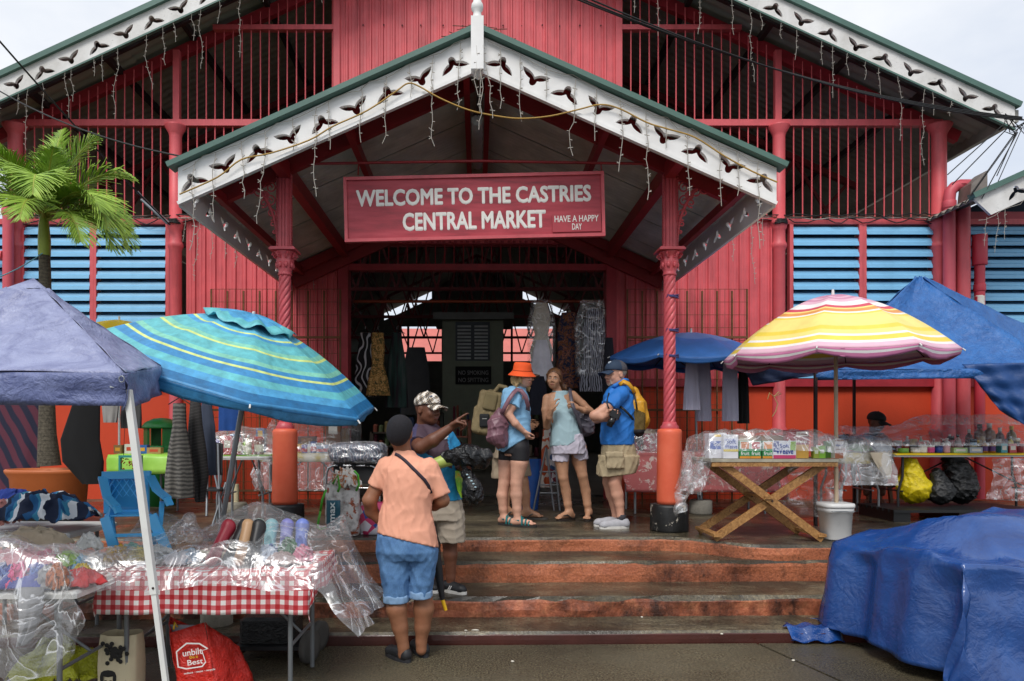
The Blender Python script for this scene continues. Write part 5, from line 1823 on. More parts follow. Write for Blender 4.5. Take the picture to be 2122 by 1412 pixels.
b = Blob(.01); b.chain([P(1022, 815, 7.95), P(1035, 800, 7.95), P(1048, 803, 7.92), P(1052, 818, 7.88)], [.02, .022, .022, .02]); b.build('strap', TAN, rk, h=.01)

# ---------------------------------------------------------------- woman in pale tank top
f = Fig(7.87); J = f.J
w5 = thing('person', (J(1190, 1075).x, 7.87, H4), 'woman in pale blue sleeveless top and white shorts, one hand raised', 'person')
b = Blob(.015)
hc, hm = headframe(J(1148, 786), R(-16), R(-2), R(-5))
head(b, hc, hm, .94, .9)
b.limb(J(1150, 795, .03), J(1157, 817, .03), .044, .052, .02)
b.tower(f.rows([(810, 1150, 1168, .055, .02), (817, 1136, 1182, .06, .02), (826, 1130, 1190, .075, .02), (850, 1136, 1184, .1), (890, 1142, 1188, .1), (915, 1143, 1206, .12), (940, 1146, 1212, .12)]))
# raised arm
b.chain([J(1134, 826, .0), J(1130, 850, -.02), J(1133, 884, -.04)], [.05, .042, .036]); b.chain([J(1133, 884, -.04), J(1138, 866, -.14), J(1143, 849, -.19)], [.037, .034, .024])
hand(b, J(1143, 850, -.19), (.18, -.1, .9), (.6, -.6, 0), (.75, -.1, .1), [.55, .75, .85, .9], .88, (.5, .5))
# arm holding the strap
b.chain([J(1186, 819, .0), J(1208, 838, -.01), J(1224, 853, -.03)], [.05, .04, .036]); b.chain([J(1224, 853, -.03), J(1210, 851, -.11), J(1196, 845, -.155)], [.036, .033, .024])
hand(b, J(1197, 846, -.155), (-.85, -.2, .5), (.2, -.3, 1), (-.35, .5, -.6), [.7, .8, .9, .95], .88, (.3, .9))
for (hx, kx, ky, cx_, ax, ay, dy, td) in ((1163, 1167, 990, 1173, 1180, 1071, .0, (-.16, -.13)), (1199, 1207, 986, 1214, 1220, 1071, .03, (-.05, -.2))):
    b.chain([J(hx, 930, dy), J(hx + 1, 955, dy), J(kx, ky, dy - .02), J(cx_, 1018, dy + .01), J((cx_ + ax) / 2, 1045, dy), J(ax, ay - 5, dy)], [.09, .078, .054, .053, .043, .033])
    a_ = J(ax, ay - 5, dy); a_.z = H4 + .095
    foot(b, a_, V((a_.x + td[0], a_.y + td[1] * .8, H4 + .022)), .96, H4 + .02)
    flipflop(w5, a_, td, .93, FLIP)
b.build('body', SK_D, w5, h=.008)
face_bits(w5, hc, hm, .94, mat('brown_brow', '4A3020', .7), mat('rose_lips', '9A4A42', .4), '2A2018')
b = Blob(.015)
b.tower(f.rows([(811, 1146, 1176, .058, .02), (820, 1143, 1178, .066, .02), (835, 1139, 1181, .085, .01), (855, 1140, 1188, .11, -.005), (880, 1142, 1196, .12), (905, 1142, 1205, .128), (935, 1141, 1212, .132)]))
b.half(J(1165, 926), (.0, -.1, -1)); b.half(J(1195, 913), (.52, -.1, -.84))
tk = b.build('top', mat('pale_blue_knit', 'A4C0C8', .85, var=.06, vs=8, bump=.15, bs=240), w5, h=.008, wob=(.0045, 42, 17))
b = Blob(.015)
b.tower(f.rows([(900, 1146, 1206, .115), (920, 1143, 1211, .13), (940, 1144, 1213, .125)]))
b.limb(J(1162, 925, 0), J(1162, 956, 0), .092, .088, .008, True); b.limb(J(1198, 925, .03), J(1203, 953, .03), .085, .086, .008, True)
b.build('shorts', mat('white_lilac_cotton', 'C6C0CE', .85, var=.06, bump=.2, bs=150), w5, h=.008, wob=(.005, 60, 6))
HAIRB = mat('brown_hair', fn=lambda N, b_: N.ramp(N.noise(40, 5, .6, N.co((1, 1, .25)), 1.), [(.3, lin('3A2416')), (.7, lin('7E5636'))]), rough=.5)
w_ = lambda *p: hc + hm @ (V(p) * .94)
b = Blob(.012)
b.ell(w_(0, -.02, .045), (.085, .098, .085), hm); b.ell(w_(0, -.06, -.02), (.075, .05, .08), hm, .03)
b.half(w_(0, .048, .045), hm @ V((0, .8, -.62)))
for sd_, n_ in ((-1, 5), (1, 5)):
    for k in range(n_):
        p0 = w_(sd_ * .073, .045 - .02 * k, .045)
        b.chain([p0, p0 + V((sd_ * -.006, 0, -.06)), p0 + V((sd_ * -.004 + rg.gauss(0, .008), .01, -.15 - .02 * k))], [.016, .014, .006], .008)
for k in range(7):
    b.chain([w_(.05 + .005 * k, -.05, -.02), J(1166 + k, 800, .05), J(1170 + k * 1.2, 818 + 2 * k, .03)], [.02, .016, .006], .008)
b.build('hair', HAIRB, w5, h=.0075)
sb = thing('shoulder_bag', P(1212, 900, 7.85), 'shiny grey shoulder bag tucked under the elbow of tank-top woman', 'bag')
SLATE = mat('slate_satin', '58545E', .3, var=.2, vs=9, bump=.4, bs=30)
b = Blob(.03); b.chain([P(1203, 858, 7.9), P(1213, 872, 7.9), P(1215, 888, 7.9), P(1207, 896, 7.9)], [.05, .085, .075, .04])
b.build('bag', SLATE, sb, h=.009, wob=(.012, 45, 5))
ribbon([P(1182, 806, 7.86), P(1181, 812, 7.8), P(1183, 824, 7.77), P(1186, 838, 7.68), P(1190, 850, 7.7), P(1196, 864, 7.73), P(1203, 882, 7.76), P(1210, 898, 7.8)], .036, .006, (.1, -1, .2)).build('strap', SLATE, sb)

# ---------------------------------------------------------------- man in blue polo shirt
f = Fig(7.32); J = f.J
w6 = thing('person', (J(1275, 1090).x, 7.32, H4), 'man in navy cap, blue polo shirt and khaki cargo shorts with folded arms', 'person')
b = Blob(.015)
hc, hm = headframe(J(1276, 777), R(-68), R(-3), 0)
head(b, hc, hm, 1.06, 1.15)
b.limb(J(1280, 788), J(1284, 810, .01), .06, .07, .02)
b.tower(f.rows([(805, 1264, 1300, .08), (830, 1256, 1310, .13), (870, 1254, 1310, .15), (900, 1256, 1302, .13), (915, 1260, 1300, .11), (945, 1262, 1300, .11)]))
b.chain([J(1284, 820, -.13), J(1264, 841, -.225), J(1232, 862, -.24)], [.05, .053, .048]); b.chain([J(1232, 862, -.24), J(1246, 864, -.25), J(1258, 860, -.24)], [.05, .044, .032])
hand(b, J(1252, 862, -.25), (.9, -.15, .25), (0, -.4, .9), (-.1, -.8, -.3), [.6, .7, .8, .9], 1.02, (.5, .5))
b.chain([J(1280, 820, .12), J(1250, 850, .17), J(1236, 868, .1)], [.062, .054, .048]); b.chain([J(1236, 868, .1), J(1258, 868, -.12)], [.046, .032])
hand(b, J(1254, 867, -.1), (.9, -.5, .1), (0, 0, 1), (0, -1, 0), .6, 1.)
for (hx, kx, ax, dy) in ((1282, 1273, 1286, -.09), (1268, 1262, 1276, .1)):
    b.chain([J(hx, 930, dy), J(hx - 4, 970, dy), J(kx, 1000, dy), J(kx + 6, 1025, dy), J((kx + ax) / 2 + 4, 1045, dy), J(ax, 1070, dy)], [.07, .078, .064, .06, .047, .037])
    b.limb(J(ax, 1070, dy), J(ax, 1082, dy), .037, .037)
b.build('body', SK_E, w6, h=.008)
face_bits(w6, hc, hm, 1.06, mat('grey_brow', '8A7868', .7), mat('thin_lips', 'A5665C', .4), '2A2A30')
w_ = lambda *p: hc + hm @ (V(p) * 1.06)
b = Blob(.01); b.ell(w_(0, .068, -.088), (.03, .028, .022), hm); b.limb(w_(-.03, .088, -.045), w_(-.033, .07, -.085), .008, .012); b.limb(w_(.03, .088, -.045), w_(.033, .07, -.085), .008, .012); b.limb(w_(-.028, .094, -.048), w_(.028, .094, -.048), .006, .006)
b.half(w_(0, .096, 0), hm @ V((0, 1, -.1)))
b.build('beard', mat('grey_stubble', 'B49C8C', .9, var=.2, vs=50), w6, h=.0065)
b = Blob(.01); b.ell(w_(0, -.03, .03), (.08, .088, .075), hm); b.half(w_(0, .0, 0), hm @ V((0, 1, -.2))); b.half(w_(0, 0, -.03), hm @ V((0, 0, -1)))
b.build('hair', mat('grey_hair', '9A9288', .8, var=.2, vs=50), w6, h=.0075)
POLO = mat('blue_polo', '1E6FC0', .7, var=.1, vs=5, bump=.12, bs=200)
b = Blob(.02)
b.tower(f.rows([(800, 1266, 1300, .075), (808, 1258, 1306, .1), (820, 1252, 1312, .14), (845, 1250, 1315, .16), (875, 1247, 1315, .165), (905, 1246, 1312, .168), (924, 1247, 1312, .168)]))
b.limb(J(1288, 816, -.14), J(1262, 843, -.235), .072, .072, None, True); b.limb(J(1284, 816, .14), J(1258, 843, .18), .07, .07, None, True)
b.half(J(1280, 922), (0, 0, -1))
po6 = b.build('polo_shirt', POLO, w6, h=.008, wob=(.0065, 50, 31))
b = Blob(.01); b.limb(J(1264, 806, -.02), J(1274, 800, -.09), .02, .02); b.limb(J(1274, 800, -.09), J(1294, 789, -.09), .02, .024); b.limb(J(1294, 789, -.09), J(1299, 789, .03), .024, .024); b.limb(J(1262, 806, .0), J(1257, 820, -.06), .014, .01)
b.build('collar', POLO, w6, h=.008)
KHAKI = mat('khaki_twill', 'A8987A', .85, var=.12, vs=7, bump=.25, bs=150)
b = Blob(.02)
b.tower(f.rows([(910, 1252, 1308, .15), (930, 1248, 1315, .16), (955, 1246, 1317, .16)]))
b.tower(f.rows([(945, 1244, 1318, .105, -.09), (970, 1241, 1315, .105, -.09), (986, 1240, 1308, .1, -.09)]), .012); b.tower(f.rows([(945, 1246, 1300, .1, .1), (984, 1240, 1285, .1, .1)]), .012)
b.half(J(1275, 984), (.12, 0, -1))
b.build('cargo_shorts', KHAKI, w6, h=.0085, wob=(.007, 55, 7))
b = Blob(.01); b.box(J(1275, 957, -.205), (.07, .012, .055), None, .012); b.box(J(1273, 942, -.215), (.078, .012, .016), None, .008); b.build('cargo_pocket', KHAKI, w6, h=.008, wob=(.005, 60, 2))
NAVYC = mat('navy_cap', '22354C', .8, var=.1, vs=9)
MESH = mat('grey_cap_mesh', '4A4A52', .8, var=.3, vs=90)
cp6 = cap(w6, hc, hm, 1.1, [NAVYC, MESH], mif=lambda cn: ((cn[:, 0] - hc.x) * (hm @ V((0, 1, 0))).x + (cn[:, 1] - hc.y) * (hm @ V((0, 1, 0))).y < -.012).astype(int))
sf = surf(cp6)
q = sf(1263, 752, .003)
if q is not None:
    mb = MB(); mb.ell(q, (.014, .003, .012), 8, 5); mb.ell(q + V((.01, -.002, .008)), (.009, .003, .008), 8, 5); mb.build('emblem', mat('cap_print', 'B8C4D0', .7), cp6)
GREYSH = mat('pale_grey_mesh', 'A9A9AE', .7, var=.1, vs=30, bump=.2, bs=200)
for dy, xx in ((-.09, 1303), (.1, 1290)):
    a_ = J(xx, 1088, dy)
    shoe(f, w6, (a_.x, a_.y + .0), (a_.x - .30, a_.y - .06), H4, GREYSH, mat('white_sole', 'D8D6D0', .6), h=.085, wd=.05, name='trainer', lace=SHOEK)
    q = J(1287, 1075, dy)
    MB().lathe([(.043, -.03), (.045, 0), (.042, .03)], 14, (q.x, q.y, H4 + .105)).build('sock', mat('dark_sock', '3A3A40', .9), w6)
# camera
cm = thing('photo_camera', P(1273, 865, 6.98), 'black digital camera hanging at his folded arms', 'camera')
T = M.Translation(P(1275, 858, 7.02)) @ M.Rotation(R(25), 4, 'Y')
mb = MB(T); mb.rbx(-.05, .05, -.03, .03, -.04, .035, .01); mb.rbx(-.022, .022, -.025, .028, .03, .055, .008); mb.build('camera_body', mat('black_camera', '16171A', .4, bump=.2, bs=150), cm)
mb = MB(T @ M.Translation((-.005, -.01, -.04)) @ M.Rotation(R(180), 4, 'X')); mb.lathe([(.033, 0), (.034, .03), (.036, .035), (.036, .06), (.031, .065), (.031, .095), (.026, .097), (.02, .09)], 18, (0, 0, 0)); mb.build('lens', mat('black_lens', '101114', .25), cm)
ribbon([P(1262, 815, 7.13), P(1257, 835, 7.02), P(1262, 848, 7.0)], .014, .004).build('neck_strap', SHOEK, cm)
# yellow backpack
bp = thing('backpack', P(1322, 900, 7.35), 'yellow and black mesh backpack worn by the man in blue polo', 'bag')
YEL = mat('yellow_nylon', 'CE9620', .5, var=.12, vs=8, bump=.3, bs=40)
b = Blob(.03); b.chain([P(1312, 812, 7.35), P(1322, 840, 7.35), P(1327, 870, 7.35), P(1322, 892, 7.35)], [.05, .075, .085, .06]); b.box(P(1318, 865, 7.35), (.03, .11, .14), None, .03)
bg_ = b.build('bag', [YEL, mat('olive_mesh', '5E4C1E', .8, var=.3, vs=70), SHOEK], bp, h=.008, wob=(.006, 45, 2), mif=lambda cn: np.where(cn[:, 2] < P(0, 890, 7.35).z, 2, np.where((cn[:, 2] < P(0, 855, 7.35).z + (cn[:, 0] - P(1325, 0, 7.35).x) * -.4) & (cn[:, 0] < P(1333, 0, 7.35).x), 1, 0)))
ribbon([P(1284, 798, 7.2), P(1292, 791, 7.18), P(1302, 796, 7.17), P(1310, 806, 7.2), P(1315, 818, 7.25)], .045, .008, (0, -1, .6)).build('shoulder_strap', YEL, bp)
ribbon([P(1284, 842, 7.13), P(1294, 850, 7.12), P(1304, 860, 7.14), P(1312, 870, 7.2)], .022, .006, (0, -1, .2)).build('lower_strap', SHOEK, bp)
ribbon([P(1314, 815, 7.22), P(1318, 835, 7.2), P(1320, 850, 7.2)], .016, .006).build('zip_strip', SHOEK, bp)

# ---------------------------------------------------------------- seated vendor deep in shade behind the yellow-cloth table
f = Fig(9.3); J = f.J
w7 = thing('person', (J(1810, 1020).x, 9.3, H4), 'seated vendor in black cap behind plastic-covered goods, in shade', 'person')
b = Blob(.02)
hc, hm = headframe(J(1815, 877), R(30), R(-15), 0)
head(b, hc, hm, 1.0)
b.limb(J(1813, 885), J(1810, 905), .055, .065)
b.tower(f.rows([(902, 1795, 1828, .08), (920, 1782, 1840, .11), (985, 1788, 1836, .12), (1000, 1788, 1836, .12)]))
b.chain([J(1785, 920), J(1776, 955, -.05), J(1800, 968, -.25)], [.055, .045, .03]); b.chain([J(1836, 920), J(1844, 955, -.05), J(1822, 968, -.25)], [.055, .045, .03])
hand(b, J(1800, 968, -.25), (.5, -.8, 0), (0, 0, 1), (.8, 0, 0), .6); hand(b, J(1822, 968, -.25), (-.5, -.8, 0), (0, 0, 1), (-.8, 0, 0), .6)
for s_ in (-1, 1):
    b.chain([J(1812 + 12 * s_, 992), J(1812 + 16 * s_, 985, -.4), J(1812 + 16 * s_, 1022, -.42)], [.085, .06, .04])
    a_ = J(1812 + 16 * s_, 1022, -.42); a_.z = H4 + .09
    foot(b, a_, V((a_.x, a_.y - .17, H4 + .02)), 1., H4 + .01)
b.build('body', SK_B, w7, h=.011)
b = Blob(.02); b.tower(f.rows([(897, 1795, 1828, .09), (915, 1780, 1842, .13), (985, 1784, 1840, .14)])); b.build('shirt', mat('dark_shirt', '24242C', .8), w7, h=.012)
cap(w7, hc, hm, 1.1, mat('black_cap', '0E0E10', .8))
st = thing('stool', (J(1812, 1010).x, 9.35, H4), 'low wooden stool under the seated vendor', 'stool')
c_ = J(1812, 1003, .05)
MB().rbx(c_.x - .17, c_.x + .17, c_.y - .15, c_.y + .15, .80, .835, .01).build('seat', mat('brown_wood', '6A4A30', .7, var=.2), st)
for sx in (-1, 1):
    for sy in (-1, 1):
        MB().bar((c_.x + sx * .13, c_.y + sy * .11, .80), (c_.x + sx * .15, c_.y + sy * .13, H4), .04, .04).build('leg', mat('brown_wood', '6A4A30', .7, var=.2), st)

# ================================================================ stall helpers
STEEL = mat('galvanised_tube', '8F9498', .35, metal=.6, var=.12)
GREYLEG = mat('grey_table_leg', '6C7072', .45, metal=.3, var=.15)
WHITEP = mat('white_pole_paint', 'D9DAD6', .4, var=.06, grime=.2)
POLY = plastic_sheet('clear_polythene')
POLY2 = plastic_sheet('milky_polythene', (.8, .8, .8), .70, .24, 4.)
POLY3 = plastic_sheet('crinkled_polythene', (.85, .86, .87), .78, .16, 9., .6)
def umbrella(name, label, apex, axis, Rr, h, bands, mats, pole=None, pole_m=None, n=8, spin=0., valance=.07, vmi=0, vent=None, scal=.0, pole_r=.013, sagp=.06, under=None):
    t = thing(name, pole[-1] if pole else apex, label, 'umbrella')
    ax = V(axis).normalized()
    e1 = (V((1, 0, 0)) - ax * ax.x).normalized()
    e2 = ax.cross(e1)
    A = V(apex)
    def pt(u, tt, lift=0.):
        th = 2 * math.pi * u + spin
        k = n * u
        fr = k - math.floor(k)
        seam = 4 * fr * (1 - fr)                      # 0 at a seam, 1 mid panel
        rad = Rr * tt / math.cos(0) * (math.cos(math.pi / n) / math.cos((fr - .5) * 2 * math.pi / n)) * (1 - .012 * seam)
        dz = h * tt ** 1.7 + sagp * Rr * seam * tt * (1 - tt) * 1.2 + scal * seam * tt ** 6
        return A + (e1 * math.cos(th) + e2 * math.sin(th)) * rad - ax * (dz - lift)
    def band(u, v):
        for te, mi in bands:
            if v <= te:
                return mi
        return bands[-1][1]
    t0 = .16 if vent else 0.0
    mb = MB(); mb.grid(lambda u, v: pt(u, t0 + (1 - t0) * v), n * 5, 44, True, mif=band, thick=.002)
    cn = mb.build('canopy', mats, t)
    if valance:
        mb = MB()
        def vf(u, v):
            p = pt(u, 1.0)
            k = n * u
            fr = k - math.floor(k)
            sc_ = .55 + .45 * math.sin(math.pi * fr) if scal >= 0 else 1
            wv_ = .012 * math.sin(u * n * 2 * math.pi * 2.3)
            th = 2 * math.pi * u + spin
            return p - ax * (valance * v * sc_) + (e1 * math.cos(th) + e2 * math.sin(th)) * (wv_ * v - .02 * v)
        mb.grid(vf, n * 6, 4, True, mif=(lambda u, v: vmi(u, v)) if callable(vmi) else (lambda u, v: vmi), thick=.002)
        mb.build('valance', mats, cn)
    if vent:
        mb = MB()
        mb.grid(lambda u, v: pt(u, .02 + vent * v, .035) + ax * (.018 * math.sin(u * 2 * math.pi * 11 + 1) * v + .012 * math.sin(u * 2 * math.pi * 5) * v), n * 8, 6, True, mif=lambda u, v: 0 if v < .75 else 1, thick=.002)
        mb.build('vent_cap', mats, cn)
    for k in range(n):
        u = k / n
        MB().tube([pt(u, .06) - ax * .012, pt(u, .5) - ax * .012, pt(u, 1.0) - ax * .008], .0045, 5).build('rib', DARKSTEEL if under is None else under, t)
        tip = pt(u, 1.0); out_ = (pt(u, 1.0) - pt(u, .9)).normalized()
        MB().tube([tip, tip + out_ * .03], .006, 5).build('rib_tip', WHITEP, t)
    if pole:
        MB().tube([A] + [V(p) for p in pole], pole_r, 10).build('pole', pole_m or STEEL, t)
        for k in range(n):
            q = A.lerp(V(pole[-1]), .22)
            MB().tube([q, pt(k / n, .52) - ax * .015], .004, 5).build('stretcher', DARKSTEEL if under is None else under, t)
    MB().tube([A - ax * .02, A + ax * .05], [.016, .011], 8).build('finial', WHITEP, t)
    return t
def patch(a, b, c, d, n=14, m=14, sag=0., wr=0., seed=0, thick=.003):
    """cloth between four corners a b (top) and d c (bottom)"""
    a, b, c, d = V(a), V(b), V(c), V(d)
    rg = random.Random(seed)
    ph = [rg.uniform(0, 6) for _ in range(4)]
    nrm = (b - a).cross(d - a).normalized()
    def fn(u, v):
        p = a.lerp(b, u).lerp(d.lerp(c, u), v)
        s_ = 16 * u * (1 - u) * v * (1 - v)
        return p - V((0, 0, sag * s_)) + nrm * wr * (math.sin(9 * u + 4 * v + ph[0]) + .6 * math.sin(17 * u - 7 * v + ph[1]) + .5 * math.sin(23 * v + 5 * u + ph[2]))
    return fn
def drape(name, label, cat, x0, x1, y0, y1, z, ov, m, top=None, ruf=.02, nx=60, ny=40, seed=0, skew=0., thick=0., flare=.12, parent=None, kind=None, group=None):
    """cloth or sheet laid over a table; ov = overhang left, right, front, back"""
    rg = random.Random(seed)
    ph = [rg.uniform(0, 6.3) for _ in range(8)]
    L, Rr, Fr, Bk = ov
    W_, D_ = x1 - x0, y1 - y0
    def fn(u, v):
        sx = -L + (W_ + L + Rr) * u
        sy = -Fr + (D_ + Fr + Bk) * v
        ox = max(-sx, 0) + max(sx - W_, 0); oy = max(-sy, 0) + max(sy - D_, 0)
        x = min(max(sx, 0), W_); y = min(max(sy, 0), D_)
        drop = math.hypot(ox, oy) if ox and oy else ox + oy
        zz = z - drop * .985 + (top(x0 + x, y0 + y) if top and drop < .02 else 0)
        if top and 0.02 <= drop < .2:
            zz += top(x0 + x, y0 + y) * (1 - drop / .2)
        r_ = ruf * min(1, drop / .15)
        gx = math.copysign(flare * ox, sx - W_ / 2) if ox else 0
        gy = math.copysign(flare * oy, sy - D_ / 2) if oy else 0
        wob_x = r_ * (math.sin(sy * 15 + ph[0]) + .5 * math.sin(sy * 31 + ph[1]))
        wob_y = r_ * (math.sin(sx * 13 + ph[2]) + .5 * math.sin(sx * 29 + ph[3]))
        fine = ruf * .3 * (math.sin(sx * 23 + sy * 11 + ph[4]) + math.sin(sy * 27 - sx * 15 + ph[5])) if drop < .02 else 0
        return (x0 + x + gx + (wob_x if ox else 0), y0 + y + gy + (wob_y if oy else 0), zz + fine)
    mb = MB(); mb.grid(fn, nx, ny, thick=thick)
    o = mb.build(name, m, parent)
    if label:
        tag(o, label, cat, group, kind)
    return o
def folding_table(label, x0, x1, y0, y1, z, zf, top_m, leg_m=GREYLEG, style='H', name='folding_table', cat='table', bow=0.):
    t = thing(name, ((x0 + x1) / 2, (y0 + y1) / 2, zf), label, cat)
    MB().rbx(x0, x1, y0, y1, z - .035, z, .012).build('tabletop', top_m, t)
    for sx in (0, 1):
        x = (x0 + .12) if sx == 0 else (x1 - .12)
        for sy in (0, 1):
            y = (y0 + .07) if sy == 0 else (y1 - .07)
            xs = x + (bow if sx else -bow)
            MB().tube([(x, y, z - .03), (x, y, z - .25), (xs, y, zf + .3), (xs, y, zf + .01)], .014, 8).build('leg', leg_m, t)
        MB().tube([(x, y0 + .07, zf + .3), (x, y1 - .07, zf + .3)], .010, 6).build('crossbar', leg_m, t)
        MB().tube([(x, (y0 + y1) / 2, zf + .3), ((x0 + x1) / 2 + (-.05 if sx == 0 else .05), (y0 + y1) / 2, z - .04)], .009, 6).build('brace', leg_m, t)
    return t
_pm = {}
def prod_m(col, rough=.4):
    return mat('pack_' + col, col, rough, var=.06, vs=20)
def printed(cols, sc_=18., seed=0.):
    nm = 'print_' + '_'.join(cols) + str(sc_)
    def fn(N, b_):
        v = N.n('TexVoronoi', Vector=N.co(), Scale=sc_)
        k = len(cols)
        f_ = N.n('SeparateColor', Color=v.outputs['Color']).outputs[0]
        return N.ramp(f_, [(i / k, lin(c)) for i, c in enumerate(cols)], 'CONSTANT')
    return mat(nm, fn=fn, rough=.45)
def box_pack(label, c, sz, front, cat='box', side=None, yaw=0., name='product_box', texts=(), panels=()):
    """carton standing on c (base centre); texts: (string, x, z, w, h, colour) and panels: (x0,x1,z0,z1,colour) on its face"""
    t = thing(name, c, label, cat)
    T = M.Translation(V(c)) @ M.Rotation(yaw, 4, 'Z')
    q = MB(T); q.bx(-sz[0] / 2, sz[0] / 2, -sz[1] / 2, sz[1] / 2, 0, sz[2]); q.build('carton', front if not isinstance(front, str) else prod_m(front), t)
    for i, (a, b_, c_, d, col) in enumerate(panels):
        q = MB(T); q.bx(a, b_, -sz[1] / 2 - .0015 - .0005 * i, -sz[1] / 2 - .0004, c_, d); q.build('printed_panel', prod_m(col) if isinstance(col, str) else col, t)
    for (s_, x, z, w_, h_, col) in texts:
        text_fit(s_, (x, z, 0), w_, h_, T @ M.Translation((0, -sz[1] / 2 - .004, 0)) @ M.Rotation(R(90), 4, 'X'), prod_m(col), 'lettering', t, bold=.012, depth=.001)
    return t
def bottle(label, c, r, h, col, capc='E8E8E8', cat='bottle', shape='b', lab=None, name=None):
    t = thing(name or ('jar' if shape == 'j' else 'can' if shape == 'c' else 'bottle'), c, label, cat)
    pr = {'b': [(r * .9, 0), (r, .008), (r, h * .62), (r * .8, h * .72), (r * .38, h * .8), (r * .36, h * .86)],
          'j': [(r * .9, 0), (r, .006), (r, h * .72), (r * .9, h * .78)],
          'c': [(r * .96, 0), (r, .005), (r, h - .005), (r * .94, h)]}[shape]
    MB().lathe(pr, 14, V(c)).build('container', prod_m(col, .3), t)
    if shape == 'b':
        MB().lathe([(r * .42, h * .84), (r * .42, h), (r * .3, h)], 12, V(c)).build('cap', prod_m(capc), t)
    if shape == 'j':
        MB().lathe([(r * 1.04, h * .76), (r * 1.04, h * .98), (r * .98, h)], 14, V(c)).build('lid', prod_m(capc), t)
    if lab:
        MB().lathe([(r * 1.015, h * .15), (r * 1.015, h * .55)], 14, V(c), cap=False).build('paper_label', prod_m(lab), t)
    return t
from mathutils import noise as mnoise
def heap(name, label, c, r, m, seed, cat='clothes', flat=.35, amp=.02, fr=28, group=None, h=.012, extra=()):
    """crumpled cloth lying in a pile: a creased sheet with a rumpled rim"""
    c = V(c)
    if extra:
        b = Blob(.04)
        b.ell(c, (r[0], r[1], r[2] * .9))
        for e in extra:
            b.chain(*e)
        return tag(b.build(name, m, None, h=h, wob=(amp, fr, seed, (1, 1, 1))), label, cat, group)
    so_ = V((seed * 3.7, seed * 1.3, seed * .7))
    sc_ = 2.2 / max(r[0], r[1])
    def fn(u, v):
        a, b_ = 2 * u - 1, 2 * v - 1
        k = max(abs(a), abs(b_))
        l_ = math.hypot(a, b_) or 1
        x, y = a * k / l_, b_ * k / l_                    # square to disc
        p = V((x * r[0] * 1.15, y * r[1] * 1.15, 0))
        q = p * sc_ + so_
        rim = 1 + .22 * mnoise.noise(V((x * 1.7, y * 1.7, seed)))
        rd = 1 - abs(mnoise.noise(q * 1.1)) * 2
        fold = .55 * rd + .35 * (1 - abs(mnoise.noise(q * 2.3)) * 2) + .2 * mnoise.noise(q * 5)
        rho = math.hypot(x, y)
        z = r[2] * ((1 - rho ** 2.4) * 1.15 - .5) + r[2] * .85 * fold * (1 - .4 * rho)
        z = max(z, -r[2] * .45)
        return c + V((p.x * rim, p.y * rim, z)) + V((mnoise.noise(q * 2 + V((5, 0, 0))), mnoise.noise(q * 2 + V((0, 9, 0))), 0)) * r[2] * .35
    mb = MB(); mb.grid(fn, 34, 34, thick=.004)
    return tag(mb.build(name, m), label, cat, group)
def hung(label, px, py0, py1, wpx, Y, m, prof=(1, 1, 1, 1), rip=.25, seed=0, cat='garment', name='garment', hanger=True, depth=.05, folds=7, xs=(0, 0, 0, 0), rot=0.):
    """garment hanging from py0 down to py1, width in photo pixels"""
    z0, z1 = P(px, py0, Y).z, P(px, py1, Y).z
    hw = wpx * Y / F / 2
    t = thing(name, P(px, py1, Y), label, cat)
    k = len(prof)
    pr = []
    for i in range(k - 1, -1, -1):
        f_ = i / (k - 1)
        pr.append((z0 + (z1 - z0) * f_ - z1, hw * prof[i], depth * (.35 + .65 * f_), rip * (.15 + f_), xs[i] * Y / F if i < len(xs) else 0))
    cloth_tube(pr, folds, 56, seed, P(px, py1, Y), rot, m, 'cloth', t)
    if hanger:
        c = P(px, py0, Y)
        MB().tube([c + V((-hw * .8, 0, -.01)), c + V((0, 0, .05)), c + V((hw * .8, 0, -.01))], .005, 5).build('hanger', BLK, t)
        MB().tube([c + V((0, 0, .05)), c + V((0, 0, .085)), c + V((.018, 0, .1)), c + V((.02, 0, .08))], .0035, 5).build('hook', STEEL, t)
    return t

# ================================================================ left stalls
# ---- lilac-grey gazebo
A_, B_ = V((-1.604, 3.3, 1.775)), V((-1.90, 4.35, 1.90))
C_, D_ = V((-3.6, 3.42, 1.80)), V((-3.9, 4.5, 1.90))
PK = P(70, 600, 3.85)
gz = thing('gazebo', (-2.8, 4.3, 0), 'lilac-grey pop-up gazebo canopy with sagging valance and white legs', 'canopy')
def tent(N, b_):
    f_ = N.noise(5, 6, .65, N.co((1, 1, 2.5)), 1.5)
    return N.ramp(f_, [(.3, lin('6E7398')), (.6, lin('9096B6')), (.8, lin('A2A8C4'))])
TENT = mat('lilac_polyester', fn=tent, rough=.42, bump=-.45, bs=6)
TENTD = mat('blue_valance', fn=lambda N, b_: N.ramp(N.noise(5, 6, .65, N.co((1, 1, 3))), [(.3, lin('3F4A78')), (.7, lin('7A84AE'))]), rough=.5, bump=-.45, bs=8)
for nm, a, b_, sg_ in (('front_panel', C_, A_, .07), ('side_panel', A_, B_, .06), ('back_panel', B_, D_, .06), ('left_panel', D_, C_, .06)):
    mb = MB()
    k1 = PK + (a - PK) * .10 + V((0, 0, .045)); k2 = PK + (b_ - PK) * .10 + V((0, 0, .045))
    mb.grid(patch(k1, k2, b_, a, 18, 18, sg_, .006, hash(nm) % 50), 26, 26, thick=.003)
    mb.build(nm, TENT, gz)
    mb = MB()
    lo = V((0, 0, .15 if nm == 'front_panel' else .17))
    mb.grid(patch(a, b_, b_ - lo, a - lo, 10, 4, 0, .008, len(nm)), 30, 6, thick=.003)
    mb.build('valance', TENTD, gz)
mb = MB()
pk_ = [PK + (q_ - PK) * .10 + V((0, 0, .045)) for q_ in (A_, B_, D_, C_)]
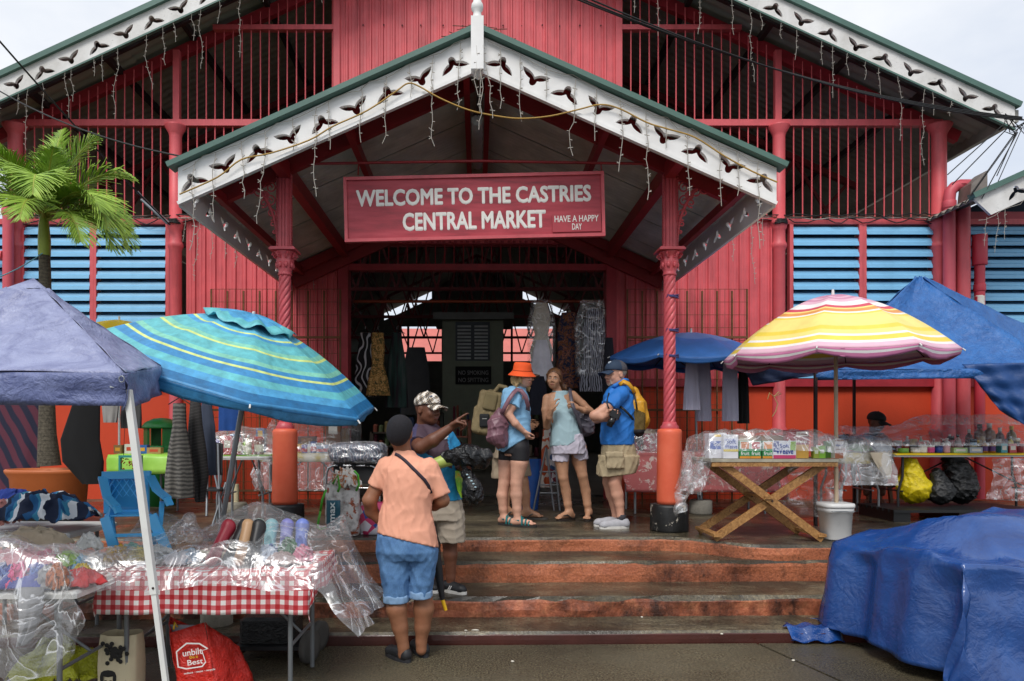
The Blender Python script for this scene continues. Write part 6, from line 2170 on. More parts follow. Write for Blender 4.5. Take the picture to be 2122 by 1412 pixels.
mb.add([PK + V((0, 0, .06))] + pk_, [(0, 1, 2), (0, 2, 3), (0, 3, 4), (0, 4, 1)], 0, True); mb.build('peak_cap', TENT, gz)
def leg(p0, p1, mid=.55):
    p0, p1 = V(p0), V(p1)
    q_ = p0.lerp(p1, mid)
    MB().bar(p0, q_, .030, .030).build('leg', WHITEP, gz)
    MB().bar(q_ + (q_ - p0).normalized() * -.05, p1, .023, .023).build('lower_leg', WHITEP, gz)
    MB().ell(q_ + V((0, -.016, .03)), .006, 6, 4).build('push_button', DARKSTEEL, gz)
leg((-1.607, 3.33, 1.70), (-1.372, 3.3, 0.0))
for k in range(4):
    MB().bar(A_.lerp(B_, k / 4) - V((.06, 0, .06 + .1 * (k % 2))), A_.lerp(B_, (k + 1) / 4) - V((.06, 0, .16 - .1 * (k % 2))), .02, .012).build('truss_bar', STEEL, gz)
leg((-3.6, 3.42, 1.7), (-3.62, 3.42, 0)); leg((-3.9, 4.5, 1.86), (-3.9, 4.5, 0))
ring = MB(); c_ = P(252, 786, 3.27)
ring.tube([c_ + V((.012 * math.cos(k / 12 * 6.283), 0, .014 * math.sin(k / 12 * 6.283))) for k in range(13)], .0028, 6); ring.build('ring', STEEL, gz)

# ---- blue-green striped umbrella
UB = [mat('umb_' + c, c, .45, var=.3, vs=16, bump=.25, bs=120) for c in ('4A9AC8', '5FB2B8', 'CCDC84', '3A88BC', '7CC2AC', '1F6A9C', '62B2D0')]
bands = [(.10, 0), (.22, 6), (.25, 2), (.30, 0), (.40, 1), (.46, 4), (.485, 2), (.58, 1), (.63, 4), (.68, 3), (.70, 2), (.78, 3), (.84, 1), (.90, 0), (.97, 5), (1., 3)]
apx = P(523, 660, 5.2)
umbrella('beach_umbrella', 'blue-green striped beach umbrella tilted over the goods by the column', apx, (.285, -.13, .95), 1.05, .43, bands, UB, [P(508, 806, 5.2), P(456, 1108, 5.3), P(449, 1290, 5.35)], STEEL, spin=R(22.5 + 45), valance=.085, vmi=lambda u, v: 5 if v < .3 else 3, vent=.3, pole_r=.02)
# ---- yellow parasol further back
YELU = [mat('yellow_parasol', 'E8C818', .5, var=.06), mat('red_spot', 'C8541C', .5)]
umbrella('parasol', 'plain yellow parasol behind the blue-green umbrella', P(247, 664, 8.9), (0, 0, 1), .62, .24, [(.93, 0), (1, 0)], YELU, [P(247, 1030, 8.9)], WHITEP, valance=.03)
umbrella('parasol', 'purple and orange parasol half hidden behind the blue-green umbrella', P(585, 692, 8.6), (0.1, 0, 1), .55, .3, [(.3, 1), (.5, 0), (1, 0)], [mat('plum_parasol', '6E2440', .5), mat('orange_parasol', 'D88A28', .5)], [P(588, 1040, 8.6)], WHITEP, valance=.03)

# ---- potted palm
Yp = 7.7
pot = thing('palm_planter', P(102, 1052, Yp), 'oval terracotta planter holding the palm on a black stand', 'planter')
c_ = P(102, 1050, Yp)
TERRA = mat('terracotta_plastic', 'B4602E', .5, var=.1, vs=4)
mb = MB(M.Translation(c_) @ M.Diagonal((1.5, 1, 1, 1))); mb.lathe([(.235, 0), (.25, .02), (.265, .3), (.295, .36), (.30, .385), (.29, .4), (.265, .4), (.25, .35)], 36, (0, 0, 0), cap=False); mb.build('pot', TERRA, pot)
mb = MB(M.Translation(c_ + V((0, 0, .35))) @ M.Diagonal((1.5, 1, 1, 1))); mb.lathe([(.25, 0), (.12, .025), (.001, .04)], 24, (0, 0, 0)); mb.build('soil', mat('dark_soil', '3A2C20', .95, bump=.6, bs=60), pot)
MB().bx(c_.x - .28, c_.x + .28, c_.y - .16, c_.y + .16, H4, c_.z - .002).build('stand', BLACK, pot)
pl = thing('palm_tree', c_ + V((0, 0, .38)), 'young palm with arching green fronds growing from the oval planter', 'tree')
tp = [P(102, 966, Yp), P(98, 900, Yp), P(97, 800, Yp), P(95, 690, Yp), P(93, 560, Yp), P(92, 530, Yp)]
def barkf(N, b_):
    xyz = N.n('SeparateXYZ', Vector=N.co())
    rings = N.math('FRACT', N.math('MULTIPLY', N.math('ADD', xyz.outputs[2], N.math('MULTIPLY', N.noise(9, 3), .03)), 26))
    a = N.ramp(N.noise(38, 6, .7), [(.3, lin('2A261F')), (.7, lin('6E6656'))])
    return N.mix(N.ramp(rings, [(.0, .8), (.2, 0.)]), a, lin('262018'))
mb = MB(); mb.tube(tp, [.115, .088, .07, .062, .058, .055], 14); mb.build('trunk', mat('ringed_bark', fn=barkf, rough=.9, bump=.6, bs=70), pl)
mb = MB(); mb.tube([P(92, 530, Yp), P(92, 500, Yp), P(91, 465, Yp), P(91, 440, Yp)], [.06, .062, .05, .03], 12); mb.build('crownshaft', mat('green_crownshaft', '8FA03A', .45, var=.15, vs=6), pl)
def leafc(N, b_):
    i = N.n('ObjectInfo').outputs['Random']
    f_ = N.noise(5, 3)
    return N.mix(N.math('MULTIPLY', i, .7), N.ramp(f_, [(.3, lin('6A9434')), (.6, lin('A4C24C')), (.8, lin('D0DA74'))]), lin('94B444'))
PALM = mat('palm_leaflet', fn=leafc, rough=.45)
RACH = mat('palm_rachis', '9AA040', .5)
rg = random.Random(21)
hub = P(91, 452, Yp)
def frond(ang, elev, L, droop, seed, twist=0.):
    rg = random.Random(seed)
    d0 = V((math.cos(ang) * math.cos(elev), math.sin(ang) * math.cos(elev), math.sin(elev)))
    pts = []
    p = hub + V((0, 0, rg.uniform(-.05, .05))); d = d0.copy()
    n = 22
    for i in range(n + 1):
        pts.append(p.copy())
        p = p + d * (L / n)
        d = (d + V((0, 0, -droop * (i / n) ** 1.3 / n * 3.2))).normalized()
    mb = MB(); mb.tube(pts, [.016 * (1 - .85 * i / n) + .002 for i in range(n + 1)], 6)
    fr_ = mb.build('frond', RACH, pl)
    lf = MB()
    for i in range(3, n + 1):
        for sub_ in (0, .34, .67):
            if i == n and sub_: break
            q_ = pts[i].lerp(pts[min(i + 1, n)], sub_)
            t_ = (i + sub_) / n
            dd = (pts[min(i + 1, n)] - pts[max(i - 1, 0)]).normalized()
            sd_ = dd.cross(V((0, 0, 1)))
            sd_ = sd_.normalized() if sd_.length > .05 else V((1, 0, 0))
            up = sd_.cross(dd).normalized()
            ll = L * .46 * (math.sin(math.pi * min(1, .12 + .88 * t_)) ** .6 * (1.05 - .35 * t_)) * rg.uniform(.85, 1.1)
            for s_ in (-1, 1):
                out = (sd_ * s_ * .78 + dd * (.55 + .5 * t_) + up * rg.uniform(.05, .4)).normalized()
                w_ = .0062 * rg.uniform(.8, 1.2)
                cx = out.cross(up).normalized()
                g_ = V((0, 0, -1))
                vs = []
                for k, (tt, ww) in enumerate(((0, .5), (.3, 1), (.65, .8), (1, .05))):
                    c2 = q_ + out * ll * tt + g_ * ll * .20 * tt * tt * rg.uniform(.7, 1.3) * (1 + .6 * t_)
                    vs += [c2 - cx * w_ * ww - up * .003, c2 + up * .0035, c2 + cx * w_ * ww - up * .003]
                fs = []
                for k in range(3):
                    for j in range(2):
                        fs.append((3 * k + j, 3 * k + j + 1, 3 * k + 4 + j, 3 * k + 3 + j))
                lf.add(vs, fs, 0, True)
    o = lf.build('leaflets', PALM, fr_)
    o['kind'] = 'stuff'
specs = [(R(5), R(48), 1.1, 1.1), (R(-25), R(28), 1.0, 1.7), (R(-50), R(60), .85, .8), (R(-100), R(45), .9, 1.0), (R(-140), R(40), .95, 1.2), (R(178), R(30), 1.0, 1.6), (R(150), R(58), .9, .9), (R(90), R(55), .85, .9), (R(40), R(30), .95, 1.5), (R(-10), R(8), 1.0, 1.9), (R(200), R(12), .95, 1.7), (R(-75), R(10), .85, 1.7), (R(70), R(80), 1.05, .5), (R(-170), R(66), 1.05, .9), (R(10), R(68), 1.1, .8), (R(-35), R(-2), .95, 1.6), (R(-18), R(26), 1.1, 2.6), (R(-65), R(38), 1.1, 2.2), (R(8), R(18), 1.05, 2.4), (R(-120), R(15), 1.1, 2.2)]
for i, (a, e, L, dr) in enumerate(specs):
    frond(a, e, L, dr, 100 + i)
MB().tube(catenary(P(88, 525, Yp - .07), P(-60, 590, 6.9), .05, 8), .006, 5).build('tie_rope', mat('blue_rope', '6FA6B4', .7), pl)

# ---- hanging clothes under the gazebo
PLUM = mat('plum_woven', fn=lambda N, b_: N.mix(N.ramp(N.n('TexWave', Vector=N.co((1, 1, 1), (0, .5, 0)), Scale=2.2, Distortion=2.).outputs['Fac'], [(.35, 0.), (.6, 1.)]), lin('1E2036'), lin('5A2A3A')), rough=.9, bump=.3, bs=120)
hung('plum and navy shawl hanging at the gazebo edge beside the palm trunk', 38, 815, 1020, 100, 8.35, PLUM, (.9, 1, 1.02, .9, .8), .16, 3, 'shawl', hanger=False, depth=.07, folds=5)
BLACKC = mat('black_cloth', '0D0D0E', .95)
hung('black trousers hanging in front of the terracotta planter', 172, 820, 1003, 74, 6.6, BLACKC, (.7, .9, 1.1, 1.15, .55), .12, 4, 'trousers', hanger=False, depth=.06, folds=4, xs=(10, 2, -6, 0, 20))
hung('pale grey top hanging behind the black trousers', 229, 822, 876, 34, 5.9, mat('pale_grey_cloth', '8F8C88', .9), (1, 1.05, .95, .8), .2, 5, hanger=False, depth=.03)
hung('dark grey top hanging beside the white gazebo leg', 272, 822, 888, 42, 6.0, mat('dark_grey_cloth', '4A4A4A', .9), (1, 1, 1.05, 1), .2, 6, hanger=False, depth=.03)
GREYK = mat('grey_knit', fn=lambda N, b_: N.ramp(N.n('TexWave', Vector=N.co((1, 1, 1)), Scale=9., Distortion=5., _bands_direction='Z').outputs['Fac'], [(.3, lin('4A4846')), (.7, lin('77746E'))]), rough=.9, bump=.4, bs=90)
hung('grey mottled knit dress hanging under the umbrella edge', 372, 836, 1032, 58, 6.2, GREYK, (.45, .5, .8, 1.0, 1.05), .2, 7, 'dress', depth=.08, folds=6)
STRG = mat('grey_striped_wrap', fn=lambda N, b_: N.ramp(N.n('TexWave', Vector=N.co((1, 1, 1), (0, .25, 0)), Scale=6., Distortion=.6, _bands_direction='Z').outputs['Fac'], [(.42, lin('3E3C3C')), (.5, lin('6A6866')), (.62, lin('3A3838'))]), rough=.9)
hung('grey horizontally striped wrap hanging beside the knit dress', 405, 830, 1040, 42, 6.35, STRG, (.5, .7, 1.0, 1.1, .4), .16, 8, 'wrap', hanger=False, depth=.06, xs=(0, 0, 2, 4, 10))
hung('slate blue shirt hanging against the chair back', 428, 835, 985, 40, 6.6, mat('slate_blue_cloth', '3E4658', .9), (.5, .9, 1.0, 1.0), .2, 9, 'shirt', hanger=False, depth=.06)
hung('royal blue cloth hanging behind the umbrella pole', 476, 800, 893, 46, 6.9, mat('royal_blue_cloth', '17478C', .85, var=.15, vs=8), (1, 1, 1, 1), .2, 10, 'cloth', hanger=False, depth=.03)

# ---- green litter bin with domed lid
gbn = thing('litter_bin', P(335, 1034, 9.4), 'green plastic litter bin with domed lid by the orange wall', 'bin')
c_ = P(335, 1034, 9.4); c_.z = H4
GREENP = mat('green_plastic', '1E7A34', .4, var=.08)
MB().lathe([(.17, 0), (.21, .75), (.21, .78)], 20, c_).build('body', GREENP, gbn)
for k in range(4):
    th = R(45 + 90 * k)
    MB().bar(c_ + V((math.cos(th) * .19, math.sin(th) * .19, .76)), c_ + V((math.cos(th) * .19, math.sin(th) * .19, 1.0)), .13, .03, (math.cos(th), math.sin(th), 0)).build('post', GREENP, gbn)
MB().lathe([(.24, 1.0), (.25, 1.02), (.2, 1.08), (.1, 1.13), (.001, 1.14)], 24, c_).build('lid', GREENP, gbn)

# ---- table with lime cloth and packed goods behind
folding_table('low table under the lime green cloth by the orange wall', P(225, 0, 8.2).x, P(350, 0, 8.2).x, 8.2, 8.8, 1.24, H4, WHITEP)
LIME = mat('lime_cloth', fn=lambda N, b_: N.ramp(N.noise(3, 4), [(.35, lin('8CC440')), (.65, lin('A6D85A'))]), rough=.4)
drape('tablecloth', 'lime green cloth over the low table by the orange wall', 'tablecloth', P(225, 0, 8.2).x, P(352, 0, 8.2).x, 8.17, 8.83, 1.246, (.05, .05, .22, .05), LIME, ruf=.012, nx=30, ny=16, thick=.003)
xg = P(232, 0, 8.4).x
for i, (lb, col, w_, h_) in enumerate((('brown paper packet at the edge of the lime cloth', '8A6A40', .09, .10), ('white carton with red print on the lime cloth', 'D8D4CC', .12, .11), ('blue and orange carton on the lime cloth', '2A5EA8', .12, .10), ('tan packet lying beside the blue carton', 'B08A5A', .16, .07))):
    box_pack(lb, (xg + .14 * i + .06, 8.45, 1.25), (w_, .08, h_), col, 'packet' if 'packet' in lb else 'carton', panels=[(-w_ * .3, w_ * .3, h_ * .3, h_ * .7, 'C8482C' if i % 2 else 'E0A030')])
bsk = thing('gift_bag', P(272, 975, 7.9), 'clear bag with teal rim and red tinsel hanging by the gazebo leg', 'bag')
c_ = P(271, 960, 7.9)
for (a, b_, c2, d) in ((-.125, .125, .06, .085), (-.125, .125, -.085, -.07), (-.125, -.105, -.07, .06), (.105, .125, -.07, .06)):
    MB().bx(c_.x + a, c_.x + b_, c_.y - .02, c_.y + .02, c_.z + c2, c_.z + d).build('rim', mat('teal_plastic', '2E8C80', .3), bsk)
MB().tube([c_ + V((-.08, 0, .085)), c_ + V((-.06, 0, .5))], .003, 4).build('cord', BLK, bsk)
mb = MB(); rg = random.Random(3)
for _ in range(26):
    q_ = c_ + V((rg.uniform(-.09, .09), rg.uniform(-.01, .01), rg.uniform(-.06, .05)))
    mb.tube([q_, q_ + V((rg.uniform(-.04, .04), 0, rg.uniform(-.05, .03)))], .006, 4)
mb.build('tinsel', mat('red_tinsel', 'A02018', .3, metal=.3), bsk)

# ---- white folding table with bright bottles, in front of the column
tz = 1.25
xa, xb = P(440, 0, 7.6).x, P(565, 0, 7.6).x
folding_table('white folding table with bright bottles beside the orange column', xa, xb, 7.45, 8.05, tz, H4, WHITEP, STEEL, bow=.04)
drape('table_mat', 'thin green mat on the white folding table', 'mat', xa + .02, xb - .02, 7.5, 8.0, tz + .006, (0, 0, .02, 0), mat('green_mat', '7FB848', .5), nx=12, ny=8, ruf=.003, thick=.002)
goods = [('violet bottle on the white folding table', 'b', .035, .2, '7A78C0', 452), ('red carton on the white folding table', 'x', .1, .2, 'C42A30', 470), ('sky blue striped packet on the white folding table', 'x', .1, .22, '3F8FC8', 482), ('tall red bottle on the white folding table', 'b', .04, .24, 'C8202A', 494), ('lime green bottle on the white folding table', 'b', .035, .17, 'A8D848', 506), ('brown jar with red lid at the end of the white table', 'j', .05, .19, '8A4A2C', 531), ('cream bottle behind the lime bottle', 'b', .03, .21, 'D8D0B8', 516)]
for i, (lb, k, r_, h_, col, px_) in enumerate(goods):
    c_ = (P(px_, 0, 7.7).x, 7.68 + .06 * (i % 3), tz + .012)
    if k == 'x': box_pack(lb, c_, (r_, .06, h_), col, 'carton', panels=[(-r_ * .35, r_ * .35, h_ * .35, h_ * .75, 'E8E4DA')])
    else: bottle(lb, c_, r_, h_, col, 'C42A22' if k == 'j' else 'E8E8E8', 'jar' if k == 'j' else 'bottle', k, 'E8E0D0')
def hump(cx, cy, rx, ry, hh): return lambda x, y: hh * max(0, 1 - ((x - cx) / rx) ** 2 - ((y - cy) / ry) ** 2) ** .5
drape('plastic_sheet', 'clear polythene sheet over bright bottles on the white folding table', 'plastic sheet', xa - .02, xb + .04, 7.42, 8.07, tz + .015, (.08, .28, .1, .05), POLY3, hump((xa + xb) / 2 - .02, 7.75, .45, .5, .29), .03, 40, 28, 5, flare=.3)
cw = thing('umbrella_weight', P(490, 1062, 8.4), 'round concrete umbrella weight with cream tube under the white table', 'umbrella base')
c_ = P(490, 1060, 8.3); c_.z = H4
CONCB = mat('pitted_concrete', '8C8678', .9, var=.2, vs=20, bump=.9, bs=40)
MB().lathe([(.10, 0), (.125, .02), (.125, .13), (.11, .15), (.02, .155)], 22, c_, fn=lambda th, z, r: r * (1 + .03 * math.sin(5 * th + 20 * z))).build('block', CONCB, cw)
MB().tube([c_ + V((0, 0, .14)), c_ + V((0, 0, .36))], .03, 12).build('tube', mat('cream_tube', 'C8BC98', .5), cw)
# mesh chair back beside it
ch = thing('folding_chair', P(432, 1060, 7.2), 'folding chair with black mesh back beside the white table', 'chair')
mb = MB(); mb.grid(patch(P(438, 915, 7.3), P(462, 920, 7.25), P(462, 985, 7.2), P(436, 985, 7.3), 8, 8, 0, .003), 8, 8, thick=.004); mb.build('back', mat('black_mesh', '1A1A1C', .8), ch)
MB().rbx(P(425, 0, 7.3).x, P(470, 0, 7.3).x, 7.1, 7.4, .92, .94, .01).build('seat', mat('black_mesh', '1A1A1C', .8), ch)
for (a, b_) in (((440, 960), (470, 1106)), ((468, 1000), (440, 1090)), ((452, 920), (456, 1090)), ((430, 985), (428, 1070))):
    q_, q2 = P(*a, 7.25), P(*b_, 7.1); q2.z = max(q2.z, H4)
    MB().tube([q_, q2], .012, 6).build('leg', STEEL, ch)
# ---- far counter with tins behind the column
xa, xb = P(610, 0, 8.8).x, P(735, 0, 8.8).x
xa2 = P(540, 0, 8.8).x
folding_table('counter of tins and boxes behind the orange column', xa2, xb, 8.7, 9.3, 1.235, H4, WHITEP)
drape('tablecloth', 'yellow-edged cloth on the counter of tins behind the column', 'tablecloth', xa2, xb, 8.68, 9.32, 1.242, (.02, .02, .1, .02), mat('yellow_white_cloth', fn=lambda N, b_: N.ramp(N.noise(7, 3), [(.4, lin('C8B030')), (.6, lin('D8D2C0'))]), rough=.5), nx=30, ny=14, ruf=.01, thick=.003)
tins = [('yellow tin beside the orange column on the far counter', 'c', .04, .11, 'D8A020', 624, 0), ('violet tin next to the yellow tin on the far counter', 'c', .04, .10, '6A5AA8', 634, 0), ('white slim bottle on the far counter', 'b', .025, .14, 'E0E0E4', 644, 0), ('blue and red carton tin on the far counter', 'c', .04, .14, '2A58A0', 653, 0), ('white-blue tin in front on the far counter', 'c', .045, .09, '8FA8C8', 666, 0), ('blue-white short tin at the end of the far counter', 'c', .05, .10, 'A0B0CC', 681, 0), ('blue upright packet behind the tins', 'x', .10, .3, '2060A8', 545, 1), ('brown carton stacked behind the tins', 'x', .2, .26, '8A6844', 588, 1), ('grey carton at the back of the far counter', 'x', .22, .2, '6E6660', 640, 2), ('tall brown carton with white print patch behind the tins', 'x', .18, .42, '7A5238', 694, 1), ('round clear tub stacked behind the tins', 'j', .07, .12, '9A7A60', 660, 1), ('white tall bottle behind the short tin', 'b', .035, .2, 'DCDCD8', 684, 1), ('tan carton at the jamb end of the far counter', 'x', .16, .3, '9A8468', 712, 2)]
for i, (lb, k, r_, h_, col, px_, row) in enumerate(tins):
    c_ = (P(px_, 0, 8.85 + .17 * row).x, 8.78 + .17 * row, 1.247)
    if k == 'x': box_pack(lb, c_, (r_, .1, h_), col, 'carton', panels=[(-r_ * .3, r_ * .3, h_ * .55, h_ * .9, 'E4E0D6' if 'white' in lb else 'D8A830' if 'blue' in lb else '9A7A50')])
    else: bottle(lb, c_, r_, h_, col, 'E0E0E0', {'c': 'tin', 'j': 'tub', 'b': 'bottle'}[k], k, 'E4DCD0' if k != 'c' else 'C8303A')
drape('plastic_sheet', 'clear polythene over the tins on the far counter', 'plastic sheet', xa2, xb, 8.66, 9.3, 1.25, (.1, .06, .45, .05), POLY, lambda x, y: .1 + .3 * (y - 8.66) / .6 + .05 * math.sin(6 * x), .03, 40, 26, 8, flare=.25)

# ---- trolley with wrapped bundle by the bags
ty = 7.0
tr_ = thing('trolley', P(745, 1100, ty), 'chrome shopping trolley frame loaded with a wrapped bundle', 'trolley')
CHROME = mat('chrome', 'C8CACC', .15, metal=1., var=.05)
pa = [P(676, 1075, ty), P(676, 985, ty), P(680, 970, ty), P(692, 965, ty), P(770, 966, ty), P(782, 972, ty), P(786, 990, ty), P(786, 1075, ty)]
MB().tube(pa, .013, 10).build('frame', CHROME, tr_)
MB().tube([P(676, 1012, ty), P(786, 1012, ty)], .010, 8).build('crossbar', CHROME, tr_)
for k in range(3):
    q_ = P(700 + 28 * k, 965, ty)
    MB().tube([q_, q_ + V((.05, 0, 0))], .0145, 10).build('grip', SHOEK, tr_)
MB().bx(P(690, 0, ty).x, P(780, 0, ty).x, ty + .02, ty + .4, 1.0, 1.28).build('crate', mat('dark_crate', '1E1E20', .7), tr_)
for k in (682, 780):
    q_ = P(k, 0, ty)
    mb = MB(M.Translation((q_.x, ty, H4 + .06)) @ M.Rotation(R(90), 4, 'Y')); mb.lathe([(.03, -.015), (.06, -.015), (.06, .015), (.03, .015)], 16, (0, 0, 0)); mb.build('wheel', SHOEK, tr_)
bd = thing('wrapped_bundle', P(740, 950, ty + .1), 'plastic-wrapped bundle of blue and red printed cloth on the trolley', 'bundle')
BND = mat('bundle_print', fn=lambda N, b_: N.ramp(N.n('TexWave', Vector=N.co((1, 1, 1.3), (0, .3, 0)), Scale=5., Distortion=9., Detail=3.).outputs['Fac'], [(.2, lin('1C2A48')), (.4, lin('4A7A98')), (.52, lin('A8B4C0')), (.62, lin('8A2030')), (.75, lin('22304C'))]), rough=.3)
b = Blob(.04); q_ = P(742, 940, ty + .12); b.box(q_, (.21, .13, .035), None, .04); b.ell(q_ + V((.03, 0, .045)), (.2, .13, .045)); b.build('cloth', BND, bd, h=.012, wob=(.012, 30, 3, (1, 1, 1)))
b.build('wrapping', POLY3, bd, h=.014, grow=.016, wob=(.012, 45, 5, (1, 1, 1)))
# ---- printed shopping bags
def tote(name, label, px0, px1, py0, py1, Y, m, seed, dep=.09, zf=None, sq=3.4, tilt=(0, 0)):
    t = thing(name, P((px0 + px1) / 2, py1, Y), label, 'bag')
    c_ = P((px0 + px1) / 2, py1, Y)
    if zf is not None: c_.z = zf + .005
    hw = (px1 - px0) * Y / F / 2; hh = (py1 - py0) * Y / F
    o = cloth_tube([(0, hw * .9, dep * .9, .02, 0), (.02, hw * .97, dep, .03, 0), (hh * .5, hw, dep, .05, 0), (hh * .8, hw * .97, dep * .9, .07, 0), (hh, hw * .93, dep * .7, .10, 0)], 5, 56, seed, c_, 0, m, 'bag', t, sq=sq, tilt=tilt)
    mb = MB(); mb.bx(c_.x - hw * .85, c_.x + hw * .85, c_.y - dep * .8, c_.y + dep * .8, c_.z + .001, c_.z + .008); mb.build('base', m, t)
    return t, c_, hw, hh, dep
BUFF = mat('animal_print_bag', fn=lambda N, b_: N.mix(N.ramp(N.noise(9, 4, .6), [(.56, 0.), (.6, 1.)]), N.ramp(N.noise(16, 5), [(.35, lin('9A9490')), (.5, lin('D4D0CC')), (.7, lin('E4E0DC'))]), N.ramp(N.noise(30, 3), [(.3, lin('6A2818')), (.7, lin('B85A2C'))])), rough=.35, bump=.3, bs=25)
tb_, c_, hw, hh, dp = tote('shopping_bag', 'big printed shopping bag with teal lettered panel and orange animal print', 675, 746, 1000, 1105, 6.72, BUFF, 3, .1, H4)
TEALB = mat('teal_panel', '1F5A6C', .4, var=.12, vs=9)
q = MB(); q.grid(lambda u, v: (c_.x - hw * .82 + hw * .8 * u, c_.y - dp * 1.035 - .004, c_.z + .02 + hh * .66 * v), 4, 4, thick=.003); q.build('teal_panel', TEALB, tb_)
text_fit('tj·max', (0, 0, 0), hh * .58, .075, frame((c_.x - hw * .44, c_.y - dp * 1.04 - .012, c_.z + .02 + hh * .33), (0, 0, 1), (-1, 0, 0)), prod_m('E4ECEC'), 'lettering', tb_, bold=.02)
GRNH = mat('green_strap', '4CA82C', .5)
for (pts_) in ([(664, 1060), (660, 1080), (658, 1092), (664, 1098), (676, 1094)], [(664, 1060), (668, 1035), (676, 1015)], [(738, 1018), (744, 1005), (742, 985), (734, 976)], [(690, 1003), (700, 985), (704, 1010), (700, 1020)]):
    ribbon([P(a, b_, 6.6) for a, b_ in pts_], .02, .004).build('handle', GRNH, tb_)
heap('crumpled_sack', 'crumpled white and orange lettered sack stuffed in the printed bag', P(715, 1000, 6.7), (.14, .08, .12), mat('orange_white_sack', fn=lambda N, b_: N.ramp(N.noise(11, 5, .65, None, 1.), [(.35, lin('D8D4CE')), (.55, lin('C8C2BA')), (.58, lin('C8702C')), (.64, lin('7A5030')), (.7, lin('D8D4CE'))]), rough=.4), 8, 'sack', fr=34, amp=.02)
PINKB = mat('pink_blue_bag', fn=lambda N, b_: N.ramp(N.n('SeparateColor', Color=N.n('TexVoronoi', Vector=N.co(), Scale=14.).outputs['Color']).outputs[0], [(0, lin('C83A68')), (.35, lin('D8D4DC')), (.55, lin('D05078')), (.8, lin('2A4A98'))], 'CONSTANT'), rough=.35)
tote('shopping_bag', 'pink and blue patterned shopping bag behind the peach-shirted woman', 746, 800, 1040, 1105, 6.8, PINKB, 5, .08, H4)

# ================================================================ near tables on the left
def gingham(N, b_):
    xyz = N.n('SeparateXYZ', Vector=N.co(which='UV'))
    a = N.math('GREATER_THAN', N.math('FRACT', N.math('MULTIPLY', xyz.outputs[0], 1.)), .5)
    c = N.math('GREATER_THAN', N.math('FRACT', N.math('MULTIPLY', xyz.outputs[1], 1.)), .5)
    s_ = N.math('MULTIPLY', N.math('ADD', a, c), .5)
    return N.ramp(s_, [(0., lin('E4DEDA')), (.4, lin('C86468')), (.8, lin('AE1A22'))], 'CONSTANT')
GING = mat('red_gingham', fn=gingham, rough=.6)
def uv_grid(o, nu, nv, su, sv):
    """square pattern coordinates for a drape made with grid(nu, nv)"""
    me = o.data
    uvl = me.uv_layers.new(name='UVMap')
    vi = np.empty(len(me.loops), dtype=np.int32); me.loops.foreach_get('vertex_index', vi)
    k = (nu + 1) * (nv + 1)
    vi = vi % k
    uv = np.stack([(vi % (nu + 1)) / nu * su, (vi // (nu + 1)) / nv * sv], 1).astype(np.float32)
    uvl.data.foreach_set('uv', uv.ravel())
TX0, TX1, TY0, TY1, TZ = P(205, 0, 4.0).x, P(640, 0, 4.0).x, 4.0, 4.68, .735
folding_table('grey-legged folding table under the red gingham cloth', TX0, TX1, TY0, TY1, TZ, 0, WHITEP, GREYLEG)
go = drape('gingham_cloth', 'red and white gingham cloth on the near folding table', 'tablecloth', TX0 - .01, TX1 + .01, TY0 - .01, TY1, TZ + .005, (.10, .16, .24, .1), GING, None, .012, 72, 50, 3, flare=.05, thick=.003)
uv_grid(go, 72, 50, (TX1 - TX0 + .28) / .053, (TY1 - TY0 + .35) / .053)
zt = TZ + .012
def upshoe(label, px, py, col, Y, h_=.2, lean=.15, w_=.04, name='shoe'):
    """shoe propped on its heel against its neighbours"""
    c = P(px, py, Y); c.z = zt
    b = Blob(.02)
    tp_ = c + V((lean * h_, .10, h_))
    b.limb(c + V((0, -.02, .035)), tp_, .034, w_ * .95); b.limb(c + V((0, -.05, .03)), c + V((0, .03, .04)), .03, .034); b.ell(tp_, (w_, .03, .05))
    b.ell(c + V((lean * .09, -.035, .085)), (w_ * .62, .05, .055), None, .008, sub=True)
    b.ell(tp_ + V((0, .035, .0)), (w_ * 1.2, .03, .1), None, .01, sub=True)
    o = b.build(name, prod_m(col, .45), None, h=.008)
    return tag(o, label, 'shoe')
for lb, px_, py_, col, Y_ in (('red loafer propped up on the gingham table', 443, 1180, '8E1A2C', 4.14), ('black loafer leaning beside the red loafer', 478, 1180, '1E1E20', 4.16), ('beige suede shoe between the two black loafers', 501, 1180, 'B08A64', 4.15), ('black loafer standing upright beside the beige shoe', 524, 1180, '18181A', 4.15)):
    upshoe(lb, px_, py_, col, Y_, .2, .25 if 'lean' in lb or 'red' in lb else .02)
for lb, px_, col, dy in (('pale mint trainer in the back row of the gingham table', 540, 'A8C4B4', .5), ('pale turquoise trainer in the back row of the gingham table', 567, '7FB4BC', .5), ('violet trainer in the back row of the gingham table', 600, '7A7AB4', .5), ('periwinkle trainer at the back row end of the gingham table', 632, '6A7CC0', .5)):
    upshoe(lb, px_ - 8, 0, col, TY0 + dy, .16, -.1, .042, 'trainer')
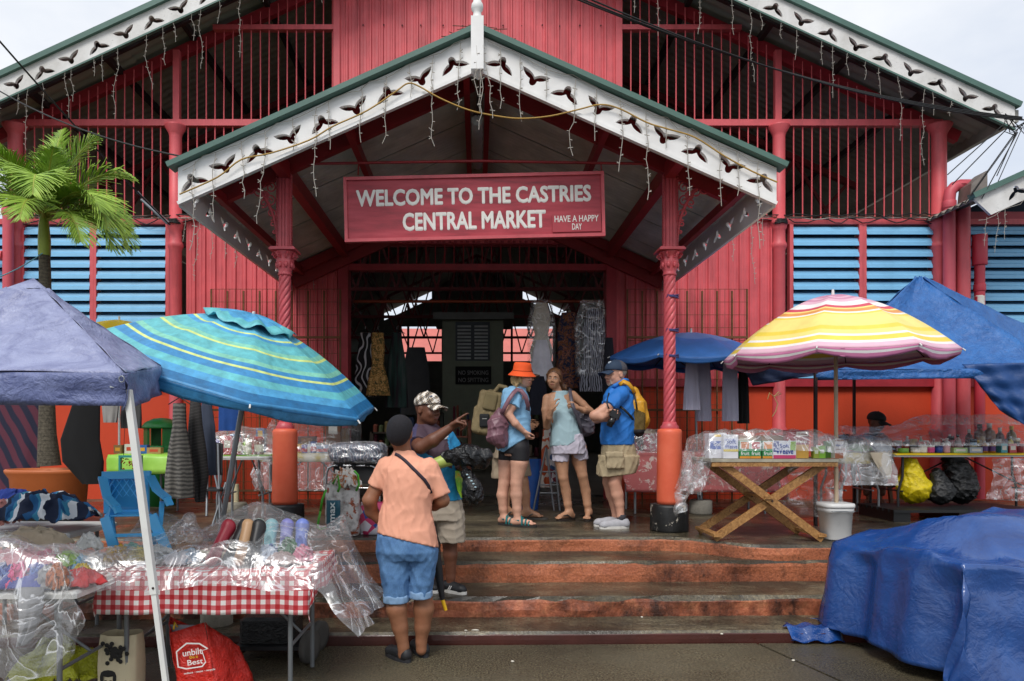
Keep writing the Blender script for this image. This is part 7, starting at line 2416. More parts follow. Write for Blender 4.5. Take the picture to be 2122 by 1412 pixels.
items = [('silver-blue bundle of socks on the gingham table', 552, .22, (.08, .06, .06), 'A8B4C4'), ('small royal blue pouch on the gingham table', 560, .36, (.05, .05, .05), '2A5EA8'), ('green leafy packet behind the blue pouch', 597, .38, (.06, .05, .07), '3A6A44'), ('pinkish-grey folded cloth near the table corner', 585, .16, (.08, .07, .045), '9A8480'), ('rose pink folded cloth at the table corner', 628, .2, (.06, .06, .06), 'C87A90'), ('white crumpled wrap on the gingham table', 372, .18, (.10, .07, .05), 'C8C8CC'), ('pale blue slipper pair on the gingham table', 395, .2, (.06, .07, .05), '9AB4C8'), ('grey glittery slipper on the gingham table', 335, .2, (.09, .07, .04), '8A8A88'), ('cream flat slipper tray behind the loafers', 420, .36, (.2, .05, .03), 'C8B898'), ('yellow packet at the gingham table edge', 245, .24, (.07, .07, .06), 'D8B030'), ('pale yellow bag beside the yellow packet', 285, .26, (.08, .07, .05), 'D0C070'), ('mint green packet under the blue chair', 275, .4, (.09, .06, .05), '7AB09A'), ('brown slipper pair behind the cream tray', 375, .5, (.08, .05, .05), 'A0703C'), ('white boxed item on the gingham table', 330, .42, (.09, .05, .04), 'D4D4D0')]
for i, (lb, px_, dy, r_, col) in enumerate(items):
    c_ = P(px_, 0, TY0 + dy); c_.z = zt + r_[2] * .45
    heap('packed_goods', lb, c_, r_, mat('goods_' + col, col, .6, var=.25, vs=30), 40 + i, 'goods', amp=.010, fr=45, h=.011)
def lumps(x, y):
    return .085 + .05 * math.sin(9 * x + 2) * math.sin(7 * y) + .10 * max(0, (y - 4.15) / .5) + .06 * max(0, math.sin(4.2 * x + 1)) - .02
drape('plastic_sheet', 'large clear polythene sheet over the shoes and gingham table', 'plastic sheet', TX0 - .05, TX1 + .06, TY0 - .03, TY1 + .05, TZ + .03, (.14, .34, .13, .12), POLY, lumps, .03, 90, 56, 14, flare=.75)
# ---- blue child's chair standing on the table
cc = thing('plastic_chair', P(280, 1130, 4.5), 'sky blue plastic child armchair with lattice back standing on the table', 'chair')
BLP = mat('sky_blue_plastic', '4FB2EC', .35, var=.06, vs=4, grime=.15, gcol=lin('104A70'))
Yc = 4.55
def q3(px_, py_, dy=0.): return P(px_, py_, Yc + dy)
mb = MB()
for a, b_ in (((222, 992, .14), (222, 1064, .04)), ((303, 990, .14), (303, 1062, .04))):
    mb.bar(q3(*a), q3(*b_), .035, .02, (0, -1, 0))
mb.bar(q3(212, 986, .14), q3(312, 984, .14), .05, .022, (0, -1, .2)); mb.bar(q3(222, 1062, .04), q3(303, 1060, .04), .03, .022, (0, -1, 0))
mb.build('back_frame', BLP, cc)
lt = MB()
for k in range(5):
    lt.bar(q3(228 + 15 * k, 994, .15), q3(min(300, 228 + 15 * k + 45), 994 + 64 * min(1, (300 - 228 - 15 * k) / 45), .08), .006, .012, (0, -1, 0))
    lt.bar(q3(298 - 15 * k, 994, .15), q3(max(226, 298 - 15 * k - 45), 994 + 64 * min(1, (298 - 15 * k - 226) / 45), .08), .006, .012, (0, -1, 0))
lt.build('lattice', BLP, cc)
mb = MB(); mb.grid(patch(q3(224, 992, .16), q3(302, 990, .16), q3(300, 1062, .07), q3(226, 1062, .07), 6, 6), 6, 6, thick=.006); mb.build('back_panel', mat('sky_blue_plastic_back', '3092CC', .4), cc)
for s_, (a, b_, c2, d) in ((0, ((212, 990, .13), (222, 1030, -.02), (240, 1050, -.1), (246, 1062, -.105))), (1, ((312, 988, .13), (325, 1015, -.02), (346, 1032, -.1), (352, 1046, -.105)))):
    mb = MB(); pts = [q3(*a), q3(*b_), q3(*c2), q3(*d)]
    for k in range(3): mb.bar(pts[k], pts[k + 1] + (pts[k + 1] - pts[k]).normalized() * .006, .052, .018)
    mb.build('armrest', BLP, cc)
mb = MB(); mb.bar(q3(336, 1040, -.09), q3(332, 1088, -.06), .025, .02); mb.build('arm_post', BLP, cc)
mb = MB(); mb.bar(q3(232, 1052, -.09), q3(224, 1090, -.06), .025, .02); mb.build('arm_post', BLP, cc)
mb = MB(); mb.grid(patch(q3(226, 1062, .06), q3(304, 1060, .06), q3(316, 1070, -.1), q3(216, 1072, -.1), 6, 6, .01), 8, 8, thick=.012); mb.build('seat', BLP, cc)
for a, b_, w_ in (((218, 1072, -.1), (238, 1138, -.13), .06), ((314, 1068, -.1), (346, 1126, -.12), .06), ((228, 1064, .07), (236, 1118, .1), .04), ((302, 1062, .07), (318, 1112, .1), .04)):
    e = q3(*b_); e.z = zt + .035
    mb = MB(); mb.bar(q3(*a), e, w_, .02, (0, -1, 0)); mb.build('leg', BLP, cc)
mb = MB(); mb.bar(q3(236, 1110, -.12), q3(332, 1108, -.12), .02, .016, (0, -1, 0)); mb.build('stretcher', BLP, cc)
# clear bag of slippers beside the chair
bg_ = thing('clear_bag', P(385, 1120, 4.6), 'knotted clear plastic bag of tan slippers beside the blue chair', 'bag')
c_ = P(388, 1112, 4.6); c_.z = zt + .07
b = Blob(.03); b.ell(c_, (.1, .07, .06)); b.ell(c_ + V((-.04, 0, .04)), (.05, .05, .05)); b.build('contents', mat('tan_slippers', 'B88850', .7, var=.2, vs=20), bg_, h=.011)
b.limb(c_ + V((0, 0, .06)), c_ + V((.01, 0, .13)), .05, .012); b.build('bag', POLY3, bg_, h=.012, grow=.02, wob=(.012, 40, 3, (1, 1, 1)))
# ---- clothes table at the far left
folding_table('second near table with heaped clothes beside the gingham table', -3.35, P(190, 0, 3.75).x, 3.6, 4.35, .71, 0, WHITEP, GREYLEG)
cl = [('blush pink top in the clothes heap', 35, 1165, 3.95, (.2, .12, .06), 'D8A0A8'), ('indigo blue garment in the clothes heap', 55, 1225, 3.7, (.2, .1, .07), '3A4694'), ('hot pink garment in the clothes heap', 40, 1215, 3.66, (.05, .05, .08), 'D85A8C'), ('pale pink and grey shirt on the clothes heap', 95, 1200, 3.75, (.10, .10, .06), 'C8A8A8'), ('grey melange garment in the clothes heap', 110, 1225, 3.68, (.1, .08, .07), '8E8E90'), ('magenta band at the back of the heap', 92, 1160, 4.0, (.05, .06, .05), 'C03A70'), ('lime green packet at the back of the clothes heap', 140, 1165, 4.05, (.08, .06, .05), '8AB83A'), ('sky blue packet behind the yellow one', 168, 1172, 4.05, (.05, .05, .05), '7AB8D8'), ('yellow packet near the red clothes', 170, 1186, 3.9, (.05, .05, .04), 'D8C030'), ('coral red garment between the two near tables', 165, 1215, 3.75, (.12, .09, .05), 'B83A3C'), ('orange-brown sock hanging over the heap', 118, 1240, 3.64, (.05, .04, .08), 'B87048'), ('blue checked cuff in the clothes heap', 75, 1205, 3.7, (.06, .06, .06), '4A6AB0'), ('cream bundle at the rear of the clothes table', 70, 1120, 4.25, (.2, .08, .07), 'B8A890'), ('white carton at the rear of the clothes table', 185, 1130, 4.25, (.07, .05, .06), 'D0D0CC'), ('pale blue garment at the frame edge of the heap', 5, 1240, 3.72, (.12, .1, .07), '6A80B8')]
for i, (lb, px_, py_, Y_, r_, col) in enumerate(cl):
    c_ = P(px_, py_, Y_); c_.z = max(c_.z, .72 + r_[2] * .4)
    heap('folded_clothes', lb, c_, r_, mat('cloth_' + col, col, .9, var=.12, vs=20, bump=.3, bs=150), 80 + i, 'clothes', amp=.02, fr=34, h=.012)
hung('grey cotton leggings hanging over the near table edge', 60, 1218, 1335, 52, 3.56, mat('cloth_8A8A8C', '8A8A8C', .9, bump=.3, bs=150), (1, 1.0, .7, .35), .3, 97, 'leggings', hanger=False, depth=.04, xs=(6, 4, 0, -12))
drape('plastic_sheet', 'torn clear polythene sheet over the clothes heap', 'plastic sheet', -3.4, P(195, 0, 3.75).x, 3.5, 4.4, .76, (.05, .12, .42, .1), POLY, lambda x, y: .1 + .06 * math.sin(6 * x) * math.sin(5 * y) + .06 * math.sin(3 * x + 4 * y), .05, 70, 50, 24, flare=.2)
# striped garment on a back table
folding_table('low back table carrying the striped garment', -3.6, P(185, 0, 5.0).x, 4.75, 5.4, .84, 0, WHITEP, GREYLEG)
STRP = mat('blue_white_stripes', fn=lambda N, b_: N.ramp(N.math('FRACT', N.math('MULTIPLY', N.n('SeparateXYZ', Vector=N.co(None, (0, .5, .2))).outputs[0], 7.5)), [(0, lin('14213C')), (.28, lin('1F5A8C')), (.5, lin('3A86A8')), (.62, lin('D8DCE0')), (.86, lin('14213C'))], 'CONSTANT'), rough=.9, bump=.2, bs=120)
heap('striped_garment', 'blue, navy and white striped garment bunched on the back table', P(90, 1062, 4.95), (.33, .2, .12), STRP, 61, 'clothes')
heap('folded_clothes', 'royal blue cloth beneath the striped garment', P(25, 1042, 5.2), (.2, .1, .08), mat('cloth_223A88', '223A88', .9), 62, 'clothes', amp=.02)
heap('folded_clothes', 'salmon pink cloth beside the striped garment', P(8, 1072, 4.9), (.08, .08, .10), mat('cloth_D49088', 'D49088', .9), 63, 'clothes', amp=.02)
# ---- bags and gear under the tables
rb = thing('shopping_bag', P(440, 1405, 4.0), 'red reusable shopping bag with white house outline and lettering', 'bag')
RBAG = mat('red_woven_bag', 'C8281C', .4, var=.1, vs=5, bump=-.6, bs=9)
yb = 4.2
b0 = MB()
fl, fr_, fbl, fbr = P(372, 1418, yb - .06), P(452, 1415, yb - .1), P(395, 1418, yb + .1), P(525, 1385, yb + .16)
for p_ in (fl, fr_, fbl, fbr): p_.z = .006
tl, tm, tr2, tbk = P(352, 1312, yb - .02), P(424, 1290, yb - .04), P(496, 1340, yb + .16), P(352, 1278, yb + .12)
tbr = P(402, 1300, yb + .14)
def qd(a, b_, c2, d, wr, sd_):
    b0.grid(patch(a, b_, c2, d, 8, 8, 0, wr, sd_), 12, 12, thick=.003)
qd(tl, tm, fr_, fl, .004, 1); qd(tm, tr2, fbr, fr_, .005, 2); qd(tbk, tl, fl, fbl, .003, 3); qd(tbr, tbk, fbl, fbr, .003, 4)
b0.add([fl, fr_, fbr, fbl], [(0, 1, 2, 3)])
b0.build('bag', RBAG, rb)
b0 = MB(); b0.grid(patch(tl.lerp(tbk, .5), tm.lerp(tbr, .5), tm.lerp(tbr, .5) - V((0, 0, .12)), tl.lerp(tbk, .5) - V((0, 0, .12))), 6, 6, thick=.003); b0.build('grey_lining', mat('grey_lining', '9A9AA4', .7), rb)
BT = frame(P(400, 1362, yb - .085), (tm - tl) * .6 + (fr_ - fl) * .4, (tl + tm) - (fl + fr_))
BWH = prod_m('E8E4E0')
house = [(-.10, -.045), (-.10, .045), (-.075, .06), (-.03, .085), (.05, .072), (.098, .035), (.06, .03), (.075, -.04), (.05, -.062), (-.05, -.062)]
link('house_outline', loops_mesh('house_outline', [house, [(x * .93, z * .9) for x, z in house]], .002, BT, BWH), rb)
for s_, x, z, w_, h_, col in (('unbilt', .0, .028, .12, .036, 'E8E4E0'), ('Do it', .005, .0, .05, .014, 'E8C030'), ('Best', .01, -.028, .095, .03, 'E8E4E0'), ('reduce · reuse · recycle', .03, -.085, .19, .014, 'E8E4E0')):
    text_fit(s_, (x, z, .001), w_, h_, BT, prod_m(col), 'lettering', rb, bold=.01, depth=.0015)
ribbon([P(368, 1300, yb + .02), P(362, 1290, yb + .02), P(360, 1305, yb)], .012, .003).build('handle', prod_m('E0B020'), rb)
CAN = mat('cream_canvas', 'C8BC9C', .85, var=.08, vs=8, bump=.2, bs=150)
tt_, c_, hw, hh, dp = tote('tote_bag', 'cream canvas tote printed with grapes and a bearded face', 212, 295, 1285, 1412, 4.15, CAN, 9, .1, 0)
INK = mat('black_ink', '1C1A18', .8)
mb = MB(); rg = random.Random(6)
for k in range(46):
    mb.ell((c_.x + hw * (.1 + rg.gauss(0, .27)), c_.y - dp * 1.04, c_.z + hh * (.80 + rg.gauss(0, .07)) - .02 * rg.random()), (.013, .0035, .013), 8, 4)
mb.build('grape_print', INK, tt_)
mb = MB()
fx_, fz_ = c_.x - hw * .25, c_.z + hh * .27
for (dx, dz, rx, rz) in ((0, .055, .042, .02), (-.036, .03, .01, .03), (.036, .03, .01, .03), (0, -.035, .032, .026), (-.014, .014, .008, .004), (.014, .014, .008, .004), (0, -.014, .018, .005), (.05, -.075, .03, .02), (-.05, -.075, .03, .02)):
    mb.ell((fx_ + dx, c_.y - dp * 1.045, fz_ + dz), (rx, .003, rz), 12, 5)
mb.build('face_print', INK, tt_)
heap('bin_liner', 'yellow-green plastic sack under the near tables', (P(125, 0, 4.2).x, 4.2, .13), (.25, .12, .16), mat('yellow_green_sack', 'A8AC28', .3, var=.15, vs=7, bump=-.8, bs=14), 66, 'sack', amp=.02)
cb2 = thing('umbrella_weight', P(455, 1312, 5.35), 'concrete-filled umbrella foot with white pipe under the gingham table', 'umbrella base')
q_ = P(449, 0, 5.35); q_.z = 0
MB().lathe([(.11, 0), (.115, .02), (.115, .19), (.1, .2), (.03, .2)], 20, q_).build('block', CONCB, cb2)
MB().tube([q_ + V((0, 0, .19)), q_ + V((0, 0, .34))], .035, 12).build('pipe', WHITEP, cb2)
ht_ = thing('hand_truck', P(620, 1330, 4.85), 'folded black hand trolley with grey wheels beside the gingham table', 'trolley')
MB().rbx(P(500, 0, 4.85).x, P(615, 0, 4.85).x, 4.8, 5.05, .1, .27, .02).build('load', mat('black_polythene_load', '131314', .25, bump=-.9, bs=14), ht_)
MB().bx(P(490, 0, 4.8).x, P(640, 0, 4.8).x, 4.75, 5.06, .07, .095).build('plate', SHOEK, ht_)
for (px_, Y_, r_) in ((642, 4.72, .105), (662, 5.0, .1)):
    q_ = P(px_, 0, Y_)
    for nm, pr, m_ in (('tyre', [(r_ * .62, -.022), (r_, -.02), (r_, .02), (r_ * .62, .022)], mat('grey_tyre', '4A4844', .8)), ('rim', [(.02, -.018), (r_ * .62, -.016), (r_ * .62, .016), (.02, .018)], mat('grey_rim', '77746E', .6))):
        mb = MB(M.Translation((q_.x, Y_, r_)) @ M.Rotation(R(72), 4, 'Z') @ M.Rotation(R(90), 4, 'X')); mb.lathe(pr, 26, (0, 0, 0)); mb.build(nm, m_, ht_)

# ================================================================ right stalls
# ---- wooden X-leg table with groceries under polythene
WOOD = mat('pale_timber', fn=lambda N, b_: N.ramp(N.noise(5, 6, .6, N.co((6, 6, 6), (0, .75, 0)), 1.5), [(.3, lin('6E4A26')), (.55, lin('A87A46')), (.75, lin('C29A62'))]), rough=.65, bump=.25, bs=60)
Yt0, Yt1, zx = 6.28, 6.88, 1.268
X0, X1 = P(1472, 0, 6.3).x, P(1737, 0, 6.3).x
wt = thing('wooden_table', ((X0 + X1) / 2, 6.55, H4), 'folding wooden table with crossed legs standing at the platform edge', 'table')
for k in range(4):
    y0 = Yt0 + k * (Yt1 - Yt0) / 4
    MB().bx(X0, X1, y0 + .004, y0 + (Yt1 - Yt0) / 4 - .004, zx - .025, zx).build('plank', mat('whitewashed_board', 'A8A290', .7, var=.25, vs=9, grime=.5), wt)
MB().bx(X0 + .01, X1 - .01, Yt0 + .01, Yt0 + .035, zx - .065, zx - .026).build('apron', WOOD, wt)
MB().bx(X0 + .01, X1 - .01, Yt1 - .035, Yt1 - .01, zx - .065, zx - .026).build('apron', WOOD, wt)
for y, yo in ((Yt0 + .06, 0), (Yt1 - .08, 0)):
    a, b_ = (X0 + .10, y, zx - .03), (X1 - .12, y, H4 + .02)
    c2, d = (X1 - .06, y + .045, zx - .03), (X0 - .0 + .06, y + .045, H4 + .02)
    MB().bar(a, b_, .03, .066, (1, 0, .8)).build('leg', WOOD, wt)
    MB().bar(c2, d, .03, .066, (-1, 0, .8)).build('leg', WOOD, wt)
    m_ = (V(a) + V(b_)) / 2
    MB().tube([m_ + V((0, -.03, 0)), m_ + V((0, .08, 0))], .008, 8).build('bolt', DARKSTEEL, wt)
for (x, z) in ((X0 + .07, H4 + .055), (X1 - .13, H4 + .055), ((X0 + X1) / 2 - .04, .93)):
    MB().bar((x, Yt0 + .03, z), (x, Yt1 - .02, z), .07, .025).build('rail', WOOD, wt)
zb = zx + .003
def gx(px_): return P(px_, 0, 6.45).x
SW = dict(cat='pack')
box_pack('big white kitchen roll pack at the end of the wooden table', (gx(1487), 6.5, zb), (.16, .12, .22), 'DCDCE4', 'pack', panels=[(-.07, .07, .08, .15, '3A5AB0'), (-.03, .05, .19, .21, 'E8C020')], texts=[('Soft', 0, .125, .08, .03, 'E8E8F0')])
box_pack('white kitchen roll pack with blue script lettering', (gx(1508), 6.42, zb), (.13, .1, .21), 'E0E0E6', 'pack', panels=[(-.06, .06, .085, .175, 'D8DCF0'), (-.065, .065, .06, .08, 'D8C030')], texts=[('Soft', 0, .15, .09, .04, '2A4AA8'), ('Weave', 0, .105, .11, .035, '2A4AA8')])
for i, (px_, c1, lb) in enumerate(((1536, 'D87A30', 'green juice carton with orange fruit beside the kitchen rolls'), (1558, 'B83A3A', 'green juice carton with red fruit in the middle of three'), (1583, 'E88A18', 'green juice carton with a whole orange, last of three'))):
    box_pack(lb, (gx(px_), 6.40, zb), (.095, .08, .155), '2F8A4C', 'carton', panels=[(-.046, .046, .085, .153, 'D8E4DC'), (-.035, .035, .085, .145, c1), (-.046, .046, .0, .02, 'D8902C')], texts=[('fruit', 0, .045, .075, .035, 'E8F0E8')])
box_pack('wide tissue pack with blue script beside the cereal box', (gx(1615), 6.39, zb), (.2, .1, .155), 'DCE0E8', 'pack', panels=[(-.098, -.05, .06, .15, '2A3A88'), (.05, .098, .07, .15, '8CB830'), (-.098, .098, .0, .03, 'C03A6A')], texts=[('Soft', .0, .112, .09, .036, '2A4AA8'), ('Weave', 0, .065, .15, .05, '22409C')])
box_pack('red corn flakes cereal box with picture bowl', (gx(1648), 6.44, zb), (.20, .07, .25), '9A1C2C', 'carton', panels=[(-.098, .098, .0, .12, 'D8A848'), (-.085, -.035, .18, .235, 'B8485A'), (-.01, .095, .195, .235, 'E8E0D8')], texts=[('Corn Flakes', 0, .15, .165, .03, 'F0E8E0'), ('THE ORIGINAL', .043, .213, .085, .014, '8A1420')])
for i, (px_, w_, h_, c1, lb) in enumerate(((1686, .05, .10, '9AA83A', 'small olive green packet behind the cereal box end'), (1700, .06, .11, '8CC83A', 'lime green carton near the wooden table end'), (1716, .05, .15, '5A8A30', 'green tall packet next to the almond carton'))):
    box_pack(lb, (gx(px_), 6.42 + .02 * i, zb), (w_, .05, h_), c1, 'packet', panels=[(-w_ * .3, w_ * .3, h_ * .4, h_ * .7, 'E0E8C8')])
box_pack('white almond drink carton at the corner of the wooden table', (gx(1729), 6.40, zb), (.075, .07, .165), 'E4DCD8', 'carton', panels=[(-.036, .036, .0, .05, 'B06A48'), (-.036, .036, .150, .165, '8A5A40')], texts=[('alpro', 0, .115, .062, .026, '2A4A9A'), ('UNSWEET', 0, .08, .055, .012, '9A6A50')])
box_pack('row of brown jars carton standing behind the juice cartons', (gx(1560), 6.62, zb), (.16, .1, .2), '9A6A48', 'carton', panels=[(-.07, .07, .1, .18, 'D8C8B0')])
box_pack('long brown bread tray behind the tissue pack', (gx(1625), 6.64, zb), (.3, .12, .2), 'A07850', 'carton', panels=[(-.14, .14, .05, .15, 'B8906A')])
drape('plastic_sheet', 'clear polythene sheet over groceries on the wooden table', 'plastic sheet', X0 - .03, X1 + .06, Yt0 - .02, Yt1 + .02, zx + .012, (.32, .04, .08, .3), POLY, lambda x, y: .235 * max(0, 1 - ((x - (X0 + X1) / 2) / .68) ** 4) ** .5 * (1 - .5 * max(0, (6.35 - y) / .1) ** 2 * 0), .035, 80, 44, 34, flare=.35)
mb = MB(); mb.grid(patch(P(1420, 940, 6.9), P(1472, 955, 6.4), P(1440, 1010, 6.35), P(1402, 1072, 6.7), 10, 10, .0, .03, 3), 26, 26); tag(mb.build('plastic_sheet', POLY2), 'milky polythene flap blowing between the column and the wooden table', 'plastic sheet')
mb = MB(); mb.grid(patch(P(1600, 960, 6.95), P(1742, 955, 6.5), P(1745, 1072, 6.5), P(1630, 1065, 6.9), 10, 10, .0, .03, 7), 26, 26); tag(mb.build('plastic_sheet', POLY2), 'milky polythene flap hanging behind the bucket under the wooden table', 'plastic sheet')
# ---- bucket and striped umbrella
bk = thing('bucket', P(1731, 1118, 6.47), 'white lidded plastic bucket holding the striped umbrella pole', 'bucket')
c_ = P(1731, 1116, 6.47); c_.z = H4 + .004
BW = mat('white_bucket', 'D8D8D6', .4, var=.05, vs=5, grime=.2)
def sqr(th, z, r): return r * (abs(math.cos(th)) ** 3.5 + abs(math.sin(th)) ** 3.5) ** (-1 / 3.5) * .93
MB().lathe([(.115, 0), (.12, .01), (.133, .24), (.143, .245), (.145, .29), (.138, .295)], 40, c_, fn=sqr).build('pail', BW, bk)
MB().lathe([(.15, .285), (.152, .3), (.149, .322), (.13, .325), (.02, .326)], 40, c_, fn=sqr).build('lid', BW, bk)
MB().tube([c_ + V((.1 * math.cos(k / 10 * math.pi), -.145 - .01 * math.sin(k), .26 - .06 * math.sin(k / 10 * math.pi) * 0)) for k in range(11)], .004, 5).build('handle', STEEL, bk)
SU = [mat('su_' + c, c, .5, var=.08, vs=9, bump=.2, bs=140) for c in ('C88AA4', 'E8CC50', 'E8E4E0', 'CC4A5C', 'DE9650', 'F0D880', 'C8789E', 'DCB0C0')]
sb_ = [(.2, 0), (.25, 7), (.30, 0), (.33, 7), (.345, 1), (.36, 7), (.37, 1), (.45, 2), (.47, 3), (.485, 2), (.50, 3), (.51, 4), (.525, 5), (.54, 4), (.545, 1), (.57, 4), (.585, 2), (.60, 4), (.62, 1), (.78, 5), (.82, 1), (.86, 5), (.89, 2), (.93, 1), (.96, 2), (1., 7)]
umbrella('beach_umbrella', 'yellow, pink and white striped beach umbrella standing in the bucket', P(1726, 612, 6.5), (-.01, -.01, 1), .965, .54, sb_, SU, [P(1732, 740, 6.47), c_ + V((0.01, 0, .3))], mat('pale_wood_pole', 'B8A488', .5, var=.15), spin=R(12), valance=.085, vmi=lambda u, v: 2 if .35 < v < .5 else 6, pole_r=.017, scal=.02)
# ---- blue umbrella with white clothes
NB = [mat('royal_umbrella', '3E78C4', .5, var=.15, vs=6, bump=.2, bs=90), mat('pale_royal', '6A94D4', .5, var=.1)]
umbrella('beach_umbrella', 'plain blue umbrella hung with white dresses behind the column', P(1432, 690, 8.45), (.04, -.03, 1), .98, .33, [(.5, 1), (1, 0)], NB, [P(1440, 780, 8.45), P(1447, 1040, 8.45)], STEEL, spin=R(10), valance=.06, vmi=0, scal=.03)
uw = thing('umbrella_weight', P(1455, 1062, 8.45), 'round speckled concrete umbrella weight behind the crossed table legs', 'umbrella base')
q_ = P(1452, 0, 8.45); q_.z = H4
MB().lathe([(.125, 0), (.13, .02), (.13, .16), (.11, .17), (.02, .17)], 24, q_).build('block', mat('speckled_concrete', '8E8A80', .9, var=.35, vs=120, bump=.4, bs=120), uw)
MB().tube([q_ + V((0, 0, .16)), q_ + V((0, 0, .3))], .022, 10).build('tube', STEEL, uw)
DRW = mat('white_lilac_dress', 'B4B2C6', .85, var=.06, vs=5, bump=.15, bs=150)
hung('white sleeveless dress hanging under the blue umbrella beside the column', 1434, 752, 850, 34, 8.05, DRW, (.75, .85, 1, 1.08), .22, 31, 'dress', depth=.05)
hung('longer white dress behind the sleeveless one', 1458, 752, 873, 32, 8.25, DRW, (.8, 1.0, .95, 1.05), .22, 32, 'dress', depth=.05)
hung('white straight dress hanging alone beside black cloth', 1513, 750, 873, 34, 8.2, DRW, (.85, .95, .98, 1), .2, 33, 'dress', depth=.05)
hung('black cloth hanging beside the straight white dress', 1540, 745, 878, 24, 8.35, BLACKC, (.6, .9, 1, 1.05), .2, 34, 'cloth', hanger=False, depth=.04)
# ---- pink floral table
PINKF = mat('pink_floral_cloth', fn=lambda N, b_: N.mix(N.ramp(N.noise(9, 6, .75, None, .6), [(.56, 0.), (.59, 1.)]), lin('C06868'), lin('DCC6BE')), rough=.6)
xa, xb = P(1297, 0, 8.3).x, P(1612, 0, 8.3).x
folding_table('long table under the pink floral cloth', xa, xb, 8.3, 8.95, 1.27, H4, WHITEP, STEEL)
drape('tablecloth', 'pink cloth with white flowers hanging from the long table', 'tablecloth', xa - .01, xb + .01, 8.28, 8.95, 1.277, (.05, .05, .47, .02), PINKF, None, .016, 70, 30, 41, flare=.03, thick=.003)
for i, (lb, px_, w_, h_, cols) in enumerate((('dark red packet with a ring print on the pink floral table', 1316, .16, .22, ('8A1C34', '1E1418')), ('white and red printed carton beside the ring-print packet', 1345, .16, .20, ('D8CCCC', 'A83040')), ('grey printed carton near the orange column', 1364, .1, .2, ('B8B4B4', '3A4A78')), ('pale carton on top of the printed cartons', 1345, .14, .05, ('B8A884', '8A6A40')))):
    box_pack(lb, (P(px_, 0, 8.45).x, 8.42 + .02 * i, 1.283 + (.2 if i == 3 else 0)), (w_, .1, h_), printed(cols, 26), 'carton')
drape('plastic_sheet', 'clear polythene over the cartons on the pink floral table', 'plastic sheet', xa - .02, P(1390, 0, 8.3).x, 8.26, 8.9, 1.29, (.05, .02, .12, .02), POLY3, hump(P(1340, 0, 8.4).x, 8.5, .5, .6, .25), .02, 34, 20, 51)
# ---- long yellow-cloth table of jars
xa, xb = P(1742, 0, 8.0).x, P(2200, 0, 8.0).x
xm = P(1850, 0, 8.0).x
folding_table('long table under the yellow cloth with jars and bottles', xm, xb, 7.95, 8.65, 1.262, H4, WHITEP, SHOEK, bow=.05)
folding_table('short table at the bucket end of the yellow-cloth row', xa, xm - .03, 8.05, 8.65, 1.262, H4, WHITEP, STEEL, bow=.06)
YCL = mat('yellow_oilcloth', 'D8B818', .4, var=.1)
drape('tablecloth', 'yellow oilcloth edge on the long table of jars', 'tablecloth', xm, xb, 7.93, 8.65, 1.268, (.01, .0, .018, .0), YCL, None, .003, 40, 12, 42, thick=.003)
drape('tablecloth', 'cream and yellow patterned cloth on the short table', 'tablecloth', xa, xm - .03, 8.03, 8.65, 1.268, (.02, .03, .12, .0), mat('cream_yellow_cloth', fn=lambda N, b_: N.ramp(N.noise(8, 4), [(.4, lin('C8B048')), (.55, lin('CFC8B0'))]), rough=.5), None, .02, 30, 20, 43, thick=.003)
hung('crumpled cream cloth hanging off the short table corner', 1828, 938, 992, 40, 7.96, mat('cream_cloth', 'B8AC98', .8), (1, .9, .7, .3), .35, 44, 'cloth', hanger=False, depth=.03, xs=(-6, 0, 6, 10))
zj = 1.273
rg = random.Random(77)
jars = [('flat green tin', 'c', 1872, .055, .05, '6A9A3A', 0), ('white cream tub', 'j', 1897, .05, .045, 'D8D4D0', 0), ('white petroleum-style jar with plain lid', 'j', 1912, .045, .08, 'E0DCD4', 0), ('pink-labelled blue-lid jar', 'j', 1928, .042, .08, 'C85A8C', 0), ('navy blue-lid jar', 'j', 1945, .042, .08, '22408C', 0), ('pink talc jar', 'j', 1961, .038, .11, 'D0A0A8', 0), ('white cone-capped bottle', 'b', 1962, .04, .16, 'DCDCDC', 1), ('green-white soap carton', 'x', 1986, .15, .055, 'A8C88C', 0), ('silver-blue flat carton', 'x', 2018, .14, .06, 'A8B4C4', 0), ('amber bottle with violet label', 'b', 2040, .035, .13, 'B0742C', 0), ('second amber bottle with violet label', 'b', 2056, .035, .13, 'A86A28', 0), ('teal striped packet', 'x', 2076, .07, .1, '4A9AA8', 0), ('red and blue striped packet', 'x', 2094, .08, .1, 'B84A4A', 0), ('dark red round tin', 'c', 2112, .045, .1, '7A1A24', 0), ('tall dark sauce bottle', 'b', 2008, .04, .26, '4A2418', 2), ('large brown bottle with black cap', 'b', 2030, .06, .32, '6A3A1C', 2), ('broad amber flask', 'b', 2050, .065, .33, '7A4A20', 2), ('dark wine-red bottle', 'b', 2072, .045, .28, '4E1C1C', 2), ('olive oil bottle with yellow cap', 'b', 2096, .05, .3, '6A5A24', 2), ('black-capped white bottle', 'b', 1985, .035, .2, 'C8C4C0', 2), ('blue spray bottle', 'b', 1968, .03, .2, '3A5A9A', 2), ('red-white small carton', 'x', 1908, .09, .12, 'B84038', 1), ('black patterned pouch', 'x', 1890, .12, .08, '2A3038', 1), ('pink bottle at the back', 'b', 1935, .03, .15, 'B87088', 2), ('white pump bottle at the back', 'b', 1880, .03, .18, 'D0D0D0', 2), ('grey jar at the back', 'j', 1860, .045, .13, '7A7A80', 2), ('cream jar with brown label at the back', 'j', 1915, .045, .13, 'C8B898', 2), ('dark jar beside the striped packets', 'j', 2105, .04, .16, '3A2A20', 1), ('round jar with red label', 'j', 2064, .05, .15, '8A5A3C', 1), ('olive jar with white lid', 'j', 2020, .05, .14, '7A7448', 1)]
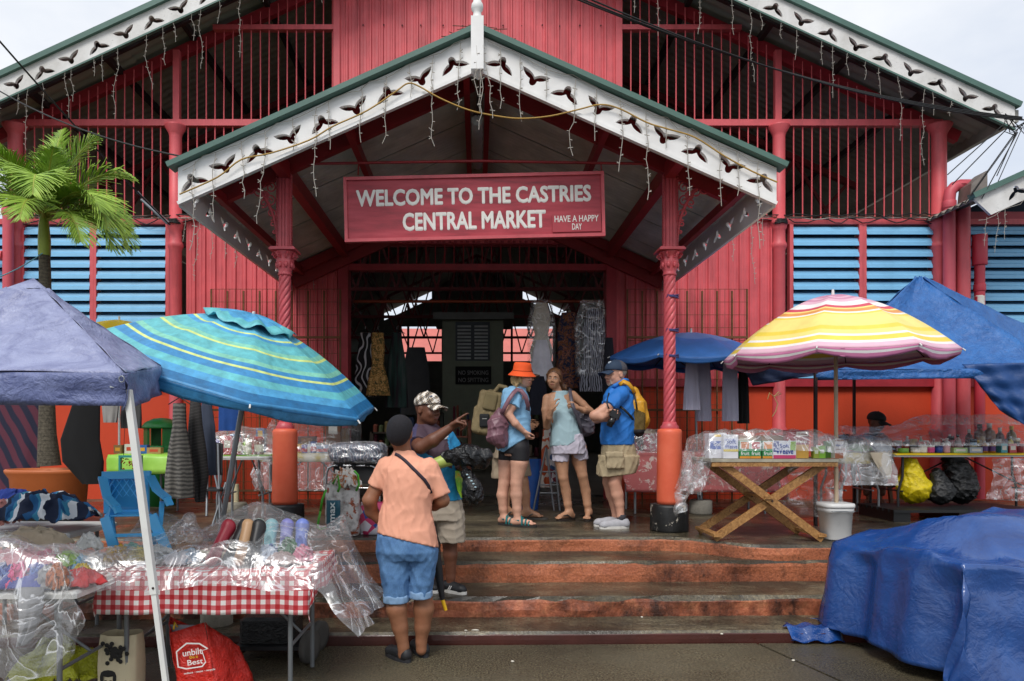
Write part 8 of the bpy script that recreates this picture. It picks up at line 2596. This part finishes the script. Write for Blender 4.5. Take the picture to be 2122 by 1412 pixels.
for i, (lb, k, px_, r_, h_, col, row) in enumerate(jars):
    Y_ = 8.02 + .2 * row
    c_ = (P(px_, 0, Y_).x, Y_, zj)
    lb2 = lb + ' on the yellow-cloth table'
    if k == 'x': box_pack(lb2, c_, (r_, .08, h_), col, 'carton', panels=[(-r_ * .35, r_ * .35, h_ * .3, h_ * .75, 'E0DCD4')])
    else: bottle(lb2, c_, r_, h_, col, {'navy': '1C2C70', 'black': '141414', 'large': '141414', 'olive': 'D8B020'}.get(lb.split()[0].split('-')[0], 'E0E0E0'), {'c': 'tin', 'j': 'jar', 'b': 'bottle'}[k], k, {'pink-labelled': 'C03A78', 'amber': '5A3A7A', 'second': '5A3A7A', 'round': 'A02020'}.get(lb.split()[0]))
names = [('mauve', '8A6A90'), ('brick red', 'A0402C'), ('mustard', 'B08A28'), ('mint', '8ABCA0'), ('cobalt', '2A50A0'), ('ivory', 'D8D0BC'), ('charcoal', '34343A'), ('crimson', '98203A'), ('pale pink', 'D8B0B4'), ('bottle green', '1E5A3A'), ('sky blue', '7AB0D4'), ('tan', 'B09470'), ('orange', 'D8782C'), ('silver', 'B4B8BC'), ('plum', '5A2A4C'), ('lemon', 'DCCC60')]
for i, (nm, col) in enumerate(names):
    Y_ = 8.12 + .08 * (i % 5)
    k = 'bjc'[i % 3]
    bottle('small %s %s crowded among the jars on the yellow-cloth table' % (nm, {'b': 'bottle', 'j': 'pot', 'c': 'tin'}[k]), (P(1862 + i * 15.5, 0, Y_).x, Y_, zj), .026 + .008 * (i % 3), .09 + .03 * (i % 4), col, ('E0E0E0', '1C1C1C', 'C83030')[i % 3], {'c': 'tin', 'j': 'pot', 'b': 'bottle'}[k], k, ('E4DCD0', None, 'D8D0A0', None)[i % 4])
for i, (lb, px_, col) in enumerate((('folded green and white packets', 1780, '5A8A58'), ('silver and blue foil packets', 1825, '7A8AA0'), ('dark bundle', 1755, '2A2A30'), ('blue and white cloth packet', 1790, '4A6A90'), ('salmon cloth packet', 1825, 'A87060'))):
    c_ = P(px_, 0, 8.15 + .25 * (i > 1)); c_.z = zj + .035 + .04 * (i > 1)
    heap('packed_goods', lb + ' on the short table', c_, (.14, .1, .05 + .05 * (i > 1)), mat('goods_' + col, col, .5, var=.3, vs=24), 140 + i, 'goods', amp=.01, fr=40)
drape('plastic_sheet', 'clear polythene sheet over jars on the yellow-cloth table', 'plastic sheet', xm - .3, xb, 7.9, 8.6, zj + .02, (.2, .0, .03, .04), POLY, lambda x, y: .1 + .18 * (y - 7.9) / .7 + .14 * max(0, min(1, (x - 4.9) / .4)) * max(0, min(1, (y - 8.1) / .3)), .02, 70, 30, 53)
drape('plastic_sheet', 'clear polythene sheet hanging off the short table', 'plastic sheet', xa - .05, xm - .02, 7.98, 8.6, zj + .02, (.06, .1, .38, .04), POLY2, hump((xa + xm) / 2, 8.4, .6, .6, .17), .03, 44, 30, 54, flare=.15)
hp = P(2090, 1000, 7.85)
mb = MB(); mb.grid(patch(P(2060, 950, 7.9), P(2135, 950, 7.85), P(2125, 1040, 7.8), P(2045, 1035, 7.9), 8, 8, 0, .03, 9), 18, 18); tag(mb.build('plastic_sheet', POLY2), 'crumpled polythene hanging at the dark table legs by the orange wall', 'plastic sheet')
# ---- sacks and pallet under the table
heap('bin_liner', 'bright yellow stuffed sack under the yellow-cloth table', P(1893, 1008, 8.1), (.15, .12, .15), mat('yellow_sack', 'D4BE10', .35, var=.12, vs=8, bump=-.7, bs=9), 71, 'sack', extra=[([P(1893, 1010, 8.1), P(1885, 965, 8.1)], [.17, .08])], amp=.016, fr=42)
heap('bin_liner', 'small black sack beside the yellow one', P(1948, 1018, 8.05), (.13, .1, .12), BLKBAG, 72, 'sack', extra=[([P(1948, 1020, 8.05), P(1942, 985, 8.05)], [.13, .06])], amp=.016, fr=42)
heap('bin_liner', 'tall black sack under the yellow-cloth table', P(1988, 990, 8.2), (.16, .12, .2), BLKBAG, 73, 'sack', extra=[([P(1990, 1010, 8.2), P(1975, 950, 8.2)], [.17, .1])], amp=.016, fr=42)
pa_ = thing('pallet', P(1990, 1060, 7.9), 'black plastic pallet under the sacks', 'pallet')
px0, px1 = P(1850, 0, 7.7).x, P(2160, 0, 7.7).x
BLKP = mat('black_plastic', '141517', .5, var=.3, vs=14)
for k in range(7):
    MB().bx(px0, px1, 7.68 + k * .11, 7.76 + k * .11, H4 + .1, H4 + .13).build('slat', BLKP, pa_)
for x in (px0 + .1, (px0 + px1) / 2, px1 - .1):
    MB().bx(x - .09, x + .09, 7.7, 8.4, H4, H4 + .098).build('runner', BLKP, pa_)
# ---- blue canopy
TARP = mat('blue_canopy_cloth', fn=lambda N, b_: N.ramp(N.noise(6, 6, .65, None, 1.), [(.3, lin('1A4F8E')), (.7, lin('2E6CB0'))]), rough=.45, bump=-.7, bs=8)
bc = thing('gazebo', P(1950, 1034, 8.3), 'pointed blue gazebo canopy behind the striped umbrella', 'canopy')
pk2 = P(1905, 570, 8.4)
c4 = [P(1690, 768, 7.5), P(2190, 762, 7.3), P(2250, 735, 9.4), P(1770, 690, 9.5)]
for i, nm in enumerate(('front_panel', 'right_panel', 'back_panel', 'left_panel')):
    a, b_ = c4[i], c4[(i + 1) % 4]
    mb = MB(); mb.grid(patch(pk2 + (a - pk2) * .03, pk2 + (b_ - pk2) * .03, b_, a, 10, 10, .20, .012, i), 26, 22, thick=.003); mb.build(nm, TARP, bc)
    lo = V((0, 0, .10))
    mb = MB(); mb.grid(patch(a, b_, b_ - lo, a - lo, 10, 4, 0, .012, 9 + i), 24, 4, thick=.003); mb.build('valance', TARP, bc)
for q_ in c4:
    MB().bar(q_ - V((0, 0, .02)), V((q_.x, q_.y, H4)), .03, .03).build('leg', DARKSTEEL, bc)
mb = MB(); mb.grid(patch(P(1995, 755, 7.4), P(2200, 750, 7.1), P(2210, 930, 7.0), P(2070, 850, 7.3), 10, 10, 0, .02, 4), 26, 22, thick=.003); mb.build('hanging_flap', mat('blue_canopy_flap', '15417A', .5, var=.15, vs=5, bump=.8, bs=14), bc)
mb = MB(); mb.grid(patch(P(1535, 755, 8.0), P(1700, 752, 7.6), P(1705, 775, 7.6), P(1560, 800, 8.0), 10, 6, .05, .015, 6), 20, 8, thick=.003); mb.build('rolled_side', mat('navy_canopy_cloth', '1A2C50', .6, var=.2, bump=.6, bs=18), bc)
# ---- blue tarpaulin over the near stall
zt0 = .70
stl = thing('covered_stall', (3.7, 4.8, 0), 'stall fully covered by a crinkled royal blue tarpaulin in the corner', 'stall')
TRP = mat('royal_tarpaulin', fn=lambda N, b_: N.ramp(N.noise(3, 6, .65, None, 1.2), [(.3, lin('103470')), (.7, lin('1F4E92'))]), rough=.25, bump=-.3, bs=3.2, spec=.9)
L_, W_ = 2.7, 1.15
ex_ = V((1, -.03, 0)).normalized(); ey_ = V((-.17, 1, 0)).normalized()
o_ = V((2.80, 4.18, 0))
def tarp(u, v):
    sx = -.62 + 3.6 * u; sy = -.78 + 2.4 * v
    ox, oy = max(-sx, 0), max(-sy, 0) + max(sy - W_, 0)
    x, y = max(sx, 0), min(max(sy, 0), W_)
    drop = math.hypot(ox, oy) if (ox and oy) else ox + oy
    bul = .2 * math.exp(-((x - .75) / .45) ** 2 - ((y - .8) / .35) ** 2) + .17 * max(0, min(1, (x - .6) / .6)) + .03 * math.sin(7 * x + 5 * y)
    q = V((sx, sy, 0))
    cre = (1 - abs(mnoise.noise(q * 1.6)) * 2) ** 3 * .035 + mnoise.noise(q * 5) * .012 + (1 - abs(mnoise.noise(V((sx * 1.2 + sy, sy * 3.1 - sx, 3)))) * 2) * .014
    edge = min(1, drop / .12)
    z = max(.012, zt0 + (bul + cre) * (1 - edge) - drop)
    fold = edge * (.035 * math.sin(9 * sy + 1) + .025 * math.sin(17 * sy)) if ox else 0
    foldy = edge * (.03 * math.sin(8 * sx) + .03 * mnoise.noise(q * 3)) if oy else 0
    bot = max(0, drop - (zt0 - .012))                     # what reaches the ground lies flat
    p = o_ + ex_ * (x - ox * .12 - (bot * .8 if ox else 0) + fold) + ey_ * (y + (math.copysign(oy * .12 + bot * .5, sy - W_ / 2) if oy else 0) + foldy)
    zf_ = 0 if p.y < 5.1 else .088 if p.y < 5.5 else .241
    return V((p.x, p.y, max(z, zf_ + .01) + edge * cre * .4))
mb = MB(); mb.grid(tarp, 130, 96, thick=.002); mb.build('tarpaulin', TRP, stl)
MB().bx(2.9, 5.4, 4.35, 5.1, .05, .64).build('stall_body', mat('dark_stall_wood', '2A2420', .9), stl)
mb = MB(); mb.grid(lambda u, v: P(1640 + 110 * u + 8 * math.sin(9 * v), 1326 - 22 * v + 3 * math.sin(14 * u), 5.12) + V((0, .16 * v, 0)) * 1 + V((0, 0, .0)), 14, 8, thick=.003)
fl_ = mb.build('folded_corner', TRP, stl)
for v_ in fl_.data.vertices: v_.co.z = .02 + .012 * math.sin(v_.co.x * 40) + (.088 if v_.co.y > 5.17 else 0)

# ================================================================ inside and behind: grilles, hanging dresses, kiosk
for s_, (pa0, pb0), lb in ((-1, (438, 705), 'rusty mesh grille against the ribbed wall on the palm side'), (1, (1300, 1548), 'rusty mesh grille against the ribbed wall behind the blue umbrella')):
    g_ = thing('security_grille', (P((pa0 + pb0) / 2, 0, 9.9).x, 9.9, H4), lb, 'grille')
    xa, xb = P(pa0, 0, 9.9).x, P(pb0, 0, 9.9).x
    z0, z1 = H4, P(0, 600, 9.9).z
    for k in range(9):
        x = xa + (xb - xa) * k / 8
        MB().bar((x, 9.9, z0), (x, 9.9, z1 - (.02 if k % 8 else 0)), .022, .022).build('upright', RUST, g_)
    for zz in (P(0, 700, 9.9).z, 1.8, .7):
        MB().bar((xa, 9.87, zz), (xb, 9.87, zz), .022, .03).build('rail', RUST, g_)
    for k in range(17):
        zz = z0 + .1 + (z1 - z0 - .1) * k / 16
        MB().tube([(xa, 9.885, zz), (xb, 9.885, zz)], .0032, 4).build('mesh_wire', RUST, g_)
    for k in range(24):
        x = xa + (xb - xa) * (k + .5) / 24
        MB().tube([(x, 9.888, z0), (x, 9.888, z1)], .0028, 4).build('mesh_wire', RUST, g_)
rl = tag(MB().tube([(-1.83, 10.7, fz(600) - .1), (1.83, 10.7, fz(600) - .1)], .022, 8).build('clothes_rail', mat('orange_rail', '8A3A1C', .6)), 'orange-brown clothes rail across the market entrance', 'rail')
Yd = 10.6
SWIRL = mat('black_white_swirls', fn=lambda N, b_: N.ramp(N.n('TexWave', Vector=N.co(), Scale=3.4, Distortion=14., Detail=1.).outputs['Fac'], [(.0, lin('0E0C10')), (.72, lin('0E0C10')), (.78, lin('9A9AA0')), (.9, lin('C8C8CC'))]), rough=.8)
FLOR = mat('amber_floral', fn=lambda N, b_: N.ramp(N.noise(22, 5, .7, None, 1.5), [(.32, lin('1E1A10')), (.45, lin('5A5428')), (.52, lin('A87434')), (.6, lin('C8A46A')), (.68, lin('6A2A18'))]), rough=.8)
NAVF = mat('navy_rust_floral', fn=lambda N, b_: N.ramp(N.noise(10, 4, .65, None, 2.), [(.34, lin('10142A')), (.46, lin('1E2A50')), (.50, lin('8A5A24')), (.56, lin('6A2A20')), (.62, lin('B07A6A')), (.66, lin('14182C'))]), rough=.8)
MAZE = mat('black_white_lines', fn=lambda N, b_: N.ramp(N.n('TexWave', Vector=N.co((1, 1, .45)), Scale=11., Distortion=9., Detail=2.5, _wave_type='BANDS').outputs['Fac'], [(.4, lin('1A1A22')), (.55, lin('AEB0BE'))]), rough=.8)
CREAM = mat('cream_knit_dress', 'E4DCCC', .85, var=.12, vs=12)
hung('black and white swirl dress hanging at the entrance jamb', 757, 690, 822, 52, Yd, SWIRL, (.4, .6, .75, .9, 1), .15, 21, 'dress', depth=.06)
hung('amber floral sundress hanging next to the swirl dress', 783, 690, 820, 48, Yd - .15, FLOR, (.5, .6, .5, .85, 1.05), .2, 22, 'dress', depth=.07)
hung('dark green and plum dresses bunched beside the amber sundress', 822, 690, 845, 44, Yd + .2, mat('dark_green_plum', fn=lambda N, b_: N.ramp(N.noise(5, 3, .5, N.co((3, 1, .3))), [(.35, lin('2A1A24')), (.5, lin('24403A')), (.7, lin('4A4E4E'))]), rough=.9), (.4, .8, 1, 1.1), .25, 23, 'dress', depth=.08)
hung('cream halter dress with white skirt in a clear cover', 1122, 628, 792, 50, Yd - .1, [CREAM], (.45, .8, .55, .95, .8, .85), .12, 24, 'dress', depth=.08)
hung('white sundress hanging below the cream halter', 1122, 705, 790, 56, Yd - .25, mat('white_sundress', 'E6E4EC', .85), (.4, .62, .7, 1.0, .98), .16, 25, 'dress', hanger=False, depth=.09)
hung('navy and rust floral dress hanging between the two covered dresses', 1178, 648, 805, 56, Yd - .05, NAVF, (.5, .85, .8, 1, 1.1), .16, 26, 'dress', depth=.07)
hung('black and white lined dress in a clear cover at the entrance', 1233, 640, 812, 62, Yd - .25, MAZE, (.5, .85, .72, .95, 1.05), .18, 27, 'dress', depth=.08)
for px_, w_, lb in ((1122, 58, 'clear dust cover over the cream dress'), (1230, 78, 'clear dust cover over the lined dress')):
    cloth_t = hung(lb, px_, 622, 780, w_, Yd - (.12 if px_ < 1200 else .26), plastic_sheet('thin_dust_cover', (.85, .85, .85), .92, .2, 4., .5), (.7, 1.05, 1, .98), .1, 28, 'dust cover', 'dust_cover', hanger=False, depth=.13)
for i, (px_, py0, py1, w_, m_, lb) in enumerate(((1150, 870, 1000, 34, printed(('C8C0C0', '7A1C2C', '2A4A78'), 16), 'white scarf with crimson print hanging behind the tank-top woman'), (1132, 890, 1010, 22, printed(('D8CCC0', 'C0501C'), 12), 'white wrap with orange flames hanging by the step ladder'), (1115, 780, 860, 40, mat('dark_top', '1C1E2C', .9), 'navy top hanging behind the bucket-hat woman'), (862, 720, 860, 60, mat('shade_cloth', '2A2C30', .9), 'dim grey garments hanging deep inside the hall'), (1262, 700, 850, 26, mat('sleeve_dark', '20202A', .9), 'dark garment hanging at the entrance jamb behind the polo man'))):
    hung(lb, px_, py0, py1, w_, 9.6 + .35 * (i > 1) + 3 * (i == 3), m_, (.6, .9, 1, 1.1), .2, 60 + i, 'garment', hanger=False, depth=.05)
# kiosk with louvre window and painted notice
ki = thing('kiosk', (0, 20, H4), 'grey-green kiosk with louvred window inside the hall', 'kiosk')
KG = mat('grey_green_board', '9AA38E', .8, var=.12)
kx = lambda px_: (px_ - VX) * 20 / F
kz = lambda py_: HC - (py_ - VY) * 20 / F
MB().bx(kx(917), kx(1043), 20, 21.5, H4, kz(664)).build('wall', KG, ki)
MB().bx(kx(898), kx(1064), 19.8, 21.8, kz(664), kz(650)).build('roof', mat('kiosk_roof', '8A8C88', .7), ki)
for k in range(10):
    zz = kz(745) + (kz(672) - kz(745)) * k / 10
    for (a, b_) in ((948, 976), (983, 1011)):
        MB().bx(kx(a), kx(b_), 19.93, 19.99, zz, zz + .05).build('shutter_slat', mat('daylit_slat_colour', 'DCE2E0', .6), ki)  # pale slat colour stands in for daylight coming through the window
MB().bx(kx(944), kx(1015), 19.95, 19.999, kz(748), kz(668)).build('window_void', mat('window_grey', '4A545A', .4), ki)
nb_ = MB().bx(kx(944), kx(1018), 19.94, 19.99, kz(797), kz(760)).build('notice_board', mat('notice_black', '141414', .8), ki)
TK = facing((0, 19.93, 0))
text_fit('NO SMOKING', (kx(981), kz(773), 0), 62 * 20 / F, 9 * 20 / F, TK, prod_m('9A9A98'), 'lettering', nb_, bold=.01)
text_fit('NO SPITTING', (kx(981), kz(788), 0), 62 * 20 / F, 9 * 20 / F, TK, prod_m('9A9A98'), 'lettering', nb_, bold=.01)
# stalls deep inside the hall
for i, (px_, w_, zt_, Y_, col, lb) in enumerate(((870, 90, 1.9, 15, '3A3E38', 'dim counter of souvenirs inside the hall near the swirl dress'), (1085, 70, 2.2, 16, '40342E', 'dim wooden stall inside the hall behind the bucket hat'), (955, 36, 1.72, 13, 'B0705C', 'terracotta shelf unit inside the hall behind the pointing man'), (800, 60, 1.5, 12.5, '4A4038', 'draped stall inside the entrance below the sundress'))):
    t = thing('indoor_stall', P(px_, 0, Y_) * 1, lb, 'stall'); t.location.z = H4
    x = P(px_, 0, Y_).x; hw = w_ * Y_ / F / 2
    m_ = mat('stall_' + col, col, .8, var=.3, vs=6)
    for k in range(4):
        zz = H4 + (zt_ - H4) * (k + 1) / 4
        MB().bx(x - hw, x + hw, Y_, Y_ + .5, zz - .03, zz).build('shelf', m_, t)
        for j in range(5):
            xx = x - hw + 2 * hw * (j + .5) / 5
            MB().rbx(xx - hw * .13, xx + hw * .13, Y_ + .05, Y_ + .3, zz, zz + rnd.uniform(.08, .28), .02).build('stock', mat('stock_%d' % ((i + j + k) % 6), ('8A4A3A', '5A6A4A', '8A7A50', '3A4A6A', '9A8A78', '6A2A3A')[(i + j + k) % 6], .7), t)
    for sx in (-1, 1):
        MB().bx(x + sx * hw - .03, x + sx * hw + .03, Y_, Y_ + .5, H4, zt_).build('side', m_, t)
# blue crate and step ladder between the visitors
bcx = P(1098, 0, 9.0).x
MBc = thing('sack', (bcx, 9.0, H4), 'bright blue plastic sack standing behind the bucket-hat woman', 'sack')
cloth_tube([(0, .10, .1, .05, 0), (.3, .11, .09, .06, .02), (.62, .09, .06, .1, .05)], 5, 30, 2, (bcx, 9.0, H4), 0, mat('bright_blue_sack', '1A62C0', .4), 'bag', MBc)
sl_ = thing('step_ladder', P(1150, 1035, 8.9), 'grey aluminium step ladder behind the tank-top woman', 'ladder')
la = [(1132, 928), (1105, 1042)], [(1148, 928), (1160, 1042)], [(1132, 928), (1148, 1040)]
for (a, b_) in la:
    q_, q2 = P(*a, 8.8), P(*b_, 8.8); q2.z = H4
    MB().tube([q_, q2], .013, 6).build('rail', STEEL, sl_)
for py_ in (978, 1005, 1022):
    MB().tube([P(1118, py_, 8.8), P(1158, py_, 8.8)], .011, 6).build('rung', STEEL, sl_)

# ================================================================ small things
TIE = mat('violet_cord', '3A3A6A', .7)
for py_, lb in ((618, 'violet cord tied high round the twisted column'), (688, 'violet cord wound in the middle of the twisted column'), (741, 'violet cord tied low round the twisted column')):
    c_ = P(1392, py_, YC)
    mb = MB()
    for k in range(3):
        mb.tube([c_ + V((.066 * math.cos(a * .5236), .066 * math.sin(a * .5236), .012 * k + .008 * math.sin(a + k))) for a in range(13)], .0055, 5)
    tag(mb.build('tie_cord', TIE), lb, 'cord')
mb = MB(); c_ = P(1604, 822, 7.9)
mb.tube([c_ + V((x, 0, z)) for x, z in ((-.07, -.03), (-.05, .04), (0, 0), (.05, .05), (.08, .03), (.0, 0), (.04, -.08), (.02, -.16), (-.02, -.22))], .005, 5)
tag(mb.build('twine', mat('yellow_twine', 'C8B878', .8)), 'knotted pale yellow twine hanging from the canopy edge', 'twine')
rg = random.Random(12)
for i, (px_, py_, lb) in enumerate(((1330, 1281, 'white paper scrap on the lower tread below the polo man'), (1062, 1373, 'pale pebble on the paving in front of the steps'), (1496, 1316, 'small white scrap on the kerb step near the tarpaulin'), (965, 1309, 'broken concrete chip on the kerb edge near the umbrella tip'), (985, 1308, 'larger broken concrete chip on the kerb edge'), (1644, 1371, 'tiny pale pebble on the paving by the tarpaulin'))):
    h_ = (H1, 0, H1, H1, H1, 0)[i]
    Y_ = F * (HC - h_) / (py_ - VY)
    q_ = P(px_, py_, Y_)
    mb = MB(); mb.ell((0, 0, 0), (.012 + .02 * (i == 4), .009, .006), 7, 5)
    mb.v = [(x * rg.uniform(.7, 1.2) + q_.x, y * rg.uniform(.7, 1.2) + q_.y, z * rg.uniform(.7, 1.2) + h_ + .007) for x, y, z in mb.v]
    tag(mb.build('litter' if 'paper' in lb or 'scrap' in lb else 'stone_chip', mat('pale_scrap', 'C8C2B4', .8)), lb, 'litter' if 'scrap' in lb else 'stone')
# dressed rails of goods between the stalls: a grey hand basket and hanging carrier
hk = thing('carrier_bag', P(470, 985, 7.4), 'crumpled clear carrier bag hanging from the white table corner', 'bag')
cloth_tube([(0, .03, .03, .3, 0), (.06, .06, .05, .3, 0), (.14, .05, .04, .3, 0), (.2, .01, .01, .2, 0)], 6, 30, 5, P(535, 1012, 7.4), 0, POLY3, 'bag', hk)

# ---- repeated kinds share a group
GROUPS = {'person': 'people at the market entrance', 'beach_umbrella': 'beach umbrellas over the stalls', 'parasol': 'parasols behind the left stalls', 'icicle_lights': 'icicle light strings on the gables', 'overhead_cable': 'overhead cables', 'cable_bundle': 'cable bundles on the lintels', 'drainpipe': 'drainpipes on the facade', 'garment': 'hanging garments', 'plastic_sheet': 'polythene sheets over the stalls', 'folding_table': 'stall tables', 'tablecloth': 'tablecloths on the stall tables', 'product_box': 'boxed goods on the stalls', 'bottle': 'bottles on the stalls', 'jar': 'jars on the stalls', 'can': 'tins on the stalls', 'packed_goods': 'packed goods on the stalls', 'folded_clothes': 'heaped clothes', 'shoe': 'propped shoes', 'trainer': 'trainers in the back row', 'shopping_bag': 'shopping bags', 'shoulder_bag': 'shoulder bags of the visitors', 'carrier_bag': 'plastic carrier bags', 'bin_liner': 'stuffed sacks under the tables', 'umbrella_weight': 'umbrella weights', 'security_grille': 'mesh grilles beside the entrance', 'dust_cover': 'clear dust covers', 'indoor_stall': 'stalls inside the hall', 'gazebo': 'pop-up gazebos', 'tie_cord': 'cords round the twisted column', 'litter': 'scraps on the steps', 'stone_chip': 'stone chips on the steps'}
for o in C.objects:
    if o.parent is None and o.get('category'):
        g_ = GROUPS.get(o.name.split('.')[0])
        if g_:
            o['group'] = g_
